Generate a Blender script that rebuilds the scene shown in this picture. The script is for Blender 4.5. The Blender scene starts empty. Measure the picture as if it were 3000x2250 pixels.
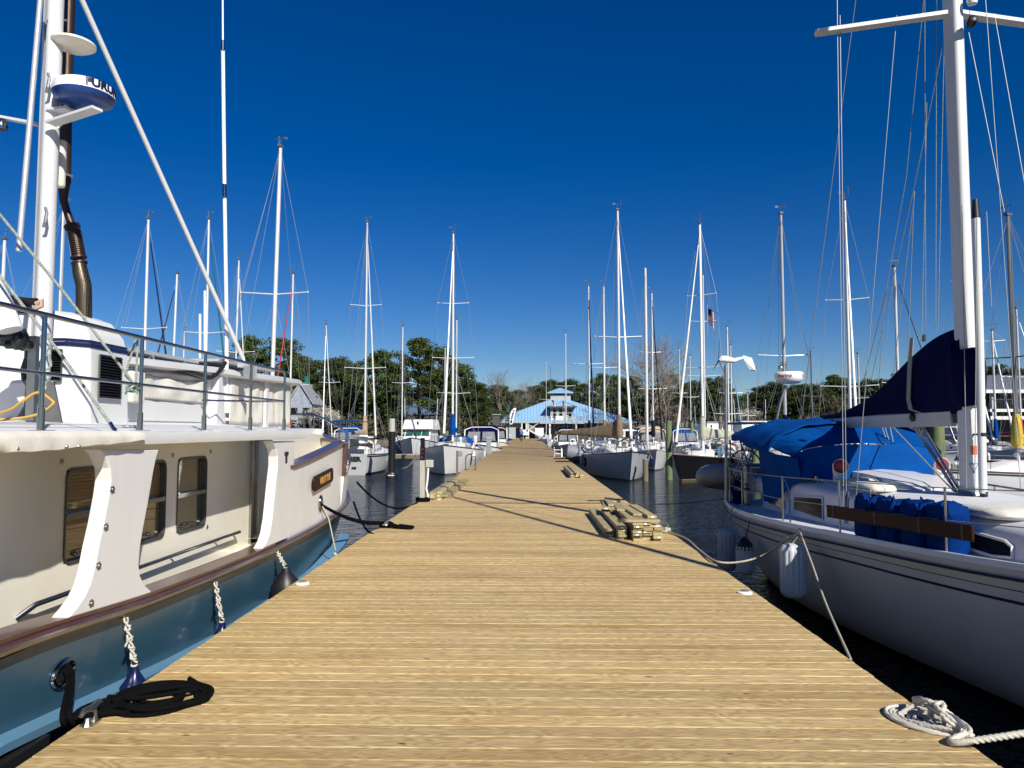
import bpy, bmesh, math, random
from mathutils import Vector, Matrix, Euler, noise
random.seed(11)
S = bpy.context.scene
COL = S.collection
R = math.radians

# ------------------------------------------------------------ camera
F = 2200.0                      # focal length in source pixels (3000 x 2250)
CAM = Vector((0, 0, 1.65))
cd = bpy.data.cameras.new('camera')
cam = bpy.data.objects.new('camera', cd)
COL.objects.link(cam)
cam.location = CAM
cam.rotation_euler = Euler((R(90 + 3.485), 0, R(1.04)))
cd.sensor_width = 36.0
cd.lens = F / 3000 * 36
cd.clip_start = 0.05
cd.clip_end = 6000
S.camera = cam
CR = cam.rotation_euler.to_matrix()

# ------------------------------------------------------------ sky and sun
SUN = Vector((.415, -.71, .57)).normalized()
w = bpy.data.worlds.new('World')
S.world = w
w.use_nodes = True
nt = w.node_tree
for n in list(nt.nodes):
    nt.nodes.remove(n)
sky = nt.nodes.new('ShaderNodeTexSky')
sky.sky_type = 'NISHITA'
sky.sun_disc = False
sky.sun_elevation = math.asin(SUN.z)
sky.sun_rotation = math.atan2(SUN.x, SUN.y)
sky.altitude = 900
sky.air_density = 1.0
sky.dust_density = 0.15
sky.ozone_density = 5.0
hs = nt.nodes.new('ShaderNodeHueSaturation')
hs.inputs['Hue'].default_value = 0.514
hs.inputs['Saturation'].default_value = 1.36
hs.inputs['Value'].default_value = 1.0
bg = nt.nodes.new('ShaderNodeBackground')
bg.inputs['Strength'].default_value = 0.059
wo = nt.nodes.new('ShaderNodeOutputWorld')
nt.links.new(sky.outputs[0], hs.inputs['Color'])
nt.links.new(hs.outputs[0], bg.inputs[0])
nt.links.new(bg.outputs[0], wo.inputs[0])
sd = bpy.data.lights.new('sun', 'SUN')
sd.energy = 5.0
sd.angle = R(0.53)
sd.color = (1.0, .95, .86)
so = bpy.data.objects.new('sun', sd)
COL.objects.link(so)
so.rotation_euler = (-SUN).to_track_quat('-Z', 'Y').to_euler()
so.location = (20, -40, 40)
S.view_settings.view_transform = 'Standard'
S.view_settings.look = 'None'
S.view_settings.exposure = 0.35
S.view_settings.gamma = 1.0
S.render.engine = 'CYCLES'
S.cycles.max_bounces = 6
S.cycles.glossy_bounces = 3
S.cycles.transmission_bounces = 4
S.cycles.transparent_max_bounces = 8

# ------------------------------------------------------------ helpers
def ray(px, py):
    return CR @ Vector(((px - 1500) / F, -(py - 1125) / F, -1))
def at(px, py, Y):
    d = ray(px, py); return CAM + d * (Y / d.y)
def atz(px, py, z):
    d = ray(px, py); return CAM + d * ((z - CAM.z) / d.z)
def atx(px, py, X):
    d = ray(px, py); return CAM + d * (X / d.x)
def V(*a): return Vector(a)
def lerp(a, b, t): return a + (b - a) * t
def tab(x, t):
    if x <= t[0][0]: return t[0][1]
    for i in range(len(t) - 1):
        if x <= t[i + 1][0]:
            u = (x - t[i][0]) / (t[i + 1][0] - t[i][0])
            return lerp(t[i][1], t[i + 1][1], u)
    return t[-1][1]
def stab(x, t):
    # smooth (catmull) table
    if x <= t[0][0]: return t[0][1]
    if x >= t[-1][0]: return t[-1][1]
    for i in range(len(t) - 1):
        if x <= t[i + 1][0]:
            x0, y0 = t[i]; x1, y1 = t[i + 1]
            m0 = (y1 - (t[i - 1][1] if i > 0 else y0)) / (x1 - (t[i - 1][0] if i > 0 else x0))
            m1 = ((t[i + 2][1] if i + 2 < len(t) else y1) - y0) / ((t[i + 2][0] if i + 2 < len(t) else x1) - x0)
            h = x1 - x0; u = (x - x0) / h
            return (2*u**3 - 3*u*u + 1)*y0 + (u**3 - 2*u*u + u)*h*m0 + (-2*u**3 + 3*u*u)*y1 + (u**3 - u*u)*h*m1

def sm(pts, k=6):
    pts = [Vector(p) for p in pts]; out = []
    for i in range(len(pts) - 1):
        p0 = pts[max(i-1, 0)]; p1 = pts[i]; p2 = pts[i+1]; p3 = pts[min(i+2, len(pts)-1)]
        for j in range(k):
            v = j / k; out.append(.5*((2*p1) + (p2 - p0)*v + (2*p0 - 5*p1 + 4*p2 - p3)*v*v + (3*p1 - p0 - 3*p2 + p3)*v**3))
    return out + [pts[-1]]

class MB:
    def __init__(s): s.v = []; s.f = []; s.m = []
    def add(s, vs, fs, m=0):
        n = len(s.v)
        s.v += [tuple(v) for v in vs]
        s.f += [tuple(i + n for i in f) for f in fs]
        s.m += [m] * len(fs) if isinstance(m, int) else m
        return s
    def box(s, a, b, m=0, M=None):
        x0, y0, z0 = a; x1, y1, z1 = b
        vs = [Vector(p) for p in ((x0,y0,z0),(x1,y0,z0),(x1,y1,z0),(x0,y1,z0),(x0,y0,z1),(x1,y0,z1),(x1,y1,z1),(x0,y1,z1))]
        if M: vs = [M @ v for v in vs]
        return s.add(vs, [(0,3,2,1),(4,5,6,7),(0,1,5,4),(1,2,6,5),(2,3,7,6),(3,0,4,7)], m)
    def obox(s, c, sz, rx=0, ry=0, rz=0, m=0):
        M = Matrix.Translation(Vector(c)) @ Euler((R(rx), R(ry), R(rz))).to_matrix().to_4x4()
        h = [k / 2 for k in sz]
        return s.box((-h[0], -h[1], -h[2]), h, m, M)
    def beam(s, p, q, wd, ht, m=0, up=(0, 0, 1)):
        p = Vector(p); q = Vector(q); d = (q - p).normalized(); u = Vector(up)
        sd_ = d.cross(u).normalized() * wd / 2; uu = sd_.cross(d).normalized() * ht / 2
        vs = [p - sd_ - uu, p + sd_ - uu, p + sd_ + uu, p - sd_ + uu, q - sd_ - uu, q + sd_ - uu, q + sd_ + uu, q - sd_ + uu]
        return s.add(vs, [(0,3,2,1),(4,5,6,7),(0,1,5,4),(1,2,6,5),(2,3,7,6),(3,0,4,7)], m)
    def tube(s, pts, r, n=8, m=0, cap=True, closed=False, prof=None, lobes=0, twist=0.0):
        pts = [Vector(p) for p in pts]; N = len(pts)
        rs = r if isinstance(r, (list, tuple)) else [r] * N
        def tan(i):
            if closed: return (pts[(i + 1) % N] - pts[i - 1]).normalized()
            a = pts[max(i - 1, 0)]; b = pts[min(i + 1, N - 1)]
            return (b - a).normalized() if (b - a).length > 1e-9 else Vector((0, 0, 1))
        t = tan(0)
        u = t.orthogonal().normalized()
        if abs(t.z) > .9: u = (Vector((1, 0, 0)) - t * t.x).normalized()
        vs = []; L = 0
        for i in range(N):
            t2 = tan(i)
            ax = t.cross(t2)
            if ax.length > 1e-8:
                u = Matrix.Rotation(t.angle(t2), 3, ax) @ u
            t = t2; u = (u - t * u.dot(t)).normalized(); v = t.cross(u)
            if i: L += (pts[i] - pts[i - 1]).length
            for k in range(n):
                a = 2 * math.pi * k / n
                rr = rs[i]
                if lobes: rr *= .70 + .40 * abs(math.cos(lobes / 2 * (a - twist * L)))
                if prof: vs.append(pts[i] + u * prof[k][0] * rr + v * prof[k][1] * rr)
                else: vs.append(pts[i] + (u * math.cos(a) + v * math.sin(a)) * rr)
        fs = []
        for i in range(N if closed else N - 1):
            j = (i + 1) % N
            for k in range(n):
                k2 = (k + 1) % n
                fs.append((i*n + k, i*n + k2, j*n + k2, j*n + k))
        if cap and not closed:
            fs.append(tuple(range(n - 1, -1, -1))); fs.append(tuple((N-1)*n + k for k in range(n)))
        return s.add(vs, fs, m)
    def lathe(s, prof, c=(0, 0, 0), n=20, M=None, m=0):
        vs = []; c = Vector(c)
        for (r, z) in prof:
            for k in range(n):
                a = 2 * math.pi * k / n
                p = Vector((r * math.cos(a), r * math.sin(a), z))
                vs.append(c + (M @ p if M else p))
        fs = []
        for i in range(len(prof) - 1):
            for k in range(n):
                fs.append((i*n + k, i*n + (k+1) % n, (i+1)*n + (k+1) % n, (i+1)*n + k))
        fs.append(tuple(range(n - 1, -1, -1))); fs.append(tuple((len(prof)-1)*n + k for k in range(n)))
        return s.add(vs, fs, m)
    def loft(s, rings, m=0, closed=True, caps=True):
        n = len(rings[0]); vs = [v for r_ in rings for v in r_]; fs = []
        for i in range(len(rings) - 1):
            for k in range(n if closed else n - 1):
                k2 = (k + 1) % n
                fs.append((i*n + k, i*n + k2, (i+1)*n + k2, (i+1)*n + k))
        if caps and closed:
            fs.append(tuple(range(n - 1, -1, -1))); fs.append(tuple((len(rings)-1)*n + k for k in range(n)))
        return s.add(vs, fs, m)
    def prism(s, poly, vec, m=0):
        poly = [Vector(p) for p in poly]; vec = Vector(vec); n = len(poly)
        fs = [tuple(range(n)), tuple(n + k for k in range(n - 1, -1, -1))]
        fs += [(k, n + k, n + (k + 1) % n, (k + 1) % n) for k in range(n)]
        return s.add(poly + [p + vec for p in poly], fs, m)
    def ell(s, c, r, n=12, m=0, M=None, jit=0):
        c = Vector(c); vs = []; k2 = n // 2
        for i in range(k2 + 1):
            ph = math.pi * i / k2
            for k in range(n):
                a = 2 * math.pi * k / n
                p = Vector((r[0]*math.sin(ph)*math.cos(a), r[1]*math.sin(ph)*math.sin(a), r[2]*math.cos(ph)))
                if jit: p *= 1 + jit * (noise.noise(p * 3 / max(r) + c))
                vs.append(c + (M @ p if M else p))
        fs = [(i*n + k, (i+1)*n + k, (i+1)*n + (k+1) % n, i*n + (k+1) % n) for i in range(k2) for k in range(n)]
        return s.add(vs, fs, m)
    def text(s, body, size, M, m=0, ext=.002, bold=0.0, fn=None, align='CENTER', sx=1.0):
        cu = bpy.data.curves.new('t', 'FONT'); cu.body = body; cu.size = size; cu.extrude = ext
        cu.align_x = align; cu.align_y = 'CENTER'; cu.offset = bold; cu.resolution_u = 3
        ob = bpy.data.objects.new('t', cu); COL.objects.link(ob)
        bpy.context.view_layer.update()
        me = bpy.data.meshes.new_from_object(ob.evaluated_get(bpy.context.evaluated_depsgraph_get()))
        vs = []
        for v in me.vertices:
            p = Vector((v.co.x * sx, v.co.y, v.co.z))
            vs.append(fn(p) if fn else M @ p)
        s.add(vs, [tuple(p.vertices) for p in me.polygons], m)
        bpy.data.objects.remove(ob); bpy.data.curves.remove(cu); bpy.data.meshes.remove(me)
        return s
    def build(s, name, mt, parent=None, smooth=False, bevel=0, ang=40, off=None, solid=0, recalc=True):
        me = bpy.data.meshes.new(name)
        if off is None:
            off = Vector((0, 0, 0))
            if parent is not None and not parent.get('_local'):
                q = parent
                while q.parent: q = q.parent
                off = q.location
        me.from_pydata([(v[0] - off[0], v[1] - off[1], v[2] - off[2]) for v in s.v], [], s.f)
        ms = mt if isinstance(mt, (list, tuple)) else [mt]
        for k in ms: me.materials.append(k)
        if len(ms) > 1: me.polygons.foreach_set('material_index', s.m)
        if recalc:
            b = bmesh.new(); b.from_mesh(me)
            bmesh.ops.recalc_face_normals(b, faces=b.faces); b.to_mesh(me); b.free()
        if smooth:
            me.polygons.foreach_set('use_smooth', [True] * len(me.polygons))
            me.set_sharp_from_angle(angle=R(ang))
        o = bpy.data.objects.new(name, me); COL.objects.link(o)
        if parent is not None:
            o.parent = parent
            if parent.get('_local'): o['_local'] = 1
        if solid:
            k = o.modifiers.new('s', 'SOLIDIFY'); k.thickness = solid; k.offset = 0
        if bevel:
            k = o.modifiers.new('b', 'BEVEL'); k.width = bevel; k.segments = 2; k.limit_method = 'ANGLE'; k.angle_limit = R(35)
        return o

def thing(name, label, cat, loc=(0, 0, 0), rz=0, group=None, local=False):
    o = bpy.data.objects.new(name, None); COL.objects.link(o)
    o.empty_display_size = .2
    o.location = Vector(loc); o.rotation_euler = (0, 0, rz)
    o['label'] = label; o['category'] = cat
    if group: o['group'] = group
    if local: o['_local'] = 1
    return o
def tag(o, label, cat, group=None):
    o['label'] = label; o['category'] = cat
    if group: o['group'] = group
    return o
def struct(o, kind='structure'):
    o['kind'] = kind; return o
def recenter(o):
    # move a single-mesh thing's origin to the middle of its base
    me = o.data; vs = [v.co for v in me.vertices]
    c = Vector((sum(v.x for v in vs) / len(vs), sum(v.y for v in vs) / len(vs), min(v.z for v in vs)))
    me.transform(Matrix.Translation(-c)); o.location = o.location + c
    return o
def dup(o, parent=None):
    c = o.copy(); COL.objects.link(c)
    if parent is not None: c.parent = parent
    for ch in list(o.children): dup(ch, c)
    return c

# ------------------------------------------------------------ materials
def nmat(name):
    m = bpy.data.materials.new(name); m.use_nodes = True
    t = m.node_tree; b = t.nodes['Principled BSDF']
    return m, t, b
def N(t, ty, **k):
    n = t.nodes.new(ty)
    for a, v in k.items():
        if a.startswith('i_'):
            key = a[2:]
            n.inputs[int(key) if key.isdigit() else key.replace('_', ' ')].default_value = v
        else: setattr(n, a, v)
    return n
def rgba(c): return (c[0], c[1], c[2], 1)
def mat(name, col, rough=.5, metal=0, bump=0, bs=60, var=.12, vs=2.5, spec=.5, coat=0, dirt=None, dscale=1.2, stretch=(1, 1, 1), lo=.55, trans=0, island=0, orand=0):
    m, t, b = nmat(name)
    b.inputs['Roughness'].default_value = rough
    b.inputs['Metallic'].default_value = metal
    b.inputs['Specular IOR Level'].default_value = spec
    if coat: b.inputs['Coat Weight'].default_value = coat; b.inputs['Coat Roughness'].default_value = .06
    if trans: b.inputs['Transmission Weight'].default_value = trans
    tc = N(t, 'ShaderNodeTexCoord'); mp = N(t, 'ShaderNodeMapping'); mp.inputs['Scale'].default_value = stretch
    t.links.new(tc.outputs['Object'], mp.inputs['Vector'])
    cur = None
    ns = N(t, 'ShaderNodeTexNoise', i_Scale=vs, i_Detail=5.0, i_Roughness=.6)
    t.links.new(mp.outputs[0], ns.inputs['Vector'])
    rp = N(t, 'ShaderNodeValToRGB')
    rp.color_ramp.elements[0].position = .3; rp.color_ramp.elements[1].position = .7
    rp.color_ramp.elements[0].color = rgba([c * (1 - var) for c in col])
    rp.color_ramp.elements[1].color = rgba([min(1, c * (1 + var * .6)) for c in col])
    t.links.new(ns.outputs['Fac'], rp.inputs[0]); cur = rp.outputs[0]
    if dirt:
        n2 = N(t, 'ShaderNodeTexNoise', i_Scale=dscale, i_Detail=8.0, i_Roughness=.7)
        t.links.new(mp.outputs[0], n2.inputs['Vector'])
        r2 = N(t, 'ShaderNodeValToRGB'); r2.color_ramp.elements[0].position = lo; r2.color_ramp.elements[1].position = lo + .22
        mx = N(t, 'ShaderNodeMix', data_type='RGBA'); t.links.new(n2.outputs['Fac'], r2.inputs[0])
        t.links.new(r2.outputs[0], mx.inputs[0]); t.links.new(cur, mx.inputs[6]); mx.inputs[7].default_value = rgba(dirt)
        cur = mx.outputs[2]
    if island:
        g = N(t, 'ShaderNodeNewGeometry'); hv = N(t, 'ShaderNodeHueSaturation')
        mr = N(t, 'ShaderNodeMapRange'); mr.inputs[3].default_value = 1 - island; mr.inputs[4].default_value = 1 + island
        t.links.new(g.outputs['Random Per Island'], mr.inputs[0]); t.links.new(mr.outputs[0], hv.inputs['Value'])
        t.links.new(cur, hv.inputs['Color']); cur = hv.outputs[0]
    if orand:
        g = N(t, 'ShaderNodeObjectInfo'); hv = N(t, 'ShaderNodeHueSaturation')
        mr = N(t, 'ShaderNodeMapRange'); mr.inputs[3].default_value = 1 - orand; mr.inputs[4].default_value = 1 + orand * .8
        t.links.new(g.outputs['Random'], mr.inputs[0]); t.links.new(mr.outputs[0], hv.inputs['Value'])
        t.links.new(cur, hv.inputs['Color']); cur = hv.outputs[0]
    t.links.new(cur, b.inputs['Base Color'])
    if bump:
        n3 = N(t, 'ShaderNodeTexNoise', i_Scale=bs, i_Detail=3.0)
        t.links.new(mp.outputs[0], n3.inputs['Vector'])
        bp = N(t, 'ShaderNodeBump', i_Strength=bump, i_Distance=.01)
        t.links.new(n3.outputs['Fac'], bp.inputs['Height']); t.links.new(bp.outputs[0], b.inputs['Normal'])
    return m

M = {}
M['gel'] = mat('white_gelcoat', (.70, .70, .68), .36, var=.05, stretch=(1, 1, .25), dirt=(.60, .585, .53), lo=.58, dscale=3.5, coat=.2)
M['cream'] = mat('cream_gelcoat', (.80, .755, .64), .30, var=.03, dirt=(.72, .68, .57), lo=.66, coat=.2)
M['deckpaint'] = mat('pale_deck_paint', (.66, .66, .68), .65, var=.06, bump=.15, bs=300)
M['hullblue'] = mat('blue_hull_paint', (.028, .080, .120), .30, var=.08, vs=1.2, coat=.12, dirt=(.045, .105, .145), dscale=2.0, lo=.6)
M['hullblue2'] = mat('light_blue_hull_paint', (.11, .24, .36), .4, var=.08)
M['maho'] = mat('varnished_mahogany', (.050, .0105, .0045), .18, var=.4, vs=3, stretch=(8, .6, 8), coat=.8)
M['maho2'] = mat('dark_teak', (.030, .0085, .0040), .5, var=.4, vs=3, stretch=(8, .6, 8), spec=.15)
M['mahod'] = mat('weathered_mahogany', (.085, .032, .028), .3, var=.45, vs=3, stretch=(8, .6, 8), coat=.4, dirt=(.16, .10, .09))
M['steel'] = mat('stainless_steel', (.30, .31, .33), .14, metal=1, var=.05)
M['steeld'] = mat('dull_stainless_steel', (.38, .37, .34), .38, metal=1, var=.2)
M['galv'] = mat('galvanised_metal', (.42, .43, .43), .45, metal=.7, var=.2, vs=14)
M['alum'] = mat('anodised_aluminium', (.50, .51, .53), .42, metal=.35, var=.08)
M['mastw'] = mat('white_painted_mast', (.62, .63, .63), .35, var=.07, dirt=(.46, .45, .42), dscale=3, lo=.66, stretch=(1, 1, .3))
M['mastg'] = mat('grey_mast_aluminium', (.50, .51, .52), .4, metal=.25, var=.08, dirt=(.38, .36, .34), dscale=3, lo=.65, stretch=(1, 1, .3))
M['mastd'] = mat('dark_grey_mast', (.10, .11, .12), .4, var=.1)
M['wire'] = mat('rigging_wire', (.26, .27, .28), .5, metal=.2, var=.1)
M['wired'] = mat('dark_rigging_line', (.10, .10, .12), .7, var=.3, vs=30)
M['black'] = mat('black_rubber', (.012, .012, .013), .45, var=.3)
M['blackr'] = mat('black_braided_rope', (.0035, .0035, .004), .85, bump=.5, bs=240, var=.4, vs=100, spec=.08)
M['glass'] = mat('dark_window_glass', (.010, .011, .012), .08, var=.2, spec=.12)
M['blind'] = mat('brown_slatted_blind', (.50, .33, .18), .3, var=.2, spec=.6)
M['canvas'] = mat('cream_canvas', (.68, .65, .57), .85, bump=.35, bs=14, var=.12, vs=5)
M['canvasd'] = mat('tan_canvas', (.42, .30, .19), .85, bump=.3, bs=8, var=.2, vs=5)
M['canvasbr'] = mat('brown_canvas', (.19, .135, .085), .85, bump=.3, bs=8, var=.2, vs=5)
M['canvasg'] = mat('grey_green_canvas', (.40, .40, .31), .85, bump=.5, bs=6, var=.25, vs=5)
M['blue_shaded'] = mat('shade_darkened_blue_canvas', (.0005, .026, .155), .8, bump=.8, bs=12, var=.3, vs=4, spec=.05)  # darker copy of the blue canvas, shade on the jerry cans put into its colour
M['steelk'] = mat('dark_window_frame', (.10, .10, .095), .35, metal=.6, var=.1)
M['navy'] = mat('navy_canvas', (.0030, .0035, .045), .8, bump=.25, bs=9, var=.2, vs=3, spec=.06)
M['blue'] = mat('bright_blue_canvas', (.0004, .055, .24), .8, bump=.6, bs=9, var=.22, vs=3, spec=.06)
M['teal'] = mat('teal_cloth', (.005, .13, .12), .8, var=.2)
M['red'] = mat('red_cloth', (.30, .02, .025), .7, var=.2)
M['redp'] = mat('red_cowl_paint', (.35, .012, .008), .35, var=.15)
M['yellow'] = mat('yellow_canvas', (.50, .36, .04), .8, bump=.4, bs=8, var=.25)
M['orange'] = mat('orange_paint', (.55, .12, .05), .5)
M['white'] = mat('white_plastic', (.80, .80, .79), .35, var=.04)
M['whiter'] = mat('white_rope', (.56, .53, .46), .8, bump=.4, bs=200, var=.15, vs=40)
M['tanr'] = mat('tan_strand_rope', (.42, .37, .28), .8, bump=.5, bs=220, var=.25, vs=30)
M['greyr'] = mat('speckled_grey_rope', (.30, .33, .29), .8, bump=.4, bs=260, var=.6, vs=90)
M['yelr'] = mat('yellow_hose', (.50, .30, .06), .6, var=.2)
M['fend'] = mat('grey_vinyl_fender', (.42, .44, .45), .45, var=.15, vs=5, dirt=(.20, .18, .14), lo=.55, dscale=4, stretch=(1, 1, .35))
M['fendw'] = mat('white_vinyl_fender', (.55, .58, .60), .4, var=.1, vs=5, dirt=(.42, .42, .40), lo=.6, dscale=4, stretch=(1, 1, .35))
M['fenb'] = mat('navy_vinyl_fender', (.006, .012, .06), .22, var=.3)
M['navyp'] = mat('navy_stripe_paint', (.010, .014, .06), .3)
M['anti'] = mat('black_antifouling', (.010, .010, .012), .6, var=.3)
M['antib'] = mat('tan_boot_stripe', (.28, .22, .12), .5)
M['hullw'] = mat('white_hull', (.64, .645, .65), .28, var=.06, vs=1.0, dirt=(.44, .44, .42), dscale=1.5, lo=.6, coat=.3)
M['hullg'] = mat('pale_grey_hull', (.40, .42, .44), .28, var=.08, vs=1.0, dirt=(.26, .27, .27), dscale=1.5, lo=.58, coat=.3)
M['hullk'] = mat('black_hull', (.008, .008, .011), .25, var=.2, spec=.25)
M['hulldb'] = mat('dark_blue_hull', (.012, .02, .07), .2, var=.2, coat=.4)
M['solar'] = mat('solar_panel_cells', (.02, .025, .05), .15, var=.2)
M['pipe'] = mat('rusty_brown_pipe', (.060, .034, .024), .42, metal=.5, var=.5, vs=5, bump=.1, stretch=(1, 1, .3))
M['pine_new'] = mat('green_treated_pine', (.40, .33, .165), .6, var=.35, vs=5, stretch=(10, .6, 10), orand=.28, dirt=(.50, .38, .20), dscale=2)
M['pilgreen'] = mat('green_piling_wood', (.13, .17, .075), .8, var=.4, vs=8, stretch=(6, 6, .5), bump=.6, bs=30, dirt=(.24, .21, .11), dscale=2, lo=.52)
M['pilbrown'] = mat('brown_piling_wood', (.17, .14, .09), .85, var=.4, vs=8, stretch=(6, 6, .5), bump=.6, bs=30)
M['postgrey'] = mat('weathered_grey_wood', (.42, .41, .36), .8, var=.2, vs=6, stretch=(6, 6, .5), bump=.3, bs=40)
M['postbrown'] = mat('brown_stained_wood', (.16, .10, .08), .7, var=.2)
M['signred'] = mat('brown_sign_board', (.16, .05, .035), .6, var=.15)
M['gold'] = mat('gold_leaf_paint', (.62, .33, .08), .35, var=.1)
M['roofblue'] = mat('blue_metal_roof', (.27, .48, .70), .38, var=.08, vs=.5, metal=.15)
M['roofgrey'] = mat('grey_metal_roof', (.45, .48, .52), .35, var=.1, vs=.5, metal=.3)
M['roofbr'] = mat('brown_shingle_roof', (.16, .125, .10), .9, var=.3, vs=3, bump=.5, bs=4)
M['roofnb'] = mat('slate_blue_roof', (.06, .115, .19), .7, var=.2, vs=1)
M['siding'] = mat('grey_siding', (.36, .39, .40), .7, var=.06, vs=.6)
M['sidingd'] = mat('dark_siding', (.07, .075, .075), .8, var=.2, vs=.6)
M['shingle'] = mat('blue_grey_shingles', (.30, .34, .40), .8, var=.18, vs=2, bump=.6, bs=3)
M['brick'] = mat('dark_brick', (.12, .085, .07), .85, var=.3, vs=2)
M['skin'] = mat('skin', (.45, .27, .19), .5)
M['jacket'] = mat('blue_jacket_cloth', (.02, .13, .55), .8, var=.15)
M['dark'] = mat('black_cloth', (.012, .012, .014), .8, spec=.1)
M['bark'] = mat('pine_bark', (.12, .085, .06), .9, var=.4, vs=4, bump=.5, bs=6, stretch=(3, 3, .6))
M['barkg'] = mat('grey_bark', (.21, .18, .15), .9, var=.3, vs=4)
M['pvc'] = mat('grey_inflatable_fabric', (.20, .22, .25), .5, var=.15)
M['clear'] = mat('clear_vinyl', (.20, .21, .22), .12, var=.2, spec=.8)
M['tealg'] = mat('green_tinted_glass', (.01, .09, .07), .1, var=.2, spec=.8)
M['lensg'] = mat('green_lens', (.0, .16, .10), .15)

def leafmat(name, c1, c2, c3):
    m, t, b = nmat(name)
    b.inputs['Roughness'].default_value = .75; b.inputs['Specular IOR Level'].default_value = .2
    g = N(t, 'ShaderNodeNewGeometry'); rp = N(t, 'ShaderNodeValToRGB')
    e = rp.color_ramp.elements; e[0].color = rgba(c1); e[1].color = rgba(c3)
    x = e.new(.55); x.color = rgba(c2)
    oi = N(t, 'ShaderNodeObjectInfo'); hv = N(t, 'ShaderNodeHueSaturation')
    mr = N(t, 'ShaderNodeMapRange'); mr.inputs[3].default_value = .75; mr.inputs[4].default_value = 1.25
    mh = N(t, 'ShaderNodeMapRange'); mh.inputs[3].default_value = .485; mh.inputs[4].default_value = .51
    t.links.new(oi.outputs['Random'], mr.inputs[0]); t.links.new(oi.outputs['Random'], mh.inputs[0])
    t.links.new(g.outputs['Random Per Island'], rp.inputs[0]); t.links.new(rp.outputs[0], hv.inputs['Color'])
    t.links.new(mr.outputs[0], hv.inputs['Value']); t.links.new(mh.outputs[0], hv.inputs['Hue'])
    t.links.new(hv.outputs[0], b.inputs['Base Color'])
    return m
M['pineleaf'] = leafmat('pine_needles', (.022, .038, .010), (.050, .075, .016), (.105, .125, .026))
M['oakleaf'] = leafmat('broad_evergreen_leaves', (.018, .034, .010), (.045, .072, .018), (.085, .105, .030))
M['brownleaf'] = leafmat('budding_brown_twigs', (.040, .034, .018), (.065, .055, .028), (.10, .085, .042))
M['blossom'] = leafmat('white_blossom', (.30, .28, .23), (.45, .43, .37), (.62, .60, .54))
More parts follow.
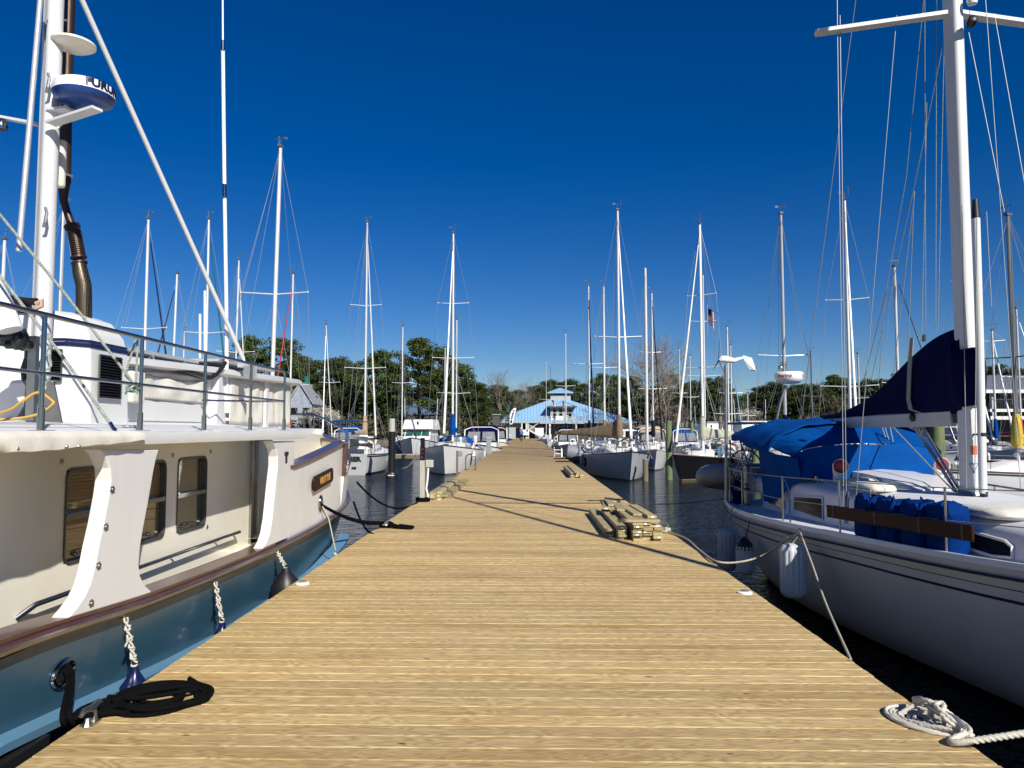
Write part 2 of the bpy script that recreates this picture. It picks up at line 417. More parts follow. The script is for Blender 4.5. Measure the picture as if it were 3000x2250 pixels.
# ------------------------------------------------------------ dock planks
DL, DR = -2.50, 2.33            # dock edges
def plank_material():
    m, t, b = nmat('dock_planks')
    L = t.links
    tc = N(t, 'ShaderNodeTexCoord'); g = N(t, 'ShaderNodeNewGeometry')
    sx = N(t, 'ShaderNodeSeparateXYZ'); L.new(tc.outputs['Object'], sx.inputs[0])
    def math_(op, a, bb, c=None):
        n = N(t, 'ShaderNodeMath', operation=op)
        for i, q in enumerate((a, bb, c)):
            if q is None: continue
            if isinstance(q, (int, float)): n.inputs[i].default_value = q
            else: L.new(q, n.inputs[i])
        return n.outputs[0]
    rnd = g.outputs['Random Per Island']
    ox = math_('MULTIPLY', rnd, 137.0)
    gx = math_('ADD', math_('MULTIPLY', sx.outputs[0], 2.1), ox)
    gy = math_('ADD', math_('MULTIPLY', sx.outputs[1], 13.0), math_('MULTIPLY', rnd, 53.0))
    cb = N(t, 'ShaderNodeCombineXYZ'); L.new(gx, cb.inputs[0]); L.new(gy, cb.inputs[1]); L.new(ox, cb.inputs[2])
    # cathedral grain: contour lines of a stretched noise field
    n1 = N(t, 'ShaderNodeTexNoise', i_Scale=.85, i_Detail=2.0, i_Roughness=.45, i_Distortion=.15)
    L.new(cb.outputs[0], n1.inputs['Vector'])
    cont = math_('FRACT', math_('MULTIPLY', n1.outputs['Fac'], 12.0), 0)
    tri = math_('ABSOLUTE', math_('SUBTRACT', cont, .5), 0)
    rg = N(t, 'ShaderNodeValToRGB'); e = rg.color_ramp.elements
    e[0].position = .0; e[0].color = (0, 0, 0, 1); e[1].position = .42; e[1].color = (1, 1, 1, 1)
    L.new(tri, rg.inputs[0])
    # fine fibres
    cb2 = N(t, 'ShaderNodeCombineXYZ'); L.new(math_('MULTIPLY', gx, 2.2), cb2.inputs[0]); L.new(math_('MULTIPLY', gy, 9.0), cb2.inputs[1]); L.new(ox, cb2.inputs[2])
    n2 = N(t, 'ShaderNodeTexNoise', i_Scale=1.0, i_Detail=4.0, i_Roughness=.7); L.new(cb2.outputs[0], n2.inputs['Vector'])
    # broad tone
    n3 = N(t, 'ShaderNodeTexNoise', i_Scale=.55, i_Detail=3.0); L.new(cb.outputs[0], n3.inputs['Vector'])
    base = N(t, 'ShaderNodeMix', data_type='RGBA'); base.inputs[6].default_value = (.36, .245, .100, 1); base.inputs[7].default_value = (.65, .49, .245, 1)
    L.new(math_('ADD', math_('MULTIPLY', rg.outputs[0], .72), math_('MULTIPLY', n3.outputs['Fac'], .36)), base.inputs[0])
    fib = N(t, 'ShaderNodeMix', data_type='RGBA', blend_type='MULTIPLY'); fib.inputs[0].default_value = .6
    rf = N(t, 'ShaderNodeValToRGB'); rf.color_ramp.elements[0].color = (.66, .61, .52, 1); rf.color_ramp.elements[0].position = .3
    rf.color_ramp.elements[1].color = (1, 1, 1, 1); rf.color_ramp.elements[1].position = .62
    L.new(n2.outputs['Fac'], rf.inputs[0]); L.new(base.outputs[2], fib.inputs[6]); L.new(rf.outputs[0], fib.inputs[7])
    # knots
    cb3 = N(t, 'ShaderNodeCombineXYZ'); L.new(math_('ADD', math_('MULTIPLY', sx.outputs[0], 1.0), ox), cb3.inputs[0]); L.new(math_('MULTIPLY', sx.outputs[1], 2.6), cb3.inputs[1])
    vo = N(t, 'ShaderNodeTexVoronoi', i_Scale=1.9); L.new(cb3.outputs[0], vo.inputs['Vector'])
    rk = N(t, 'ShaderNodeValToRGB'); rk.color_ramp.elements[0].position = .026; rk.color_ramp.elements[0].color = (1, 1, 1, 1)
    rk.color_ramp.elements[1].position = .06; rk.color_ramp.elements[1].color = (0, 0, 0, 1)
    L.new(vo.outputs['Distance'], rk.inputs[0])
    kn = N(t, 'ShaderNodeMix', data_type='RGBA'); kn.inputs[7].default_value = (.07, .035, .015, 1)
    L.new(rk.outputs[0], kn.inputs[0]); L.new(fib.outputs[2], kn.inputs[6])
    # brownish stains, lengthwise
    n4 = N(t, 'ShaderNodeTexNoise', i_Scale=1.1, i_Detail=5.0, i_Roughness=.6)
    mp4 = N(t, 'ShaderNodeMapping'); mp4.inputs['Scale'].default_value = (.5, 2.2, 1); L.new(tc.outputs['Object'], mp4.inputs[0]); L.new(mp4.outputs[0], n4.inputs['Vector'])
    r4 = N(t, 'ShaderNodeValToRGB'); r4.color_ramp.elements[0].position = .50; r4.color_ramp.elements[1].position = .72
    st = N(t, 'ShaderNodeMix', data_type='RGBA', blend_type='MULTIPLY'); st.inputs[7].default_value = (.80, .70, .58, 1)
    L.new(n4.outputs['Fac'], r4.inputs[0]); L.new(math_('MULTIPLY', r4.outputs[0], .75), st.inputs[0]); L.new(kn.outputs[2], st.inputs[6])
    # older grey-brown boards further out
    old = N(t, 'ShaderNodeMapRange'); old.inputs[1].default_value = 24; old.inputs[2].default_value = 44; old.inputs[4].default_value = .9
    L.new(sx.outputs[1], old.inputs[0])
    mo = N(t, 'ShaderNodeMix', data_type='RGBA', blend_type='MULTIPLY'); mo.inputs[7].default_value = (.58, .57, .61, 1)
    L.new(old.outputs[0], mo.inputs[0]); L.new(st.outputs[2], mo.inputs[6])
    hv = N(t, 'ShaderNodeHueSaturation'); mr = N(t, 'ShaderNodeMapRange'); mr.inputs[3].default_value = .84; mr.inputs[4].default_value = 1.13
    L.new(rnd, mr.inputs[0]); L.new(mr.outputs[0], hv.inputs['Value']); L.new(mo.outputs[2], hv.inputs['Color'])
    L.new(hv.outputs[0], b.inputs['Base Color'])
    b.inputs['Roughness'].default_value = .62; b.inputs['Specular IOR Level'].default_value = .3
    bp = N(t, 'ShaderNodeBump', i_Strength=.35, i_Distance=.004)
    L.new(n2.outputs['Fac'], bp.inputs['Height']); L.new(bp.outputs[0], b.inputs['Normal'])
    return m
M['plank'] = plank_material()
mb = MB()
y = -1.6; PW = .1475; i = 0
rd = random.Random(5)
while y < 142:
    wd = PW - .004; c = .0055; h = .038
    dz = rd.uniform(-.0012, .0012); xl = DL + rd.uniform(-.004, .004); xr = DR + rd.uniform(-.004, .004)
    if y < 60: segs = [(xl, xr)]
    else: segs = [(xl, xr)]
    if rd.random() < .0:
        xm = rd.choice([-.1, 1.1]) + rd.uniform(-.01, .01); segs = [(xl, xm - .002), (xm + .002, xr)]
    sk = rd.uniform(-.0015, .0015)
    for a, b_ in segs:
        prof = [(0, -h), (0, -c * 1.1), (c, 0), (wd - c, 0), (wd, -c * 1.1), (wd, -h)]
        vs = [(a, y + p + sk, q + dz) for p, q in prof] + [(b_, y + p - sk, q + dz) for p, q in prof]
        fs = [(k, k + 1, k + 7, k + 6) for k in range(5)] + [tuple(range(5, -1, -1)), tuple(range(6, 12))]
        mb.add(vs, fs)
    y += PW
dock = mb.build('dock', M['plank'], recalc=True)
struct(dock); dock['label'] = 'long wooden dock of crosswise planks running to the clubhouse'
mb = MB(); mb.box((DL + .06, -1.6, -.33), (DL + .11, 142, -.04)); mb.box((DR - .11, -1.6, -.33), (DR - .06, 142, -.04))
mb.build('side_beam', M['postgrey'], dock)
for k in range(18):
    for sx_ in (DL + .3, DR - .3):
        mb = MB(); mb.tube([(sx_, 3 + k * 8, -2.5), (sx_, 3 + k * 8, -.05)], .15, 10)
        mb.build('piling', M['pilbrown'], dock)

# ------------------------------------------------------------ water and land
def water_material():
    m, t, b = nmat('marina_water'); L = t.links
    b.inputs['Base Color'].default_value = (.004, .008, .009, 1); b.inputs['Roughness'].default_value = .05
    b.inputs['IOR'].default_value = 1.333
    tc = N(t, 'ShaderNodeTexCoord')
    mp = N(t, 'ShaderNodeMapping'); mp.inputs['Scale'].default_value = (.8, 1.5, 1); mp.inputs['Rotation'].default_value = (0, 0, .12)
    L.new(tc.outputs['Object'], mp.inputs[0])
    n1 = N(t, 'ShaderNodeTexNoise', i_Scale=1.6, i_Detail=2.0, i_Roughness=.5, i_Distortion=.4); L.new(mp.outputs[0], n1.inputs['Vector'])
    n2 = N(t, 'ShaderNodeTexNoise', i_Scale=5.5, i_Detail=3.0, i_Roughness=.6, i_Distortion=.5); L.new(mp.outputs[0], n2.inputs['Vector'])
    a = N(t, 'ShaderNodeMath', operation='MULTIPLY_ADD'); L.new(n1.outputs['Fac'], a.inputs[0]); a.inputs[1].default_value = .55; a.inputs[2].default_value = 0
    a2 = N(t, 'ShaderNodeMath', operation='MULTIPLY_ADD'); L.new(n2.outputs['Fac'], a2.inputs[0]); a2.inputs[1].default_value = .22; L.new(a.outputs[0], a2.inputs[2])
    bp = N(t, 'ShaderNodeBump', i_Strength=1.0, i_Distance=.30); L.new(a2.outputs[0], bp.inputs['Height']); L.new(bp.outputs[0], b.inputs['Normal'])
    return m
M['water'] = water_material()
WZ = -.95
mb = MB(); mb.add([(-900, -60, WZ), (900, -60, WZ), (900, 122, WZ), (-900, 122, WZ)], [(0, 1, 2, 3)])
o = mb.build('water', M['water']); struct(o)
def ground_material():
    m, t, b = nmat('shore_ground'); L = t.links
    tc = N(t, 'ShaderNodeTexCoord'); n1 = N(t, 'ShaderNodeTexNoise', i_Scale=.15, i_Detail=8.0); L.new(tc.outputs['Object'], n1.inputs['Vector'])
    rp = N(t, 'ShaderNodeValToRGB'); e = rp.color_ramp.elements; e[0].position = .4; e[0].color = (.05, .055, .022, 1); e[1].position = .65; e[1].color = (.14, .11, .07, 1)
    L.new(n1.outputs['Fac'], rp.inputs[0]); L.new(rp.outputs[0], b.inputs['Base Color']); b.inputs['Roughness'].default_value = .95
    return m
M['ground'] = ground_material()
mb = MB(); mb.box((-3000, 120, -3), (3000, 5000, -.15))
o = mb.build('ground', M['ground']); struct(o)
mb = MB()
for k in range(-60, 61):
    mb.obox((k * 2.0, 119.9, -.55), (1.96, .14, 1.1))
mb.box((-120, 119.8, 0), (120, 120.05, .09))
tag(recenter(mb.build('bulkhead', M['pilbrown'])), 'low brown timber bulkhead wall holding the far shore above the water', 'sea wall')

# ------------------------------------------------------------ hull and sailboat builder
def hull_sections(L, B, fb, fm, fs, tw=.7, rake=.9, stern=.5, n=18, full=2.2):
    """half-sections, stern (y=0) to bow (y=L); z=0 is the waterline"""
    def b(t):
        if t > .42: return B/2 * (1 - ((t - .42) / .58) ** full)
        return B/2 * (1 - (1 - tw) * ((.42 - t) / .42) ** 2)
    def zs(t):
        if t > .35: return fm + (fb - fm) * ((t - .35) / .65) ** 1.8
        return fm + (fs - fm) * ((.35 - t) / .35) ** 2
    def pt(t, u):
        # u: -1 keel .. 0 waterline .. 1 sheer
        bb = max(b(t), .012)
        bw = max(bb * (.86 - .34 * t ** 3) - .02, .008)
        sh = rake * t ** 7; st = stern * (1 - t) ** 6
        if u >= 0:
            x = bw + (bb - bw) * u ** .7; z = zs(t) * u
            yy = L * t - sh * (1 - u) + st * (1 - u)
        else:
            k = -u; x = bw * math.sqrt(max(0, 1 - k * k)); z = -.45 * k
            yy = L * t - sh * (1 + .5 * k) + st * (1 + .5 * k)
        return Vector((x, yy, z))
    return b, zs, pt
US = [-1, -.6, -.15, .02, .10, .3, .5, .7, .86, .93, 1]
def hull_mesh(pt, n=20, stripe=False):
    mb = MB(); rings = []
    for i in range(n + 1):
        t = i / n
        half = [pt(t, u) for u in US]
        ring = [Vector((-p.x, p.y, p.z)) for p in reversed(half)] + half[1:]
        rings.append(ring)
    k = len(rings[0]); mm = []
    for i in range(n):
        for j in range(k - 1):
            u = (US[j - (len(US) - 1)] if j >= len(US) - 1 else US[len(US) - 2 - j])
            if j >= len(US) - 1: u = US[j - (len(US) - 1)]
            else: u = US[len(US) - 2 - j]
            mm.append(1 if u < .02 else (2 if (u == .02 or (stripe and abs(u - .86) < .01)) else 0))
    vs = [v for r_ in rings for v in r_]; fs = []
    for i in range(n):
        for j in range(k - 1): fs.append((i*k + j, i*k + j + 1, (i+1)*k + j + 1, (i+1)*k + j))
    mb.add(vs, fs, mm)
    mb.add(rings[0], [tuple(range(k))], 0)
    return mb

def wire(root, name, p, q, r, mt, n=5, sag=0, parts=8):
    p = Vector(p); q = Vector(q)
    pts = [p, q] if not sag else [p.lerp(q, i / parts) - Vector((0, 0, sag * 4 * (i/parts) * (1 - i/parts))) for i in range(parts + 1)]
    return MB().tube(pts, r, n).build(name, mt, root, smooth=True)

def sailboat(label, px, ptop, Y, hd=0, L=10.5, B=3.4, mt='mastw', hm='hullw', am='anti', sm=None, cover=None, jib=None, spr=(.5,), mr=.075,
             dodger=None, wr=.007, group='sailboats moored in the marina', tilt=0, detail=1, fb=1.35, mastf=.58, ztop=None, pbase=None, rail=None,
             vane=True, boom=True, coverh=.35, bim=None, backstay=True, bang=0):
    """mast truck at source pixel (px, ptop) and distance Y"""
    top = at(px, ptop, Y); zt = top.z
    a = R(hd)
    mx = top.x; my = Y
    if pbase:
        bs_ = at(pbase[0], pbase[1], Y); mx = bs_.x
    # local mast base at (0, L*mastf)
    my0 = L * mastf
    loc = Vector((mx + math.sin(a) * my0, my - math.cos(a) * my0, WZ))
    root = thing('sailboat', label, 'sailboat', loc, a, group, local=True)
    Z = lambda z: z - WZ                       # dock-height z to local z
    b, zs, pt = hull_sections(L, B, fb, fb * .76, fb * .8)
    hull = hull_mesh(pt, 22, stripe=sm is not None).build('hull', [M[hm], M[am], M[sm] if sm else M[hm]], root, smooth=True, ang=50)
    # toe rail / sheer strake
    for sg in (-1, 1):
        pts = [Vector((sg * (pt(i/22, 1).x + .008), pt(i/22, 1).y, pt(i/22, 1).z)) for i in range(23)]
        MB().tube(pts, .028, 6).build('toe_rail', M[rail or ('postbrown' if detail > 1 else 'white')], root, smooth=True)
    # deck
    mb = MB(); vs = []; fs = []
    for i in range(23):
        p = pt(i/22, 1)
        vs += [(-p.x, p.y, p.z - .03), (0, p.y, p.z + .03), (p.x, p.y, p.z - .03)]
    for i in range(22):
        for k in range(2): fs.append((i*3 + k, i*3 + k + 1, i*3 + k + 4, i*3 + k + 3))
    mb.add(vs, fs).build('deck', M['deckpaint'], root, smooth=True)
    # cabin trunk
    t0, t1 = .30, .76; ch = .42
    rings = []
    for i in range(9):
        t = lerp(t0, t1, i / 8); bb = b(t) * .62; z0 = zs(t); 
        h = ch * (1 if i < 7 else (.75 if i == 7 else .12)); w0 = bb * (1 if i < 8 else .7)
        yy = t * L
        rings.append([Vector((-w0, yy, z0 - .02)), Vector((-w0 * .92, yy, z0 + h * .8)), Vector((-w0 * .75, yy, z0 + h * 1.0)), Vector((0, yy, z0 + h * 1.12)),
                      Vector((w0 * .75, yy, z0 + h)), Vector((w0 * .92, yy, z0 + h * .8)), Vector((w0, yy, z0 - .02))])
    cab = MB().loft(rings).build('cabin', M['gel'], root, smooth=True, ang=35)
    nw = 4 if detail > 1 else 3
    for k in range(nw):
        t = lerp(t0 + .05, t1 - .16, k / (nw - 1)); bb = b(t) * .62; z0 = zs(t)
        for sg in (-1, 1):
            mb = MB(); x1 = sg * (bb * .975 + .012); x2 = sg * (bb * .935 + .012)
            ln = .42 if k == 0 else .3
            mb.prism([(x1, t*L, z0 + .12), (x1, t*L + ln, z0 + .12), (x2, t*L + ln - .03, z0 + .28), (x2, t*L + .03, z0 + .28)], (-sg * .02, 0, 0))
            mb.build('window', M['glass'], cab)
    # cockpit coaming
    for sg in (-1, 1):
        MB().prism([(sg * B * .26, L*.08, fb*.78), (sg * B * .31, L*.08, fb*.78), (sg * B * .33, L*.3, fb*.78), (sg * B * .28, L*.3, fb*.78)], (0, 0, .3)).build('cockpit_coaming', M['gel'], root, bevel=.02)
    # mast
    zmt = Z(zt); z0 = zs(mastf) + ch * .9
    bx = 0; tx = 0
    if pbase:
        d_ = Vector((top.x - mx, 0)); c_ = math.cos(-a); tx = d_.x * math.cos(a); ty_off = -d_.x * math.sin(a)
    else: ty_off = 0
    base = Vector((0, my0, z0)); tp = Vector((tx, my0 + ty_off, zmt))
    el = [(math.cos(2*math.pi*k/12) * .72, math.sin(2*math.pi*k/12)) for k in range(12)]
    mast = MB().tube([base, base.lerp(tp, .5), base.lerp(tp, .85), tp], [mr, mr, mr * .95, mr * .8], 12, prof=el).build('mast', M[mt], root, smooth=True)
    if vane:
        mb = MB(); mb.tube([tp, tp + V(0, 0, .35)], .012, 5); mb.tube([tp + V(-.28, .1, .36), tp + V(.28, -.1, .36)], .014, 5)
        mb.obox(tp + V(.2, 0, .36), (.16, .012, .09)); mb.obox(tp + V(0, 0, .02), (.16, .3, .09)); mb.tube([tp, tp + V(-.15, .25, .1), tp + V(-.16, .26, .55)], .008, 4)
        mb.build('wind_vane', M['mastd'], mast)
    sh = []
    H = zmt - z0
    for s_ in spr:
        zc = base.lerp(tp, s_); half = B * (.36 if s_ < .6 else .27)
        mb = MB()
        for sg in (-1, 1):
            mb.tube([zc, zc + V(sg * half, -.12, .07)], [.03, .02], 6)
            mb.ell(zc + V(sg * half, -.12, .07), (.03, .03, .05), 6)
        mb.build('spreader', M[mt], mast, smooth=True)
        sh.append((zc, half))
    wm = M['wire']
    for sg in (-1, 1):
        ch_ = Vector((sg * b(mastf - .02) * .93, my0 - .12, zs(mastf)))
        pts = [tp - V(0, 0, .1)] + [zc + V(sg * half, -.12, .07) for zc, half in reversed(sh)] + [ch_]
        MB().tube(pts, wr, 4, cap=False).build('shroud', wm, root)
        if sh:
            wire(root, 'lower_shroud', sh[0][0] - V(0, 0, .1), ch_ + V(0, -.5, 0), wr * .9, wm, 4)
            if detail > 1: wire(root, 'lower_shroud', sh[0][0] - V(0, 0, .1), ch_ + V(0, .5, 0), wr * .9, wm, 4)
    bow = pt(1, 1) + V(0, -.05, .05); bow.x = 0
    js = tp - V(0, 0, .15 + (.25 if jib else 0))
    wire(root, 'forestay', js, bow, wr, wm, 4)
    if backstay: wire(root, 'backstay', tp, Vector((0, .1, zs(0))), wr, wm, 4)
    wire(root, 'topping_lift', tp, Vector((0, my0 - L*.36, z0 + .85)), wr * .8, wm, 4)
    if detail > 1: wire(root, 'halyard', tp + V(.06, -.12, -.1), base + V(.25, -.4, 0), wr * .8, wm, 4)
    if jib:
        p0 = bow + (js - bow) * .045; p1 = bow + (js - bow) * .93; nn = 18; rs = []; pts = []
        for i in range(nn + 1):
            u = i / nn; pts.append(p0.lerp(p1, u)); rs.append((.075 - .045 * u) * (1 + .12 * math.sin(u * 60)))
        MB().tube(pts, rs, 8).build('furled_jib', M[jib], root, smooth=True, ang=60)
        MB().lathe([(.02, 0), (.1, .01), (.1, .12), (.03, .14)], p0 - V(0, 0, .16), 10).build('furling_drum', M['mastd'], root)
    # boom and sail cover
    bz = z0 + .75
    if boom:
        e0 = Vector((0, my0 - .12, bz)); e1 = Vector((L * .38 * math.sin(R(bang)), my0 - L * .38 * math.cos(R(bang)), bz + .02))
        bo = MB().tube([e0, e1], .06, 8).build('boom', M[mt], root, smooth=True)
        if cover:
            rings = []
            for i in range(13):
                u = i / 12; c = e0.lerp(e1, u) + V(0, .06, .03); hh = lerp(coverh, .13, u ** (.6 if coverh < .8 else .42)) * (1 + .06 * math.sin(i * 2.1)); ww = lerp(.13, .08, u)
                rings.append([c + V(math.cos(q) * ww * (1 + .1 * math.sin(i + 3*q)), 0, math.sin(q) * hh * (1 if math.sin(q) > 0 else .35)) for q in [2*math.pi*k/10 for k in range(10)]])
            MB().loft(rings).build('sail_cover', M[cover], root, smooth=True, ang=60)
            MB().lathe([(mr * 1.1, -.2), (mr * 1.9, 0), (mr * 1.7, .5), (mr * 1.3, 1.0), (mr, 1.15)], base + V(0, 0, bz - base.z), 10).build('mast_cover', M[cover], root, smooth=True)
    # rails
    if detail > 0:
        rr = .013
        pts = []
        for k in range(9):
            q = math.pi * k / 8 - math.pi / 2
            t = 1 - .09 * (1 - math.cos(q)) ** 1.0 if False else 1 - .10 * abs(math.sin(q)) ** 1.5
            p = pt(t, 1); pts.append(Vector((math.copysign(p.x, math.sin(q)) if abs(math.sin(q)) > .1 else 0, p.y + (.12 if abs(math.sin(q)) < .1 else .0), p.z + .58)))
        mb = MB().tube(pts, rr, 6)
        for k in (0, 2, 6, 8): mb.tube([pts[k], pts[k] - V(0, .05, .56)], rr, 6)
        mb.build('pulpit', M['steel'], root, smooth=True)
        pts = [Vector((b(.12) * .95, .12 * L, zs(.12) + .6)), Vector((b(0) * .9, .12, zs(0) + .6)), Vector((-b(0) * .9, .12, zs(0) + .6)), Vector((-b(.12) * .95, .12 * L, zs(.12) + .6))]
        mb = MB().tube(pts, rr, 6)
        for p in pts: mb.tube([p, p - V(0, 0, .6)], rr, 6)
        mb.build('stern_rail', M['steel'], root, smooth=True)
        for sg in (-1, 1):
            tops = []
            for t in (.12, .3, .48, .66, .80, .9):
                p = pt(t, 1); q = Vector((sg * p.x * .97, p.y, p.z)); tops.append(q + V(0, 0, .6))
                if .12 < t < .9: MB().tube([q, q + V(0, 0, .6)], .011, 5).build('stanchion', M['steel'], root)
            MB().tube(tops, .005, 4).build('lifeline', M['wire'], root)
            MB().tube([p - V(0, 0, .3) for p in tops], .005, 4).build('lifeline', M['wire'], root)
    if dodger:
        canopy(root, (0, L*.31, zs(.31) + ch * .6), B*.62, .95, .62, dodger)
    if bim:
        canopy(root, (0, L*.12, zs(.1) + .95), B*.7, 1.9, .42, bim, legs=True, zl=zs(.1))
    # clutter that every cruising deck carries
    rc_ = random.Random(int(px * 7 + ptop)); pick = lambda a: a[rc_.randrange(len(a))]
    for sg in (-1, 1):
        if rc_.random() < .75:
            c_ = Vector((sg * b(.62) * .38, L * .62, zs(.62) + ch * 1.0))
            mb = MB(); mb.tube([c_, c_ + V(0, 0, .16), c_ + V(0, .06, .24), c_ + V(0, .14, .25)], [.05, .05, .065, .085], 10); mb.build('cowl_vent', M[pick(['white', 'steel', 'gel'])], root, smooth=True)
        for t_ in (.28, .52, .72):
            if rc_.random() < .4:
                p_ = pt(t_, 1); x_ = sg * (p_.x + .11)
                f_ = MB().lathe([(.02, -.55), (.09, -.52), (.105, -.40), (.105, -.12), (.07, -.02), (.02, .0)], (x_, p_.y, p_.z - .15), 10).build('fender', M[pick(['fendw', 'fenb', 'fend'])], root, smooth=True)
                MB().tube([(x_, p_.y, p_.z - .15), (sg * (p_.x + .03), p_.y, p_.z + .02)], .012, 4).build('fender_line', M['tanr'], f_)
    if rc_.random() < .6:
        q_ = [Vector((.24 * math.cos(a_), 0, .24 * math.sin(a_))) for a_ in [k * .4833 for k in range(13)]]
        MB().tube([Vector((b(.06) * .8, .35, zs(0) + .45)) + p_ for p_ in q_], .06, 8, closed=True).build('life_ring', M[pick(['white', 'canvas', 'white'])], root, smooth=True)
    if rc_.random() < .6: MB().ell((rc_.uniform(-.3, .3), L * .80, zs(.8) + .16), (.32, .75, .2), 12, jit=.5).build('sail_bag', M[pick(['blue', 'canvas', 'navy', 'white', 'red'])], root, smooth=True)
    if rc_.random() < .4: MB().obox((0, L * .05, zs(0) + 1.9), (1.5, .7, .04), rx=8).build('solar_panel', M['solar'], root)
    if rc_.random() < .5: MB().obox((-B * .3, .1, zs(0) + .55), (.22, .32, .5)).build('outboard_motor', M[pick(['black', 'white', 'galv'])], root, bevel=.05)
    for sg in (-1, 1): MB().tube([(sg * b(.5) * .42, L * .40, zs(.5) + ch * 1.16), (sg * b(.5) * .42, L * .60, zs(.55) + ch * 1.16)], .02, 5).build('grab_rail', M['maho2'], root)
    if rc_.random() < .55 and not dodger: canopy(root, (0, L*.31, zs(.31) + ch * .6), B*.55, .8, .5, pick(['blue', 'navy', 'canvas', 'canvasd', 'teal']))
    if detail > 1:
        mb = MB(); mb.obox((0, L*.86, zs(.86) + .12), (.3, .3, .16)); mb.tube([(0, L*.9, zs(.9) + .1), (0, L*1.0, fb + .06)], .04, 6)
        mb.build('anchor_windlass', M['steeld'], root, bevel=.02)
        MB().obox((0, L*.68, zs(.68) + .40), (.5, .5, .05)).build('deck_hatch', M['glass'], root, bevel=.01)
        mb = MB(); mb.tube([(math.cos(q)*.32, L*.14, fb*.78 + .75 + math.sin(q)*.32) for q in [k*.4488 for k in range(14)]], .015, 5, closed=True)
        mb.tube([(0, L*.14, fb*.7), (0, L*.14, fb*.78 + .75)], .05, 6); mb.build('steering_wheel', M['steel'], root)
    return root

def canopy(root, c, wd, ln, h, mt, legs=False, zl=0, name=None):
    c = Vector(c); rings = []
    n = 11
    for i in range(7):
        u = i / 6; yy = c.y + ln * (.5 - u)
        hh = h * (.98 if legs else [.02, .55, .92, 1.0, 1.02, 1.0, .95][i]) * (1 - .06 * math.sin(u * 9))
        out = []; inn = []
        for k in range(n):
            q = math.pi * k / (n - 1)
            xx = -math.cos(q) * wd / 2; e = abs(math.sin(q)) ** .38
            zz = c.z + (hh * e if not legs else h * .3 * e)
            out.append(Vector((xx, yy, zz)))
        rings.append(out + [p - V(0, 0, .02) + (c - p) * .01 for p in reversed(out)])
    o = MB().loft(rings).build(name or ('bimini' if legs else 'dodger'), M[mt], root, smooth=True, ang=60)
    if legs:
        for yy in (c.y - ln*.42, c.y + ln*.42):
            MB().tube([(-wd/2, c.y, zl), (-wd/2, yy, c.z), (0, yy, c.z + h*.26), (wd/2, yy, c.z), (wd/2, c.y, zl)], .014, 6).build('bimini_frame', M['steel'], root)
    else:
        for sg in (-1, 1):
            pass
        p = [(-wd*.32, .5), (wd*.32, .5)]
        y0 = c.y + ln*.5
        MB().prism([(-wd*.36, y0 - ln*.03 + .02, c.z + h*.12), (wd*.36, y0 - ln*.03 + .02, c.z + h*.12), (wd*.3, y0 - ln*.27 + .02, c.z + h*.86), (-wd*.3, y0 - ln*.27 + .02, c.z + h*.86)], (0, .012, .006)).build('dodger_window', M['clear'], o)
    return o
def glass_thin():
    m = bpy.data.materials.new('thin_window_glass'); m.use_nodes = True; t = m.node_tree
    for n in list(t.nodes): t.nodes.remove(n)
    o = N(t, 'ShaderNodeOutputMaterial'); mx = N(t, 'ShaderNodeMixShader'); lw = N(t, 'ShaderNodeLayerWeight', i_Blend=.5); fr = N(t, 'ShaderNodeMath', operation='POWER'); t.links.new(lw.outputs['Facing'], fr.inputs[0]); fr.inputs[1].default_value = 3.2
    a = N(t, 'ShaderNodeBsdfTransparent'); a.inputs[0].default_value = (.88, .88, .84, 1); b = N(t, 'ShaderNodeBsdfGlossy', i_Roughness=.02)
    t.links.new(fr.outputs[0], mx.inputs[0]); t.links.new(a.outputs[0], mx.inputs[1]); t.links.new(b.outputs[0], mx.inputs[2]); t.links.new(mx.outputs[0], o.inputs[0])
    return m
M['glass_thin'] = glass_thin()
# ------------------------------------------------------------ blue trawler on the left
CX = -5.1
XO = [(-3, -2.8), (9, -2.8), (10.5, -2.8), (11.5, -2.84), (12.5, -2.98), (13.5, -3.28), (14.5, -3.72), (15.4, -4.25), (16.1, -4.78), (16.45, -5.08)]
ZR = [(-3, .62), (4, .53), (5.6, .44), (7.9, .39), (10, .42), (11.5, .49), (13, .60), (14.5, .74), (16.45, .95)]
xo = lambda y: stab(y, XO)
zr = lambda y: stab(y, ZR)
T = thing('trawler_yacht', 'big blue-hulled trawler yacht with cream deckhouse and mahogany rails, on the left of the dock', 'motor yacht', (CX, 7.5, WZ))
ys = [-1.2, 0, 1, 2, 3, 3.6, 4.2, 4.8, 5.4, 6, 6.6, 7.2, 7.8, 8.4, 9, 9.6, 10.2, 10.8, 11.4, 12, 12.6, 13.2, 13.8, 14.4, 15, 15.5, 16, 16.3, 16.45]
def ring_hull(y):
    w_ = xo(y) - CX; z = zr(y); f = max(0, (y - 9) / 7.5)
    yk = y - .9 * f ** 2
    pts = []
    for k, (a, zz) in enumerate([(.0, -2.0), (.55, -1.8), (.84 - .34*f, -1.3), (.93 - .32*f, -.95), (.97 - .20*f, -.45), (.985 - .1*f, -.03), (.995 - .04*f, z*.5), (1, z)]):
        u = k / 7
        pts.append(Vector((w_ * a, lerp(yk - .5*f, y, u), zz)))
    return [Vector((CX - p.x, p.y, p.z)) for p in reversed(pts)] + [Vector((CX + p.x, p.y, p.z)) for p in pts[1:]]
mb = MB(); rings = [ring_hull(y) for y in ys]; k = len(rings[0]); fs = []; mm = []
for i in range(len(ys) - 1):
    for j in range(k - 1):
        fs.append((i*k + j, i*k + j + 1, (i+1)*k + j + 1, (i+1)*k + j)); mm.append(1 if 4 <= j <= 9 else 0)
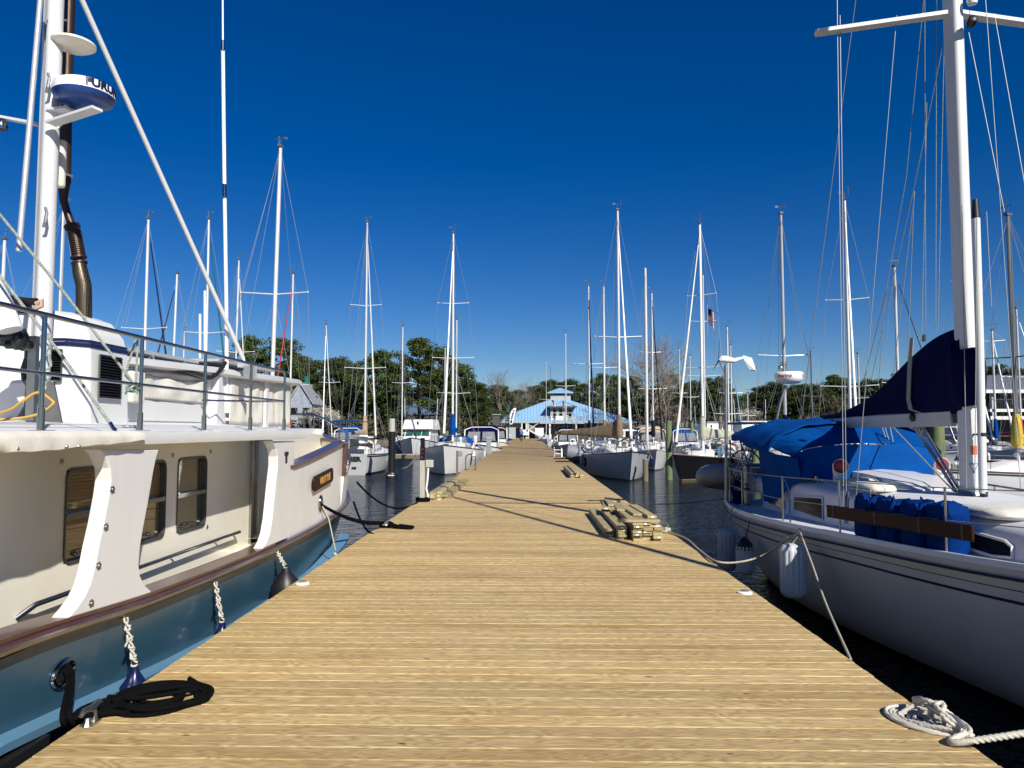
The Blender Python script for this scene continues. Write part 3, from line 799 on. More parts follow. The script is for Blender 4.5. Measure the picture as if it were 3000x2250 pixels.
mb.add([v for r_ in rings for v in r_], fs, mm); mb.add(rings[0], [tuple(range(k))], 0)
hull = mb.build('hull', [M['hullblue'], M['anti']], T, smooth=True)
def strip(name, prof, y0, y1, mt, parent=T, n=60, zf=None, xf=None, smooth=False, both=True, ang=40, nm=None):
    """profile (dx outward, dz) swept along the sheer"""
    o = None
    for sg in ((1, -1) if both else (1,)):
        rings = []
        for i in range(n + 1):
            y = lerp(y0, y1, i / n); X = (xf or xo)(y); z = (zf or zr)(y)
            d = ((xf or xo)(y + .02) - (xf or xo)(y - .02)) / .04
            nx, ny = 1 / math.sqrt(1 + d*d), -d / math.sqrt(1 + d*d)
            rings.append([Vector((CX + sg * (X - CX + dx * nx), y + dx * ny, z + dz)) for dx, dz in prof])
        o = MB().loft(rings).build(name, mt, parent, smooth=smooth, ang=ang)
    return o
strip('rub_rail', [(-.02, -.10), (.045, -.085), (.055, -.05), (.045, -.02), (-.02, -.02)], 3.86, 16.4, M['mahod'])
strip('rail_strip', [(.05, -.072), (.066, -.065), (.066, -.045), (.05, -.038)], 3.86, 16.3, M['steeld'])
strip('cap_rail', [(-.16, -.02), (.03, -.02), (.035, .012), (-.16, .014)], 3.86, 8.35, M['mahod'])
strip('cap_rail', [(-.18, -.10), (.045, -.10), (.055, -.03), (.03, .016), (-.17, .02)], -1.2, 3.84, M['maho'], smooth=False)
# guard plank near the waterline
GZ = [(-2, .04), (4, .0), (5.1, -.10), (6, -.18), (7, -.24), (10, -.24), (11, -.14), (12.5, -.06), (13.3, -.04)]
strip('guard', [(-.06, -.07), (.085, -.05), (.095, .0), (-.06, .03)], -1.2, 12.4, M['hullblue2'], zf=lambda y: tab(y, GZ), xf=lambda y: xo(y) - .03)
strip('lower_guard', [(.0, -.15), (.11, -.13), (.115, -.065), (.0, -.06)], -1.2, 4.35, M['black'], zf=lambda y: -.02, xf=lambda y: xo(y) - .03)
mb = MB(); mb.tube([(xo(3.75) + .006, 3.75, .42), (xo(3.7) + .004, 3.7, 0.03)], .006, 5); mb.build('hull_seam', M['hullblue2'], hull)
# side deck, inner bulwark, cabin wall
mb = MB(); mb.box((-3.45, -1, .04), (-2.86, 9.3, .10)); mb.box((CX*2 + 2.86, -1, .04), (CX*2 + 3.45, 9.3, .10)); mb.build('side_deck', M['deckpaint'], T)
WX = -3.32
mb = MB()
def rrect(px0, py0, px1, py1, X, r=.09, n=5):
    a = atx(px0, py0, X); b_ = atx(px1, py1, X)
    y0, y1, z0, z1 = a.y, b_.y, a.z, b_.z
    if z0 > z1: z0, z1 = z1, z0
    return y0, y1, z0, z1
wins = [(5.40, 6.01, .683, 1.36), (6.285, 6.895, .673, 1.365), (7.15, 7.78, .663, 1.37)]
def rr_poly(X, y0, y1, z0, z1, r=.07, n=5):
    out = []
    for cy, cz, a0 in ((y1 - r, z1 - r, 0), (y0 + r, z1 - r, 90), (y0 + r, z0 + r, 180), (y1 - r, z0 + r, 270)):
        for k in range(n + 1):
            a = R(a0 + 90 * k / n); out.append(Vector((X, cy + r*math.cos(a), cz + r*math.sin(a))))
    return out
# wall built as strips round the openings
ylist = [-.8, 5.40, 6.01, 6.285, 6.895, 7.15, 7.78, 12.2]
for i in range(7):
    y0, y1 = ylist[i], ylist[i + 1]
    if i in (1, 3, 5):
        wn = wins[(i - 1) // 2]
        mb.box((WX - .06, y0, .08), (WX, y1, wn[2])); mb.box((WX - .06, y0, wn[3]), (WX, y1, 1.58))
    else: mb.box((WX - .06, y0, .08), (WX, y1, 1.58))
mb.box((WX - .06, -.8, .08), (WX - .0, -.74, 1.58)); 
mb.box((CX*2 - WX, -.8, .08), (CX*2 - WX + .06, 12.2, 1.58)); mb.box((CX*2 - WX, -.86, .08), (WX, -.8, 1.58)); mb.box((CX*2 - WX, 12.2, .3), (WX, 12.26, 1.66))
wall = mb.build('deckhouse_wall', M['cream'], T)
for (y0, y1, z0, z1) in wins:
    po = rr_poly(WX + .004, y0 - .008, y1 + .008, z0 - .008, z1 + .008, .08); pi_ = rr_poly(WX + .004, y0 + .012, y1 - .012, z0 + .012, z1 - .012, .055)
    n = len(po); mb = MB(); vs = po + pi_ + [p - V(.05, 0, 0) for p in pi_]
    fs = [(k, (k+1) % n, n + (k+1) % n, n + k) for k in range(n)] + [(n + k, n + (k+1) % n, 2*n + (k+1) % n, 2*n + k) for k in range(n)]
    mb.add(vs, fs)
    mb.tube([p + V(.002, 0, 0) for p in po], .006, 6, closed=True)
    wf = mb.build('window', M['steelk'], wall, smooth=True)
    zm = (z0 + z1) / 2
    mb = MB(); mb.box((WX - .03, y0, zm - .02), (WX + .008, y1, zm + .02)); mb.box((WX - .03, y0, zm + .006), (WX + .014, y1, zm + .016)); mb.build('sash_bar', M['steel'], wf)
    MB().prism(rr_poly(WX - .034, y0, y1, z0, z1, .06), (-.004, 0, 0)).build('pane', M['glass_thin'] if 'glass_thin' in M else M['glass'], wf)
    mb = MB(); nb = 26
    for q in range(nb):
        zz = lerp(z0, z1, (q + .5) / nb)
        mb.obox((WX - .046, (y0 + y1) / 2 - (.06 if y0 > 7 else 0), zz), (.004, (y1 - y0) - (.10 if y0 > 7 else 0), (z1 - z0) / nb * .93), ry=8)
    mb.build('blind', M['blind'], wf)
    MB().box((WX - .10, y0 - .02, z0), (WX - .085, y1 + .02, z1)).build('dark_backing', M['dark'], wf)
    mb = MB()
    for yy in (y0 + .18, y0 + .40): mb.lathe([(.018, 0), (.018, .012), (.006, .016)], (WX - .03, yy, z0 + .05), 10, M=Matrix.Rotation(R(90), 3, 'Y'))
    mb.tube([(WX - .015, y0 + .18, z0 + .05), (WX + .004, y0 + .22, z0 + .062), (WX + .004, y0 + .36, z0 + .062), (WX - .015, y0 + .40, z0 + .05)], .006, 6)
    mb.build('sash_handle', M['steel'], wf, smooth=True)
# portholes caps / screws
for yy, zz in ((6.15, 1.42), (7.03, 1.41), (7.88, 1.42), (7.84, .64), (5.34, 1.42)):
    MB().lathe([(.022, 0), (.022, .006), (.014, .009)], (WX, yy, zz), 12, M=Matrix.Rotation(R(90), 3, 'Y')).build('snap_fastener', M['steeld'], wall, smooth=True)
# grab rail
for ya, yb in ((4.92, 8.55),):
    pts = [(WX, ya, .42)] + [(WX + .09, lerp(ya + .05, yb - .05, i / 8), .50 - .0 * i) for i in range(9)] + [(WX, yb, .47)]
    mb = MB().tube(pts, .019, 10)
    for q in (5.9, 7.0, 8.0): mb.tube([(WX + .085, q, .5), (WX, q, .48)], .01, 6)
    mb.build('grab_rail', M['steel'], wall, smooth=True)
# door at the forward end
mb = MB(); mb.box((WX - .01, 9.02, .28), (WX + .03, 9.10, 1.55)); mb.box((WX - .01, 9.16, .28), (WX + .02, 9.22, 1.55)); mb.build('door_frame', M['steeld'], wall)
mb = MB(); mb.box((WX - .02, 9.24, .30), (WX + .045, 9.95, 1.52)); mb.box((WX, 9.3, .95), (WX + .052, 9.88, 1.0)); mb.build('door', M['gel'], wall, bevel=.012)
MB().box((WX, 8.55, .20), (-2.98, 9.6, .30)).build('door_step', M['cream'], wall, bevel=.03)
# pillars
def pillar(outer, extra, th=.11):
    mb = MB()
    po = [atx(a, b_, -2.765) for a, b_ in outer]
    n = len(po); mb.prism(po, (-th, 0, 0))
    o = mb.build('wing_pillar', M['gel'], T, bevel=.012)
    return o
c1 = lambda a, b_: (a / 2.552, 1250 + b_ / 2.552)
c2 = lambda a, b_: (400 + a / 3.318, 1250 + b_ / 3.318)
p1 = pillar([c1(*q) for q in [(745,170),(775,205),(800,250),(822,310),(828,400),(812,520),(775,720),(735,900),(705,1060),(672,1180),(630,1270),(575,1350),(500,1440),(1133,1245),(1130,1225),(1090,1190),(1052,1120),(1040,1040),(1050,900),(1075,750),(1110,570),(1145,360),(1168,245),(1180,205),(1192,170)]], 0)
p2 = pillar([c2(*q) for q in [(1315,140),(1338,170),(1358,215),(1372,290),(1372,380),(1352,560),(1332,760),(1318,900),(1296,1030),(1270,1110),(1225,1190),(1478,1080),(1530,400),(1540,140)]], 0)
for q in ((838,470),(790,750),(735,1040),(680,1320)):
    p = atx(*c1(*q), -2.765)
    mb = MB()
    for a in range(3): mb.obox(p, (.012, .052, .014), rx=a*60 + 15)
    mb.lathe([(.014, 0), (.012, .014), (.004, .018)], p, 8, M=Matrix.Rotation(R(90), 3, 'Y'))
    mb.build('snap_fastener', M['steeld'], p1)
p = atx(*c2(1455, 262), -2.765); mb = MB(); mb.obox(p, (.02, .13, .045)); mb.obox(p - V(0, 0, .06), (.016, .06, .10)); mb.build('rope_hook', M['black'], p2, bevel=.006)
p = atx(*c1(893, 195), -2.80); mb = MB(); mb.obox(p, (.02, .03, .03)); mb.tube([p, p + V(.03, .02, -.02)], .008, 6); mb.build('hook', M['black'], p1)
# bulwark forward of pillar 2
ZC1 = [(8.9, 1.195), (9.5, 1.235), (10.5, 1.33), (11.5, 1.42), (11.7, 1.44)]
ZC2 = [(11.6, .93), (12.2, 1.06), (13, 1.20), (14, 1.36), (15, 1.50), (16.45, 1.68)]
def bulw(y0, y1, zt, th=.07, flare=.0, both=True, n=24):
    for sg in (1, -1):
        rings = []
        for i in range(n + 1):
            y = lerp(y0, y1, i / n); X = xo(y); zb = zr(y) - .02; z = zt(y)
            rings.append([Vector((CX + sg*(X - CX), y, zb)), Vector((CX + sg*(X - CX + flare*.5), y, (zb + z)/2)), Vector((CX + sg*(X - CX + flare), y, z)),
                          Vector((CX + sg*(X - CX + flare - th), y, z)), Vector((CX + sg*(X - CX - th), y, zb))])
        yield MB().loft(rings).build('bulwark', M['gel'], T, smooth=True, ang=30)
list(bulw(8.78, 11.62, lambda y: tab(y, ZC1), flare=.02))
list(bulw(11.6, 16.42, lambda y: stab(y, ZC2), flare=.05))
strip('bulwark_cap', [(-.12, .0), (.05, .0), (.055, .035), (-.12, .045)], 8.82, 11.66, M['mahod'], zf=lambda y: tab(y, ZC1), n=16)
strip('bulwark_cap', [(-.12, .0), (.07, .0), (.075, .035), (-.12, .045)], 11.6, 16.4, M['mahod'], zf=lambda y: stab(y, ZC2), n=40)
mb = MB(); mb.obox((-2.9, 11.64, 1.2), (.24, .07, .52)); mb.build('bulwark_cap', M['mahod'], T, bevel=.01)
# Portuguese bridge sweeping round the front
pts = [Vector((-2.86, 11.6, 1.44)), Vector((-3.1, 11.95, 1.455)), Vector((-3.6, 12.5, 1.5)), Vector((-4.3, 12.9, 1.54)), Vector((CX, 13.05, 1.56)), Vector((2*CX + 4.3, 12.9, 1.54)), Vector((2*CX + 3.6, 12.5, 1.5)), Vector((2*CX + 2.86, 11.6, 1.44))]
MB().loft([[p + V(0, .05, -.9), p + V(0, .05, 0), p + V(.0, -.04, 0), p + V(0, -.04, -.9)] for p in pts]).build('bridge_bulwark', M['cream'], T, smooth=True, ang=50)
MB().loft([[p + V(0, .08, 0), p + V(0, .08, .045), p + V(.0, -.08, .045), p + V(0, -.08, 0)] for p in pts]).build('bridge_cap', M['mahod'], T, smooth=True, ang=50)
mb = MB()
rings = [[Vector((CX + s_*(xo(y) - CX - .06), y, lerp(.35, 1.25, max(0, (y - 9) / 7.4)))) for s_ in (-1, 0, 1)] for y in (9, 10, 11, 12, 13, 14, 15, 15.8, 16.3)]
mb.loft(rings, closed=False, caps=False).build('foredeck', M['cream'], T, smooth=True)
# pulpit rail round the bow
pp = [(996,1312,11.68),(1013,1296,12.2),(1019,1282,12.9),(1014,1268,13.7),(996,1251,14.5),(952,1227,15.6),(915,1214,16.3)]
pts = [at(*p) for p in pp]; pts += [Vector((2*CX - p.x, p.y, p.z)) for p in reversed(pts)]
MB().tube(pts, .024, 10).build('bow_rail', M['steel'], T, smooth=True)
for i, y in enumerate((11.75, 12.1, 12.5, 13.3, 14.1, 14.9, 15.7)):
    for sg in (1, -1):
        X = CX + sg*(xo(y) - CX + .02)
        zt_ = tab(y, [(p.y, p.z) for p in pts[:7]])
        MB().tube([(X, y, stab(y, ZC2) + .02), (X, y, zt_)], .013, 8).build('bow_stanchion', M['steel'], T, smooth=True)
# rub rail keeps the bow; name board
def onside(p, y, z, dx=.02, roll=0, pitch=0):
    c, s_ = math.cos(roll), math.sin(roll)
    a = p.x * c - p.y * s_; b_ = p.x * s_ + p.y * c
    return Vector((xo(y + a) + dx + p.z, y + a, z + b_))
yn, zn, rl = 10.22, .98, R(4.5)
pl = rr_poly(0, -.50, .50, -.10, .10, .07)
mb = MB(); f_ = [onside(Vector((q.y, q.z, 0)), yn, zn, .035, rl) for q in pl]; n = len(f_)
mb.add(f_ + [q + V(.03, 0, 0) for q in f_], [tuple(range(n)), tuple(range(2*n - 1, n - 1, -1))] + [(k, (k+1) % n, n + (k+1) % n, n + k) for k in range(n)])
nb_ = mb.build('name_board', M['maho2'], T, bevel=.012)
MB().text('VALKYRIE', .15, None, ext=.002, bold=-.003, sx=.86, fn=lambda p: onside(Vector((p.x + .03, p.y, p.z)), yn, zn, .070, rl)).build('lettering', M['gold'], nb_)
# registration numerals near the bow
MB().text('OGG', .26, None, ext=.002, bold=.012, fn=lambda p: onside(p, 12.55, .86, .022, R(9)) + V(0, 0, 0)).build('hull_lettering', M['white'], T)
# hawse holes
def hawse(y, z, a, b_, par=T, dx=.02):
    mb = MB(); X = xo(y) + dx; n = 24
    ring = [Vector((X, y + math.cos(2*math.pi*k/n)*a, z + math.sin(2*math.pi*k/n)*b_ + math.cos(2*math.pi*k/n)*a*.12)) for k in range(n)]
    mb.tube(ring, .018, 8, closed=True)
    o = mb.build('hawse_pipe', M['steel'], par, smooth=True)
    MB().prism([V(X - .004, (q.y - y)*.95 + y, (q.z - z)*.95 + z) for q in ring], (-.012, 0, 0)).build('hawse_opening', M['black'], o)
    return Vector((X, y, z))
H1 = hawse(4.60, .18, .10, .062, dx=-.005)
H2 = hawse(10.2, .66, .06, .09)
# upper side deck and overhang
prof = lambda y: [(-2.76, 1.555), (-2.74, 1.585), (-2.76, 1.615), (-2.85, 1.634), (-3.2, 1.668), (-3.8, 1.725), (CX, 1.74), (2*CX + 3.8, 1.725), (2*CX + 3.2, 1.668), (2*CX + 2.85, 1.632), (2*CX + 2.7, 1.585), (2*CX + 2.72, 1.555)]
rings = []
for y, ins in ((-1, 0), (0, 0), (3, 0), (6, 0), (9.2, 0), (9.33, .03), (9.42, .15), (9.46, .4)):
    rings.append([Vector((CX + (x - CX) * (1 - ins/2.4), y, z)) for x, z in prof(y)])
MB().loft(rings).build('upper_deck', M['deckpaint'], T, smooth=True, ang=30)
strip('deck_fascia', [(-.03, -.045), (.02, -.04), (.028, .0), (.02, .045), (-.04, .06)], -1, 9.3, M['gel'], xf=lambda y: -2.755, zf=lambda y: 1.585, n=3, smooth=True)
MB().box((2*CX + 3.4, 9.3, 1.58), (-3.4, 12.3, 1.67)).build('pilothouse_deck', M['gel'], T)
# rolled canvas flap on the fascia
rings = []
for i in range(40):
    u = i / 39; y = lerp(2.6, 5.3, u); dr = .006 * math.sin(i * 1.7) + .006 * math.sin(i * .7)
    k = 1 - .75 * max(0, (u - .55) / .45)
    rings.append([Vector((-2.80, y, 1.645)), Vector((-2.715 + dr*.3, y, 1.632)), Vector((-2.70 + dr*.6, y, 1.60 - .0*k)), Vector((-2.702 + dr, y, 1.59 - .060*k + dr*.5)), Vector((-2.712 + dr, y, 1.59 - .063*k + dr*.5)), Vector((-2.74, y, 1.60))])
cf = MB().loft(rings).build('canvas_flap', M['canvas'], T, smooth=True, ang=70)
for y in (3.55, 3.95, 4.38, 4.5): MB().ell((-2.698, y, 1.55), (.012, .012, .012), 8).build('snap_fastener', M['steeld'], cf)
# rails on the upper deck
SY = [1.05, 2.2, 3.35, 4.5, 5.67, 6.81, 7.96, 9.08]; SX = -2.935
for y in SY:
    mb = MB(); mb.tube([(SX, y, 1.63), (SX, y, 2.345)], .0145, 10); mb.tube([(SX, y, 1.63), (SX, y, 1.78)], .022, 10)
    mb.obox((SX, y, 1.642), (.10, .13, .012))
    mb.build('stanchion', M['steel'], T, smooth=True)
MB().tube([(SX, 0, 2.35), (SX, 9.0, 2.355), (SX, 9.07, 2.345), (SX, 9.085, 2.31)], .0158, 12).build('top_rail', M['steel'], T, smooth=True)
MB().tube([(SX, 0, 1.99), (SX, 9.08, 1.995), (SX - .4, 9.12, 1.995), (SX - .80, 8.6, 1.99)], .0122, 10).build('middle_rail', M['steel'], T, smooth=True)
# flybridge coaming and pilothouse
FX = -3.80
mb = MB()
mb.box((2*CX - FX, 5.9, 1.69), (FX, 6.0, 2.05)); 
mb.box((FX - .06, 6.0, 1.69), (FX, 9.3, 2.28)); mb.box((2*CX - FX, 6.0, 1.69), (2*CX - FX + .06, 9.3, 2.28)); mb.box((2*CX - FX, 9.3, 1.66), (FX, 12.1, 2.40))
fly = mb.build('flybridge_house', M['gel'], T, bevel=.03)
mb = MB(); mb.prism([(FX + .004, 6.9, 1.74), (FX + .004, 8.85, 1.74), (FX + .004, 8.75, 1.93), (FX + .004, 6.95, 1.95)], (.012, 0, 0)); mb.build('locker_panel', M['gel'], fly, bevel=.004)
MB().prism([(FX - .02, 8.95, 1.70), (FX - .02, 9.28, 1.70), (FX - .02, 9.15, 2.30), (FX - .02, 9.02, 2.30)], (.10, 0, 0)).build('coaming_end', M['gel'], fly, bevel=.02)
def roofz(y): return tab(y, [(6.1, 2.29), (9.35, 2.39), (9.6, 2.38), (12.6, 2.46)])
rings = []
for y, w_ in ((6.1, 0), (6.3, .07), (8, .09), (9.2, .10), (9.5, .12), (11.2, .14), (12.4, .08), (12.72, -.25)):
    z = roofz(y); X = FX + w_
    rings.append([Vector((X - .05, y, z - .07)), Vector((X, y, z - .045)), Vector((X, y, z)), Vector((X - .06, y, z + .03)), Vector((CX, y, z + .07)), Vector((2*CX - X + .06, y, z + .03)), Vector((2*CX - X, y, z)), Vector((2*CX - X, y, z - .045)), Vector((2*CX - X + .05, y, z - .07))])
MB().loft(rings).build('house_roof', M['gel'], fly, smooth=True, ang=35)
def cloth(name, X, y0, y1, z0, z1, mt, par, nx=22, nz=10, amp=.02, sagt=.0, seed=0):
    vs = []
    for j in range(nz + 1):
        for i in range(nx + 1):
            u, v = i / nx, j / nz
            d = amp * (noise.noise(Vector((u*5 + seed, v*1.6, seed))) + .6*math.sin(u*26 + seed + v*2) * .35) * math.sin(math.pi*u)**.3
            vs.append(Vector((X + .02 + d, lerp(y0, y1, u), lerp(z0, z1, v) - sagt*math.sin(math.pi*u)*v)))
    fs = [(j*(nx+1)+i, j*(nx+1)+i+1, (j+1)*(nx+1)+i+1, (j+1)*(nx+1)+i) for j in range(nz) for i in range(nx)]
    return MB().add(vs, fs).build(name, mt, par, smooth=True, ang=80, solid=.006)
cloth('canvas_window_cover', FX, 7.15, 8.85, 1.96, 2.22, M['canvas'], fly, seed=2, amp=.03, sagt=.03)
cloth('canvas_window_cover', FX, 9.5, 10.75, 1.72, 2.31, M['canvas'], fly, seed=5, amp=.035)
cloth('canvas_window_cover', FX, 10.95, 12.0, 1.72, 2.33, M['canvas'], fly, seed=9, amp=.03)
MB().box((FX, 10.78, 1.68), (FX + .05, 10.9, 2.34)).build('window_post', M['gel'], fly, bevel=.008)
mb = MB(); mb.tube([at(898, 1103, 12.75), at(898, 1121, 12.75)], .035, 12); mb.build('side_light', M['lensg'], fly, smooth=True)
# solar panels on the roof
for (y0, y1, x0, x1, z, t_) in ((6.9, 9.1, -5.3, -4.0, 2.47, 2), (9.55, 11.7, -5.2, -3.95, 2.56, 3)):
    mb = MB(); mb.obox(((x0+x1)/2, (y0+y1)/2, z), (x1 - x0, y1 - y0, .035), rx=t_ * .2)
    o = mb.build('solar_panel', M['alum'], T, bevel=.004)
    MB().obox(((x0+x1)/2, (y0+y1)/2, z + .02), (x1 - x0 - .06, y1 - y0 - .06, .006), rx=t_*.2).build('solar_cells', M['solar'], o)
    mb = MB()
    for q in (.15, .5, .85):
        yy = lerp(y0, y1, q); mb.tube([(x1 - .05, yy - .12, z - .11), (x1 - .03, yy, z - .01), (x1 - .05, yy + .12, z - .11)], .012, 6)
    mb.build('panel_bracket', M['alum'], o)
# exhaust housing with louvres
mb = MB()
hs_ = [[(-5.0, 6.0), (-3.72, 6.0), (-3.60, 6.15), (-3.60, 6.75), (-3.72, 6.85), (-5.0, 6.85)]]
rings = []
for z, s_ in ((1.69, 1), (2.34, .97), (2.46, .93), (2.60, .80), (2.64, .66)):
    rings.append([Vector((-4.3 + (x + 4.3) * s_, 6.42 + (y - 6.42) * s_, z)) for x, y in hs_[0]])
hs2 = MB().loft(rings).build('exhaust_housing', M['gel'], T, bevel=.014)
for dz, hh in ((2.385, .022), (2.35, .035)):
    rings = []
    for z in (dz - hh/2, dz + hh/2):
        s_ = .975 - (z - 2.34) * .28
        rings.append([Vector((-4.3 + (x + 4.3) * (s_ + .004), 6.42 + (y - 6.42) * (s_ + .006), z)) for x, y in hs_[0]])
    MB().loft(rings).build('stripe', M['navyp'], hs2)
def louvre(c, ax, wd, ht, n, nm='louvre_vent'):
    c = Vector(c); mb = MB()
    u = Vector(ax).normalized(); nrm = u.cross(V(0, 0, 1))
    a = c - u*wd/2; b_ = c + u*wd/2
    mb.prism([a - V(0,0,ht/2), b_ - V(0,0,ht/2), b_ + V(0,0,ht/2), a + V(0,0,ht/2)], nrm*.006)
    o = mb.build(nm, M['dark'], hs2)
    mb = MB()
    for i in range(n):
        z = -ht/2 + ht*(i + .5)/n
        mb.beam(a + V(0,0,z) + nrm*.014, b_ + V(0,0,z) + nrm*.014, .022, .006)
    mb.build('slat', M['black'], o)
    mb = MB()
    for p, q in ((a - V(0,0,ht/2), b_ - V(0,0,ht/2)), (a + V(0,0,ht/2), b_ + V(0,0,ht/2)), (a - V(0,0,ht/2), a + V(0,0,ht/2)), (b_ - V(0,0,ht/2), b_ + V(0,0,ht/2))):
        mb.tube([p + nrm*.01, q + nrm*.01], .008, 6)
    mb.build('vent_frame', M['steeld'], o)
louvre((-3.90, 5.99, 2.17), (1, 0, 0), .30, .25, 12)
louvre((-3.592, 6.40, 2.10), (0, 1, 0), .34, .36, 15)
mb = MB(); mb.obox((-3.70, 7.02, 2.05), (.10, .24, .30)); mb.build('junction_box', M['canvas'], T, bevel=.02)
MB().tube(sm([at(325,1072,6.75), at(400,1073,7.3), at(500,1080,7.9), at(560,1092,8.3), at(600,1105,8.7), at(618,1106,8.8), at(640,1090,8.95), at(660,1062,9.1)]), .026, 10).build('black_hose', M['black'], T, smooth=True)
MB().tube([at(370,1088,6.9), at(460,1092,7.6), at(545,1100,8.2), at(585,1110,8.6)], .018, 8).build('grey_conduit', M['steeld'], T, smooth=True)
# exhaust stack
q = lambda a, b_: at(a, b_, 6.45)
ex = MB().tube([q(207,-60), q(203,0), q(194,300), q(190,535)], .050, 16).build('exhaust_pipe', M['pipe'], T, smooth=True)
MB().tube([q(190,530), q(187,556), q(186,585), q(196,620), q(211,662)], [.049, .042, .033, .031, .034], 14).build('pipe_elbow', M['pipe'], ex, smooth=True)
mb = MB(); pts = []; rs = []
a, b_ = q(217, 676), q(231, 750)
for i in range(49): pts.append(a.lerp(b_, i / 48)); rs.append(.058 if i % 4 in (0, 1) else .049)
mb.tube(pts, rs, 16); mb.build('bellows', M['pipe'], ex)
mb = MB()
for c, d in ((q(210, 660), q(213, 668)), (q(230, 752), q(231, 757)), (q(232, 768), q(233, 773))): mb.tube([c, d], .066, 16)
mb.build('flange', M['pipe'], ex, smooth=True)
def perf_material():
    m, t, b = nmat('perforated_heat_shield'); b.inputs['Metallic'].default_value = .8; b.inputs['Roughness'].default_value = .42
    tc = N(t, 'ShaderNodeTexCoord'); vo = N(t, 'ShaderNodeTexVoronoi', i_Scale=75.0, i_Randomness=.15); t.links.new(tc.outputs['Object'], vo.inputs['Vector'])
    rp = N(t, 'ShaderNodeValToRGB'); e = rp.color_ramp.elements; e[0].position = .34; e[0].color = (.012, .010, .008, 1); e[1].position = .46; e[1].color = (.11, .09, .062, 1)
    t.links.new(vo.outputs['Distance'], rp.inputs[0]); t.links.new(rp.outputs[0], b.inputs['Base Color']); return m
M['perf'] = perf_material()
MB().tube([q(231,772), q(237,805), q(245,835), q(246,870), q(246,943)], [.058, .064, .064, .064, .064], 20).build('heat_shield', M['perf'], ex, smooth=True, ang=25)
MB().tube([q(246,940), q(246,975)], .035, 14).build('pipe_stub', M['pipe'], ex, smooth=True)
for yy in (68, 228, 515): 
    p = q(198 - yy*.012, yy); mb = MB(); mb.tube([p + V(0, 0, -.008), p + V(0, 0, .008)], .055, 16); mb.obox(p + V(-.07, -.02, 0), (.07, .04, .05)); mb.obox(p + V(-.12, -.02, 0), (.04, .06, .07))
    mb.build('pipe_clamp', M['white'], ex)
# mast
mx_, my_ = at(117, 1234, 5.8).x, 5.8
el = [(math.cos(2*math.pi*k/20), math.sin(2*math.pi*k/20)*1.15) for k in range(20)]
ms = MB().tube([(mx_, my_, 1.70), (mx_, my_, 9.8)], .057, 20, prof=el).build('mast', M['mastw'], T, smooth=True)
MB().box((mx_ - .066, my_ - .05, 1.75), (mx_ - .055, my_ + .05, 9.8)).build('sail_track', M['alum'], ms)
mb = MB(); mb.prism([(mx_ + .06, my_ - .1, 1.69), (mx_ + .24, my_ - .1, 1.69), (mx_ + .16, my_ - .1, 2.02), (mx_ + .11, my_ - .1, 2.02)], (0, .012, 0)); mb.build('tabernacle_plate', M['steeld'], ms)
for yy in (250, 640):
    p = at(150 - yy*.02, yy, 5.72); MB().tube([p + V(.02,-.05,.07), p + V(.05,-.08,.02), p + V(.04,-.08,-.05), p + V(.01,-.05,-.08)], .012, 6).build('cleat', M['galv'], ms, smooth=True)
for z_ in (1.95, 2.25):
    mb = MB(); pts = []
    for i in range(30):
        a = i * .63; pts.append(V(mx_ + .09 + .045*math.cos(a), my_ - .10 + .02*math.sin(a), z_ + .14*math.sin(a*.5 + z_)))
    mb.tube(pts, .008, 6).build('halyard_coil', M['greyr'], ms, smooth=True)
# crosstree and radomes
mb = MB(); mb.beam(at(148, 362, 5.7), at(285, 318, 5.5), .09, .02); mb.beam(at(110, 364, 5.8), at(-30, 338, 5.9), .07, .02); mb.build('crosstree', M['mastw'], ms)
MB().lathe([(.045, -.05), (.05, -.02), (.03, .03), (.01, .04)], at(5, 362, 5.85), 12).build('deck_light', M['steel'], ms, smooth=True)
rc = at(246, 283, 5.75); rr_ = .225
rdm = MB().lathe([(.05, .10), (rr_*.8, .095), (rr_*.96, .075), (rr_, .04), (rr_, .0)][::-1] , rc, 40).build('radome', M['white'], ms, smooth=True, ang=50)
MB().lathe([(.08, -.075), (rr_*.7, -.062), (rr_*.93, -.035), (rr_*1.004, -.001)], rc, 40).build('radome_base', mat('radome_blue', (.01, .055, .26), .3), rdm, smooth=True)
def rtext(p):
    a = R(-58) + p.x / rr_
    return rc + V(math.cos(a)*(rr_ + .003 + p.z), math.sin(a)*(rr_ + .003 + p.z), .040 + p.y)
MB().text('FURUNO', .085, None, ext=.001, bold=.004, fn=rtext, align='LEFT', sx=1.1).build('lettering', M['navyp'], rdm)
mb = MB(); mb.beam(at(160, 330, 5.8), at(215, 325, 5.75), .16, .02); mb.prism([at(150,400,5.8), at(150,330,5.8), at(215,325,5.78)], (0, .01, 0)); mb.build('radome_bracket', M['mastw'], ms)
dc = at(215, 128, 5.85); MB().lathe([(.03, -.045), (.12, -.04), (.165, -.012), (.165, .004), (.10, .02), (.02, .03)], dc, 28).build('satellite_dome', M['cream'], ms, smooth=True)
MB().beam(at(165, 100, 5.8), at(190, 128, 5.85), .06, .08).build('dome_bracket', M['mastw'], ms)
mb = MB(); mb.obox(at(178, 480, 5.95), (.07, .06, .40)); mb.build('mast_light_box', M['canvas'], ms, bevel=.02)
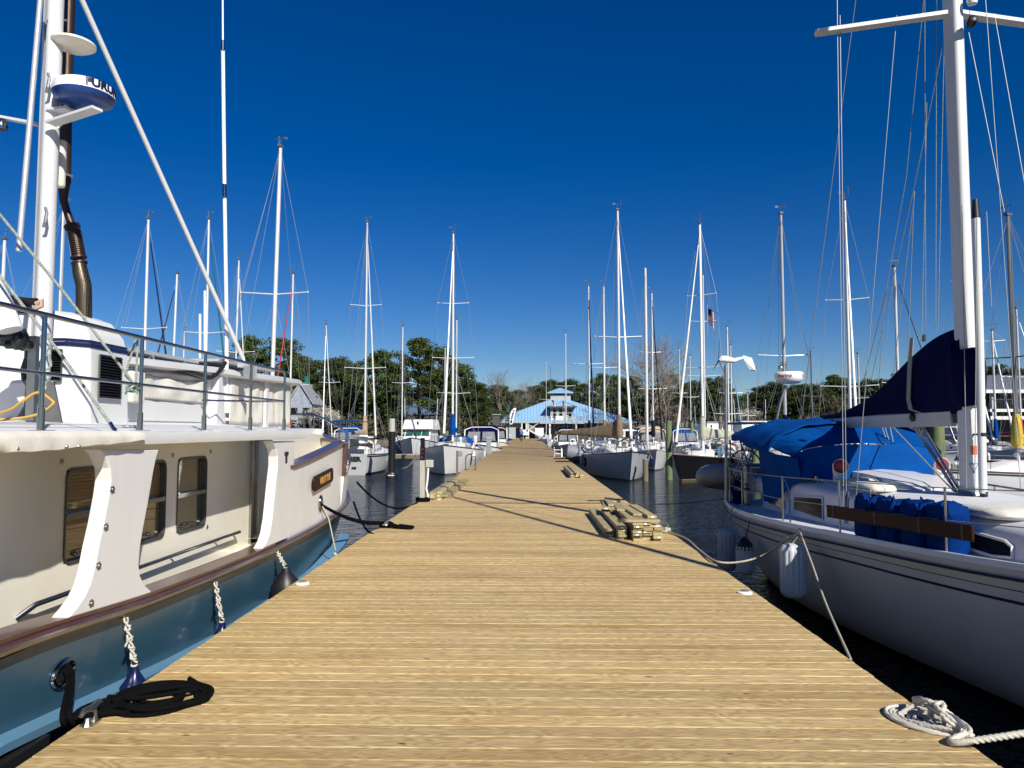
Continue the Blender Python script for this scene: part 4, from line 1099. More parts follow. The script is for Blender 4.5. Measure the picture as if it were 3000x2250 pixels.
# stowed pole, boom strut, antenna
MB().tube([at(130, -60, 5.5), at(118, 0, 5.5), at(55, 735, 5.35)], .020, 10).build('strut', M['alum'], T, smooth=True)
MB().tube([at(170, -160, 6.9), at(240, 0, 7.2), at(712, 1050, 9.6)], .027, 14).build('outrigger_pole', M['mastw'], T, smooth=True)
mb = MB(); mb.tube([at(712, 1048, 9.6), at(717, 1062, 9.6)], .02, 8); mb.obox(at(718, 1070, 9.55), (.16, .1, .06)); mb.build('pole_foot', M['alum'], T)
MB().obox(at(733, 1089, 9.5) , (.17, .02, .16)).build('steel_plate', M['galv'], T, bevel=.006)
an = MB().tube([at(665, 1232, 9.45), at(663, 900, 9.45), at(657, 500, 9.45), at(653, 148, 9.45)], .024, 12).build('whip_antenna', M['white'], T, smooth=True)
MB().tube([at(653, 150, 9.45), at(652, -50, 9.45)], .011, 8).build('antenna_tip', M['white'], an, smooth=True)
mb = MB(); mb.tube([at(657, 540, 9.43), at(658, 578, 9.43)], .0265, 12); mb.tube([at(653, 118, 9.44), at(653, 150, 9.44)], .018, 12); mb.tube([at(665, 1210, 9.45), at(665, 1252, 9.45)], [.026, .020], 12); mb.tube([at(664, 1085, 9.45), at(700, 1088, 9.6)], .012, 8)
mb.build('antenna_ferrule', M['steel'], an, smooth=True)
for a, b_, c, Y in ((586, 920, 1055, 10.3), (600, 852, 1055, 10.5)): MB().tube([at(a, c, Y), at(a, b_, Y)], .017, 8).build('short_antenna', M['white'], T, smooth=True)
# lines
MB().tube([at(-20, 605, 5.2), at(190, 860, 5.4), at(388, 1118, 5.62)], .0105, 8).build('guy_line', M['greyr'], T, smooth=True)
MB().tube([at(-20, 783, 4.9), at(180, 1040, 4.95), at(322, 1240, 5.05)], .0105, 8).build('guy_line', M['greyr'], T, smooth=True)
mb = MB(); mb.tube([at(322, 1238, 5.05), at(338, 1266, 5.05)], .014, 8); mb.tube([at(326, 1244, 5.05), at(342, 1258, 5.05), at(336, 1268, 5.05)], .006, 6); mb.obox(at(338, 1272, 5.05), (.10, .06, .012)); mb.build('turnbuckle', M['steel'], T)
MB().tube([at(402, 995, 5.66), at(401, 1060, 5.65), at(399, 1120, 5.65)], .009, 6).build('halyard', M['greyr'], T, smooth=True)
MB().tube([at(398, 995, 5.66), at(375, 1070, 5.63), at(368, 1100, 5.62), at(390, 1125, 5.62)], .009, 6).build('halyard', M['greyr'], T, smooth=True)
mb = MB()
kc = at(391, 1135, 5.64)
for i in range(9):
    a0 = i * 2.4; mb.tube([kc + .045 * V(math.cos(a0 + t)*.8, .8*math.sin(t*1.3 + a0), math.sin(a0 + t)*.75) for t in [k*.5 for k in range(9)]], .009, 6)
for dx_, dz_ in ((-.05, -.05), (.05, -.05), (.045, .0)): mb.tube([kc, kc + V(dx_*.6, -.03, dz_*.5), kc + V(dx_, -.02, dz_)], .009, 6)
mb.build('knot', mat('faded_green_rope', (.16, .27, .22), .8, bump=.4, bs=200, var=.4, vs=60), T, smooth=True)
# winch cluster at the frame edge
mb = MB()
mb.tube([at(10, 880, 5.2), at(75, 890, 5.2)], .045, 12); mb.tube([at(60, 882, 5.2), at(108, 884, 5.2)], .026, 12)
mb.obox(at(55, 900, 5.25), (.13, .1, .10), rz=12); mb.ell(at(35, 985, 5.2), (.11, .09, .07), 14, jit=.4); mb.tube([at(20, 1010, 5.15), at(92, 1010, 5.15)], .030, 10); mb.ell(at(58, 1000, 5.12), (.05, .06, .06), 12, jit=.3)
mb.tube([at(80, 1050, 5.4), at(70, 1080, 5.4), at(72, 1110, 5.4), at(85, 1130, 5.4), at(80, 1190, 5.4), at(60, 1225, 5.4)], .022, 8)
mb.build('winch', M['black'], T, smooth=True)
mb = MB(); mb.tube([at(-30, 830, 5.0), at(12, 910, 5.0), at(32, 968, 5.0)], .075, 16); mb.build('winch_motor', M['gel'], T, smooth=True)
mb = MB(); mb.tube([at(106, 890, 5.18), at(124, 882, 5.18), at(122, 896, 5.18), at(106, 902, 5.18)], .018, 8); mb.build('hose_fitting', mat('tan_plastic', (.52, .36, .24), .5), T, smooth=True)
MB().beam(at(100, 985, 5.35), at(90, 1232, 5.35), .04, .06).build('support_post', M['steeld'], T)
MB().tube(sm([at(-20, 1215, 4.9), at(30, 1200, 5.0), at(62, 1178, 5.1), at(110, 1150, 5.2), at(150, 1172, 5.25), at(154, 1185, 5.25), at(120, 1210, 5.2), at(60, 1225, 5.1), at(-20, 1230, 5.0)]), .010, 8).build('yellow_hose', M['yelr'], T, smooth=True)
mb = MB(); mb.box((-5.6, 4.2, 1.70), (-4.35, 5.5, 1.95)); mb.build('cockpit_locker', M['gel'], T, bevel=.05)
cloth('canvas_cover', -4.35, 4.2, 5.6, 1.95, 2.12, M['canvas'], T, seed=13, amp=.03)

# ---- fenders, mooring lines and coils of the trawler (things of their own)
def rope_knots(name, p0, p1, r, mt, par, seed=1):
    rd_ = random.Random(seed); mb = MB(); d = p1 - p0
    for s_ in (-1, 1):
        pts = [p0 + d * (i/16) + V(.012*s_*math.cos(i*1.1), .014*s_*math.sin(i*1.1), 0) for i in range(17)]
        mb.tube(pts, r, 7)
    for q in (.2, .42, .62, .80, .92):
        c = p0 + d * q
        mb.tube([c + V(.015*math.cos(a), .022*math.sin(a), .012*math.sin(a*.5 + q*9)) for a in [k*.7 for k in range(11)]], r, 7)
    c = p0 + d*.42; mb.tube([c, c + V(.02, -.06, .0), c + V(.03, -.11, -.02)], r, 7)
    return mb.build(name, mt, par, smooth=True)
def fender(label, y, ztop, r, L_, dx=.0, cone=True, ztie=.35, mt='fenb', rope=True):
    X = (xo(y) + .02 + r + dx)
    t_ = thing('fender', label, 'fender', (X, y, ztop - L_), group='navy fenders hung between the trawler and the dock')
    mb = MB()
    if cone: prof = [(.01, -L_), (r*.6, -L_*.98), (r, -L_*.85), (r, -.22), (r*.92, -.16), (r*.55, -.10), (r*.25, -.04), (r*.2, .0)]
    else: prof = [(.02, -L_), (r*.7, -L_*.95), (r, -L_*.75), (r, -.25), (r*.85, -.13), (r*.4, -.05), (.03, .0)]
    mb.lathe(prof, (X, y, ztop), 22).build('fender_body', M[mt], t_, smooth=True)
    MB().tube([(X + .004*k - .012, y, ztop + .02 + .0*k) for k in range(2)] + [(X, y, ztop + .03)], .02, 8).build('fender_eye', M['black'], t_)
    if rope: rope_knots('fender_rope', Vector((xo(y) + .05, y, ztie)), Vector((X, y, ztop - .01)), 0.0075, M['whiter'], t_, seed=int(y*10))
    MB().obox((xo(y) + .02, y, ztie + .01), (.05, .03, .02)).build('tie_point', M['steel'], t_, bevel=.004)
    return t_
fender('navy fender on knotted white rope nearest the camera, below the trawler near pillar', 5.20, .035, .125, .5, ztie=.36, dx=-.02)
fender('middle dark trawler fender, only its top showing under a knotted white rope', 6.70, -.05, .12, .5, ztie=.30, dx=-.02)
fender('large black teardrop fender beside the forward pillar of the blue trawler', 8.35, .13, .155, .6, cone=False, ztie=.31, dx=-.02, mt='black')

def coil(mb, c, rx, ry, turns, r, z0=0, seed=0, ang=0, inner=.45, layers=1, n=26, lobes=0, twist=0, flat=.9):
    rd_ = random.Random(seed); pts = []
    tot = int(turns * n)
    ca, sa = math.cos(ang), math.sin(ang)
    for i in range(tot + 1):
        q = 2*math.pi*i/n; u = i / tot
        k = inner + (1 - inner) * abs(1 - (u * layers * 2) % 2) if layers > 1 else inner + (1 - inner) * u
        k *= 1 + .04 * math.sin(q * .31 + seed)
        x = math.cos(q) * rx * k + .02 * math.sin(q*.13 + seed); y = math.sin(q) * ry * k
        z = z0 + r + (int(u * layers) * r * 1.5) + .25 * r * math.sin(q * .5 + seed)
        pts.append(Vector((c[0] + x*ca - y*sa, c[1] + x*sa + y*ca, z)))
    mb.tube(pts, r, 12 if lobes else 8, lobes=lobes, twist=twist)
    return pts
# near black line: hawse -> cleat -> coils
L1 = thing('mooring_line', 'black braided line from the trawler near hawse, coiled in flat ovals on the dock', 'rope', (-2.1, 4.0, 0))
cl = atz(210, 2120, 0.03)
mb = MB(); mb.tube(sm([H1 + V(-.06, .02, .02), H1 + V(.02, 0, .0), H1 + V(.045, -.02, -.07), cl + V(-.035, -.03, .06), cl + V(-.03, -.02, .0)]), .015, 10)
mb.tube(sm([H1 + V(-.06, .05, .02), H1 + V(.025, .03, .01), H1 + V(.052, .01, -.07), cl + V(-.02, .0, .06), cl + V(.0, .01, .0)]), .015, 10)
mb.build('standing_part', M['blackr'], L1, smooth=True)
mb = MB()
c = atz(455, 2058, 0); coil(mb, c, .27, .27, 6.2, .0145, seed=3, ang=R(8), inner=.35, layers=2)
coil(mb, c + V(.03, .02, 0), .29, .24, 2.6, .0145, z0=.015, seed=6, ang=R(16), inner=.7)
mb.tube(sm([c + V(-.2, -.12, .05), c + V(-.05, .02, .06), c + V(.14, .12, .055), c + V(.27, .10, .03), c + V(.31, .0, .02), c + V(.22, -.1, .016)]), .0145, 8)
mb.tube(sm([c + V(-.26, -.05, .05), c + V(-.08, -.09, .055), c + V(.1, -.02, .06), c + V(.2, .09, .05)]), .0145, 8)
mb.build('large_coil', M['blackr'], L1, smooth=True)
mb = MB(); c2_ = atz(302, 2090, 0); coil(mb, c2_, .09, .17, 3.8, .0145, seed=9, ang=R(-20), inner=.45, layers=2)
mb.tube(sm([cl + V(0, 0, .03), cl + V(.08, .05, .03), c2_ + V(-.02, -.13, .03), c2_ + V(.09, -.06, .03), c2_ + V(.16, -.03, .02), c + V(-.27, -.03, .02)]), .0145, 8)
mb.build('small_coil', M['blackr'], L1, smooth=True)
def cleat(label, c, L_=.34, rz=90, mt='galv'):
    t_ = thing('dock_cleat', label, 'cleat', c, R(rz), group='cleats bolted along the dock', local=True)
    mb = MB(); mb.tube([(-L_/2, 0, .075), (-L_*.35, 0, .095), (-L_*.15, 0, .085), (0, 0, .082), (L_*.15, 0, .085), (L_*.35, 0, .095), (L_/2, 0, .075)], [.012, .018, .022, .022, .022, .018, .012], 10)
    mb.build('horn', M[mt], t_, smooth=True)
    mb = MB()
    for s_ in (-1, 1): mb.tube([(s_*L_*.13, 0, .085), (s_*L_*.15, 0, .02), (s_*L_*.16, 0, .0)], [.016, .02, .03], 8)
    mb.obox((0, 0, .006), (L_*.5, .07, .012)); mb.build('cleat_base', M[mt], t_, smooth=True)
    return t_
cleat('grey cleat half hidden under black rope at the bottom-left edge of the dock', (cl.x + .06, cl.y + .08, 0), .2, mt='steeld')
# forward black line
L2 = thing('mooring_line', 'black line from the trawler forward hawse to a folded bundle on the dock', 'rope', (-2.3, 12.9, 0))
c = atz(1132, 1545, 0)
mb = MB()
def sagline(p, q, sag, n=14):
    p = Vector(p); q = Vector(q); return [p.lerp(q, i/n) - V(0, 0, sag*4*(i/n)*(1-i/n)) for i in range(n+1)]
mb.tube(sagline(H2 + V(0,0,-.02), c + V(0, 0, .09), .09), .021, 8); mb.tube(sagline(H2 + V(0,0,-.02), c + V(0, .04, .07), .11), .016, 8)
mb.build('standing_part', M['blackr'], L2, smooth=True)
mb = MB()
for i in range(6): 
    a0 = i*1.1; mb.tube([c + V(.10*math.cos(a0 + t), .10*math.sin(a0 + t*1.2), .05 + .03*math.sin(t + i)) for t in [k*.6 for k in range(9)]], .018, 8)
d = atz(1205, 1550, 0)
for i in range(5):
    o1 = V(0, -.10 + .05*i, .02 + .015*(i % 2)); mb.tube([c + o1 + V(.05, 0, .03), c.lerp(d, .4) + o1, d + o1*.8 + V(-.02, 0, 0), d + V(.02, o1.y*.8 + .025, o1.z), d + V(-.03, o1.y*.8 + .05, o1.z), c.lerp(d, .5) + o1 + V(0, .03, .01)], .019, 8)
mb.build('bundle', M['blackr'], L2, smooth=True)
cleat('cleat under the black rope bundle on the left dock edge', (c.x, c.y, 0), .34)
o = MB().tube(sagline(at(1036, 1470, 12.4), at(1095, 1565, 12.0), .12), .017, 8).build('spring_line', M['blackr'], L2, smooth=True)
L3 = MB().tube(sagline(at(1046, 1413, 13.2), atz(1225, 1470, .03), .28), .018, 8).build('mooring_line', M['blackr'], None, smooth=True)
tag(recenter(L3), 'long black line sagging from the bow of the blue trawler to the grey power post', 'rope')
mb = MB(); hp = H2 + V(.02, .02, -.05); mb.tube([hp, at(963, 1520, 10.35), at(978, 1590, 10.4), at(983, 1612, 10.45)], .009, 7); 
e_ = at(983, 1622, 10.45); mb.tube([e_ + V(.02*math.cos(k), .02*math.sin(k), -.05 + .06*math.sin(k*.5)) for k in range(10)], .010, 7)
tag(recenter(mb.build('hanging_line', M['whiter'], None, smooth=True)), 'thin pale cord hanging down the bow of the blue trawler with a knotted end', 'rope')
# ------------------------------------------------------------ white sailboat on the right
SX0 = 5.15
HB = [(2.6, .01), (3.2, .26), (4, .50), (5, .80), (6.1, 1.08), (7, 1.27), (8.4, 1.50), (10, 1.72), (11.5, 1.78), (13, 1.66), (14.3, 1.42)]
WB = [(2.6, .004), (4.3, .004), (6, .28), (7.5, .52), (9, .78), (10.7, .98), (12, 1.0), (13.3, .85), (14.3, .62)]
SZ = [(2.6, .72), (5, .58), (7, .48), (9, .42), (11, .36), (13, .31), (14.3, .32)]
hb = lambda y: stab(y, HB); wb = lambda y: stab(y, WB); sz = lambda y: stab(y, SZ)
Q = thing('cruising_sailboat', 'large white cruising sailboat with navy stripes and blue canvas, right of the dock', 'sailboat', (SX0, 8.5, WZ))
ysr = [2.6, 2.9, 3.3, 3.8, 4.4, 5, 5.6, 6.2, 6.8, 7.4, 8, 8.6, 9.2, 9.8, 10.4, 11, 11.6, 12.2, 12.8, 13.4, 13.9, 14.3]
def ringq(y):
    h, w_, z = hb(y), wb(y), sz(y)
    H_ = z - WZ
    zz = [(-1.75, 0), (-1.55, .55*w_), (-1.2, .85*w_), (WZ, w_), (WZ + .06, w_ + (h - w_)*.16)]
    for u in (.25, .45, .62, .755, .785, .805, .835, .865, .872, .915, .97, 1.0):
        zz.append((WZ + H_*u, w_ + (h - w_)*u**.62))
    bow = max(0, (5 - y) / 2.4)
    return [Vector((k, y + .5*bow*(1 - (q_ - WZ)/H_ if q_ > WZ else 1), q_)) for q_, k in zz]
rings = []
for y in ysr:
    hf = ringq(y); rings.append([Vector((SX0 - p.x, p.y, p.z)) for p in reversed(hf)] + [Vector((SX0 + p.x, p.y, p.z)) for p in hf[1:]])
k = len(rings[0]); nh = len(ringq(8)); fs = []; mm = []
segm = {}
for s_ in range(nh - 1):
    segm[s_] = 1 if s_ < 4 else (2 if s_ in (9, 12) else (3 if s_ == 15 else 0))
for i in range(len(ysr) - 1):
    for j in range(k - 1):
        s_ = j - (nh - 1) if j >= nh - 1 else nh - 2 - j
        fs.append((i*k + j, i*k + j + 1, (i+1)*k + j + 1, (i+1)*k + j)); mm.append(segm[s_])
mb = MB(); mb.add([v for r_ in rings for v in r_], fs, mm); mb.add(rings[-1], [tuple(range(k))], 0)
qh = mb.build('hull', [M['hullw'], M['anti'], M['navyp'], M['mastw']], Q, smooth=True, ang=60)
for sg in (-1, 1):
    MB().tube([(SX0 + sg*(hb(y) + .012), y, sz(y) - .09) for y in ysr], .014, 6).build('rub_strake', M['black'], qh, smooth=True)
    rg_ = []
    for y in ysr:
        x = SX0 + sg*hb(y); rg_.append([Vector((x + sg*.004, y, sz(y) - .01)), Vector((x - sg*.01, y, sz(y) + .045)), Vector((x - sg*.05, y, sz(y) + .045)), Vector((x - sg*.055, y, sz(y) - .01))])
    MB().loft(rg_).build('toe_rail', M['gel'], Q, smooth=True, ang=40)
mb = MB(); rg_ = [[Vector((SX0 + s_*(hb(y) - .03), y, sz(y) + (.0 if abs(s_) == 1 else .06*(1 - abs(s_))))) for s_ in (-1, -.5, 0, .5, 1)] for y in ysr]
mb.loft(rg_, closed=False, caps=False).build('deck', M['deckpaint'], Q, smooth=True)
# cabin trunk, side from y=13 to y=5
CB = [(3.9, .10), (4.6, .42), (5.5, .66), (7, .86), (8.4, .98), (10, 1.08), (11.5, 1.10), (13.1, 1.02)]
CZ = [(3.9, .56), (4.6, .68), (5.5, .76), (7, .82), (8.4, .84), (10, .86), (11.4, .88), (13.1, .80)]
rg_ = []
for y in [3.9, 4.3, 4.8, 5.5, 6.2, 7, 7.8, 8.6, 9.4, 10.2, 11, 11.6, 12.3, 13.1]:
    c = stab(y, CB); z = stab(y, CZ); z0 = sz(y) - .02
    rg_.append([Vector((SX0 - c - .07, y, z0)), Vector((SX0 - c, y, z - .10)), Vector((SX0 - c + .05, y, z - .03)), Vector((SX0 - c*.6, y, z + .03)), Vector((SX0, y, z + .06)),
                Vector((SX0 + c*.6, y, z + .03)), Vector((SX0 + c - .05, y, z - .03)), Vector((SX0 + c, y, z - .10)), Vector((SX0 + c + .07, y, z0))])
cab = MB().loft(rg_).build('cabin', M['deckpaint'], Q, smooth=True, ang=50)
def side_pt(y, u):
    c = stab(y, CB); z = stab(y, CZ) - .10; z0 = sz(y) - .02
    return Vector((SX0 - c - .07*(1 - u), y, lerp(z0, z, u)))
for (ya, yb, ua, ub, sk) in ((11.75, 12.75, .22, .92, .20), (10.25, 11.35, .20, .90, .12)):
    po = [side_pt(ya, ua), side_pt(yb - sk*.2, ua + .1), side_pt(yb + sk*.2, ub - .18), side_pt(ya + sk, ub)]
    w1 = MB().prism([p + V(-.014, 0, 0) for p in po], (.012, 0, 0)).build('window', M['glass'], cab, bevel=.004)
    MB().tube([p + V(-.016, 0, 0) for p in po], .010, 6, closed=True).build('window_frame', M['gel'], w1)
po = [side_pt(y, u) for y, u in ((6.72, .25), (6.75, .62), (6.85, .78), (7.25, .85), (7.42, .80), (7.46, .55), (7.40, .30), (6.95, .18))]
w1 = MB().prism([p + V(-.016, 0, 0) for p in po], (.012, 0, 0)).build('port_light', M['glass'], cab)
MB().tube([p + V(-.018, 0, 0) for p in po], .016, 8, closed=True).build('port_frame', M['gel'], w1, smooth=True)
for sg in (-1, 1):
    mb = MB(); pts = [V(SX0 + sg*(stab(y, CB) - .10), y, stab(y, CZ) + .06) for y in (9.3, 10, 10.8, 11.6, 12.4, 13.0)]
    mb.tube(pts, .013, 8)
    for p in pts: mb.tube([p, p - V(0, 0, .07)], .010, 6)
    mb.build('hand_rail', M['steel'], cab, smooth=True)
# coachroof furniture: hatches with canvas, sea hood, traveller, winches, lines
def cushion(c, a, b_, h, mt, par, nm):
    rg_ = []
    for i, (s_, z) in enumerate(((1.0, 0), (1.04, .35), (.96, .75), (.7, 1.0), (.3, 1.03))):
        rg_.append([Vector((c[0] + a*s_*math.copysign(abs(math.cos(q))**.5, math.cos(q)) * (1 + .03*math.sin(9*q + i)), c[1] + b_*s_*math.copysign(abs(math.sin(q))**.5, math.sin(q)), c[2] + h*z)) for q in [2*math.pi*k/28 for k in range(28)]])
    return MB().loft(rg_).build(nm, M[mt], par, smooth=True, ang=70)
cushion((4.60, 7.35, .83), .33, .42, .09, 'canvas', Q, 'hatch_cover')
cushion((4.42, 9.75, .885), .20, .38, .10, 'canvas', Q, 'hatch_cover')
cushion((4.75, 10.5, .90), .28, .30, .09, 'canvas', Q, 'hatch_cover')
mb = MB(); rg_ = []
for y, z, w_ in ((9.4, .91, .36), (9.7, .97, .42), (10.6, 1.03, .46), (11.3, 1.05, .48)):
    rg_.append([Vector((SX0 + .05 - w_, y, .88)), Vector((SX0 + .05 - w_*.93, y, z)), Vector((SX0 + .05, y, z + .03)), Vector((SX0 + .05 + w_*.93, y, z)), Vector((SX0 + .05 + w_, y, .88))])
MB().loft(rg_).build('sea_hood', M['gel'], Q, smooth=True, ang=35)
tv = [at(2405, 1392, 11.3), at(2560, 1396, 11.3), at(2700, 1394, 11.3)]
mb = MB(); mb.tube(tv, .022, 8); mb.tube([p - V(0, .03, .035) for p in tv], .015, 6); mb.obox(tv[1] + V(0.06, 0, .03), (.18, .10, .05)); mb.build('mainsheet_traveller', M['steeld'], Q)
for x, y in ((4.25, 11.1), (6.05, 11.1), (3.75, 12.9), (6.5, 12.9)):
    MB().lathe([(.06, 0), (.065, .02), (.04, .05), (.045, .10), (.055, .12), (.01, .125)], (x, y, .86 if y < 12 else .62), 16).build('winch', M['steel'], Q, smooth=True)
def cowl(px, py, Y, s_=1.0, turn=0):
    c = at(px, py, Y); o = MB()
    o.lathe([(.085*s_, 0), (.085*s_, .04), (.07*s_, .05), (.062*s_, .08)], c, 20)
    o = o.build('vent_base', M['gel'], Q, smooth=True)
    b0 = MB(); pts = [c + V(0, 0, .06), c + V(0, 0, .14*s_), c + V(0, -.01, .20*s_), c + V(0, -.045*s_, .245*s_), c + V(0, -.085*s_, .25*s_)]
    b0.tube(pts, [.052*s_, .052*s_, .062*s_, .080*s_, .088*s_], 18, cap=False).build('cowl', M['gel'], o, smooth=True, solid=.004)
    b0 = MB(); p = pts[-1] + V(turn*.01, .012, 0)
    b0.ell(p + V(0, .02, 0), (.078*s_, .028, .076*s_), 18).build('cowl_throat', M['redp'], o, smooth=True)
cowl(2457, 1432, 10.7, 1.25); cowl(2752, 1425, 10.6, 1.2)
# running lines on the coachroof
for a, b_ in (((2480, 1407), (2760, 1500)), ((2490, 1415), (2790, 1497)), ((2500, 1426), (2700, 1480)), ((2440, 1400), (2610, 1462)), ((2690, 1432), (2800, 1480))):
    MB().tube([at(*a, 10.6), at(*b_, 8.95)], .010, 6).build('running_line', M['greyr'], Q, smooth=True)
# stanchions and lifelines
SP = [(13.0, 3.52), (10.3, 3.42), (8.87, 3.60), (7.15, 3.93), (5.4, 4.30), (3.6, 4.85)]
tops = []; mids = []
for i, (y, x) in enumerate(SP):
    x = SX0 - hb(y) + .07; z = sz(y) + .03
    tops.append(V(x, y, z + .60)); mids.append(V(x, y, z + .30))
    if i > 0:
        MB().tube([(x, y, z), (x, y, z + .61)], .0125, 8).build('stanchion', M['steeld'], Q, smooth=True)
        MB().tube([(2*SX0 - x, y, z), (2*SX0 - x, y, z + .61)], .0125, 8).build('stanchion', M['steeld'], Q, smooth=True)
for g_ in (tops, mids):
    MB().tube(g_, .0055, 6).build('lifeline', M['wire'], Q); MB().tube([V(2*SX0 - p.x, p.y, p.z) for p in g_], .0055, 6).build('lifeline', M['wire'], Q)
x, y, z = tops[1]; MB().tube([(x + .0, y - .28, z - .61), (x, y - .26, z - .2), (x, y - .16, z - .05), (x, y, z - .02)], .011, 8).build('gate_brace', M['steel'], Q, smooth=True)
# stern pushpit and arch frame
zt = sz(13.9)
c_ = [V(SX0 - 1.45, 13.0, zt + .62), V(SX0 - 1.40, 13.9, zt + .62), V(SX0 - 1.2, 14.25, zt + .62), V(SX0 - .3, 14.3, zt + .62)]
mb = MB(); mb.tube(c_, .014, 8); mb.tube([p - V(0, 0, .3) for p in c_], .012, 8)
for p in c_: mb.tube([p, p - V(0, 0, .62)], .013, 8)
mb.build('stern_rail', M['steeld'], Q, smooth=True)
mb = MB(); c_ = [V(2*SX0 - p.x, p.y, p.z) for p in c_]; mb.tube(c_, .014, 8)
for p in c_: mb.tube([p, p - V(0, 0, .62)], .013, 8)
mb.build('stern_rail', M['steeld'], Q, smooth=True)
mb = MB()
for a, b_ in (((2140, 1280, 14.0), (2138, 1540, 13.7)), ((2200, 1285, 13.2), (2145, 1400, 13.7)), ((2146, 1395, 13.8), (2235, 1300, 13.4)), ((2165, 1285, 14.2), (2205, 1395, 13.6)), ((2190, 1300, 14.3), (2290, 1310, 12.6)), ((2140, 1372, 14.0), (2235, 1370, 13.2)), ((2205, 1290, 14.3), (2172, 1500, 14.1)), ((2170, 1280, 14.0), (2182, 1440, 13.8))):
    mb.tube([at(*a), at(*b_)], .014, 7)
mb.build('bimini_frame', M['steeld'], Q, smooth=True)
# steering wheel
wc = at(2185, 1365, 13.4); mb = MB(); mb.tube([wc + V(.28*math.cos(q), .05, .28*math.sin(q)) for q in [k*.3307 for k in range(19)]], .014, 6, closed=True)
for q in range(3): mb.tube([wc + V(.28*math.cos(q*1.047), .05, .28*math.sin(q*1.047)), wc - V(.28*math.cos(q*1.047), -.05, .28*math.sin(q*1.047))], .008, 5)
mb.build('steering_wheel', M['steel'], Q, smooth=True)
MB().obox(at(2190, 1420, 13.3), (.12, .12, .7)).build('pedestal', M['steeld'], Q, bevel=.03)
MB().box((SX0 - 1.15, 11.8, .55), (SX0 - .75, 14.0, .80)).build('cockpit_coaming', M['gel'], Q, bevel=.06); MB().box((SX0 + .75, 11.8, .55), (SX0 + 1.15, 14.0, .80)).build('cockpit_coaming', M['gel'], Q, bevel=.06)
mb = MB(); mb.ell(at(2168, 1460, 13.7), (.16, .13, .42), 16, jit=.5); mb.build('wrapped_cover', M['navy'], Q, smooth=True)
# bimini, connector, dodger, side curtain (lofts across the boat)
def wavy(c, a=.02, f=2.3): return a * noise.noise(Vector(c) * f)
def cloth_loft(name, rows, mt, par, nsub=5, amp=.02, solid=.006):
    """rows: list of rows of points; subdivided bilinearly with wrinkle noise"""
    out = []
    nr = len(rows); nc = len(rows[0])
    for i in range((nr - 1) * nsub + 1):
        a = min(i // nsub, nr - 2); u = (i - a*nsub) / nsub; row = []
        for j in range((nc - 1) * nsub + 1):
            b_ = min(j // nsub, nc - 2); v = (j - b_*nsub) / nsub
            f = lambda r_, q: (lambda p0, p1, p2, p3: .5*((2*p1) + (p2 - p0)*v + (2*p0 - 5*p1 + 4*p2 - p3)*v*v + (3*p1 - p0 - 3*p2 + p3)*v**3))(rows[r_][max(q-1, 0)], rows[r_][q], rows[r_][q+1], rows[r_][min(q+2, nc-1)])
            p = f(a, b_).lerp(f(a+1, b_), u)
            w_ = amp * (noise.noise(p * 2.6) + .5*noise.noise(p * 6.1))
            row.append(p + V(w_*.5, w_*.3, w_))
        out.append(row)
    n = len(out[0]); vs = [p for r_ in out for p in r_]
    fs = [(i*n + j, i*n + j + 1, (i+1)*n + j + 1, (i+1)*n + j) for i in range(len(out) - 1) for j in range(n - 1)]
    return MB().add(vs, fs).build(name, mt, par, smooth=True, ang=80, solid=solid)
bx = lambda f: SX0 + f
rows = []
for y, zc, ze, w_ in ((14.55, 1.68, 1.50, 1.22), (14.2, 1.78, 1.55, 1.30), (13.3, 1.84, 1.52, 1.36), (12.4, 1.80, 1.42, 1.36), (11.9, 1.74, 1.36, 1.33)):
    rows.append([V(bx(-w_), y, ze - .10), V(bx(-w_ + .02), y, ze), V(bx(-w_*.8), y, lerp(ze, zc, .6)), V(bx(-w_*.4), y, zc - .02), V(bx(0), y, zc), V(bx(w_*.4), y, zc - .02), V(bx(w_*.8), y, lerp(ze, zc, .6)), V(bx(w_), y, ze), V(bx(w_), y, ze - .10)])
bim_ = cloth_loft('bimini', rows, M['blue'], Q, amp=.055, nsub=7)
for y_ in (13.4,): MB().tube([(bx(-1.30), y_, 1.38), (bx(-1.1), y_, 1.60), (bx(-.5), y_, 1.745), (bx(.5), y_, 1.745), (bx(1.3), y_, 1.38)], .013, 6).build('canopy_bow', M['steel'], bim_, smooth=True)
rows = []
for u in (0, .35, .7, 1):
    rows.append([V(bx(f*lerp(1.2, 1.0, u)), lerp(12.05, 11.28 + yb*.6, u), lerp(za, zt_, u) + .008) for f, za, zt_, yb in ((-1.10, 1.40, 1.22, .35), (-.95, 1.58, 1.36, .12), (-.45, 1.72, 1.43, 0), (0, 1.745, 1.45, 0), (.45, 1.72, 1.43, 0), (.95, 1.58, 1.36, .12), (1.10, 1.40, 1.22, .35))])
cloth_loft('dodger_top', rows, M['blue'], Q, amp=.02)
rows = []
for u, yo in ((0, 11.28), (.33, 11.22), (.66, 11.14), (1, 11.04)):
    r_ = []
    for f, zt_, yb in ((-1.10, 1.22, .35), (-.95, 1.36, .12), (-.45, 1.43, 0), (0, 1.45, 0), (.45, 1.43, 0), (.95, 1.36, .12), (1.10, 1.22, .35)):
        r_.append(V(bx(f*(1 - .02*u)), yo + yb*.6, lerp(zt_, .915, u)))
    rows.append(r_)
cloth_loft('dodger_front', rows, M['blue'], Q, amp=.055, nsub=7)
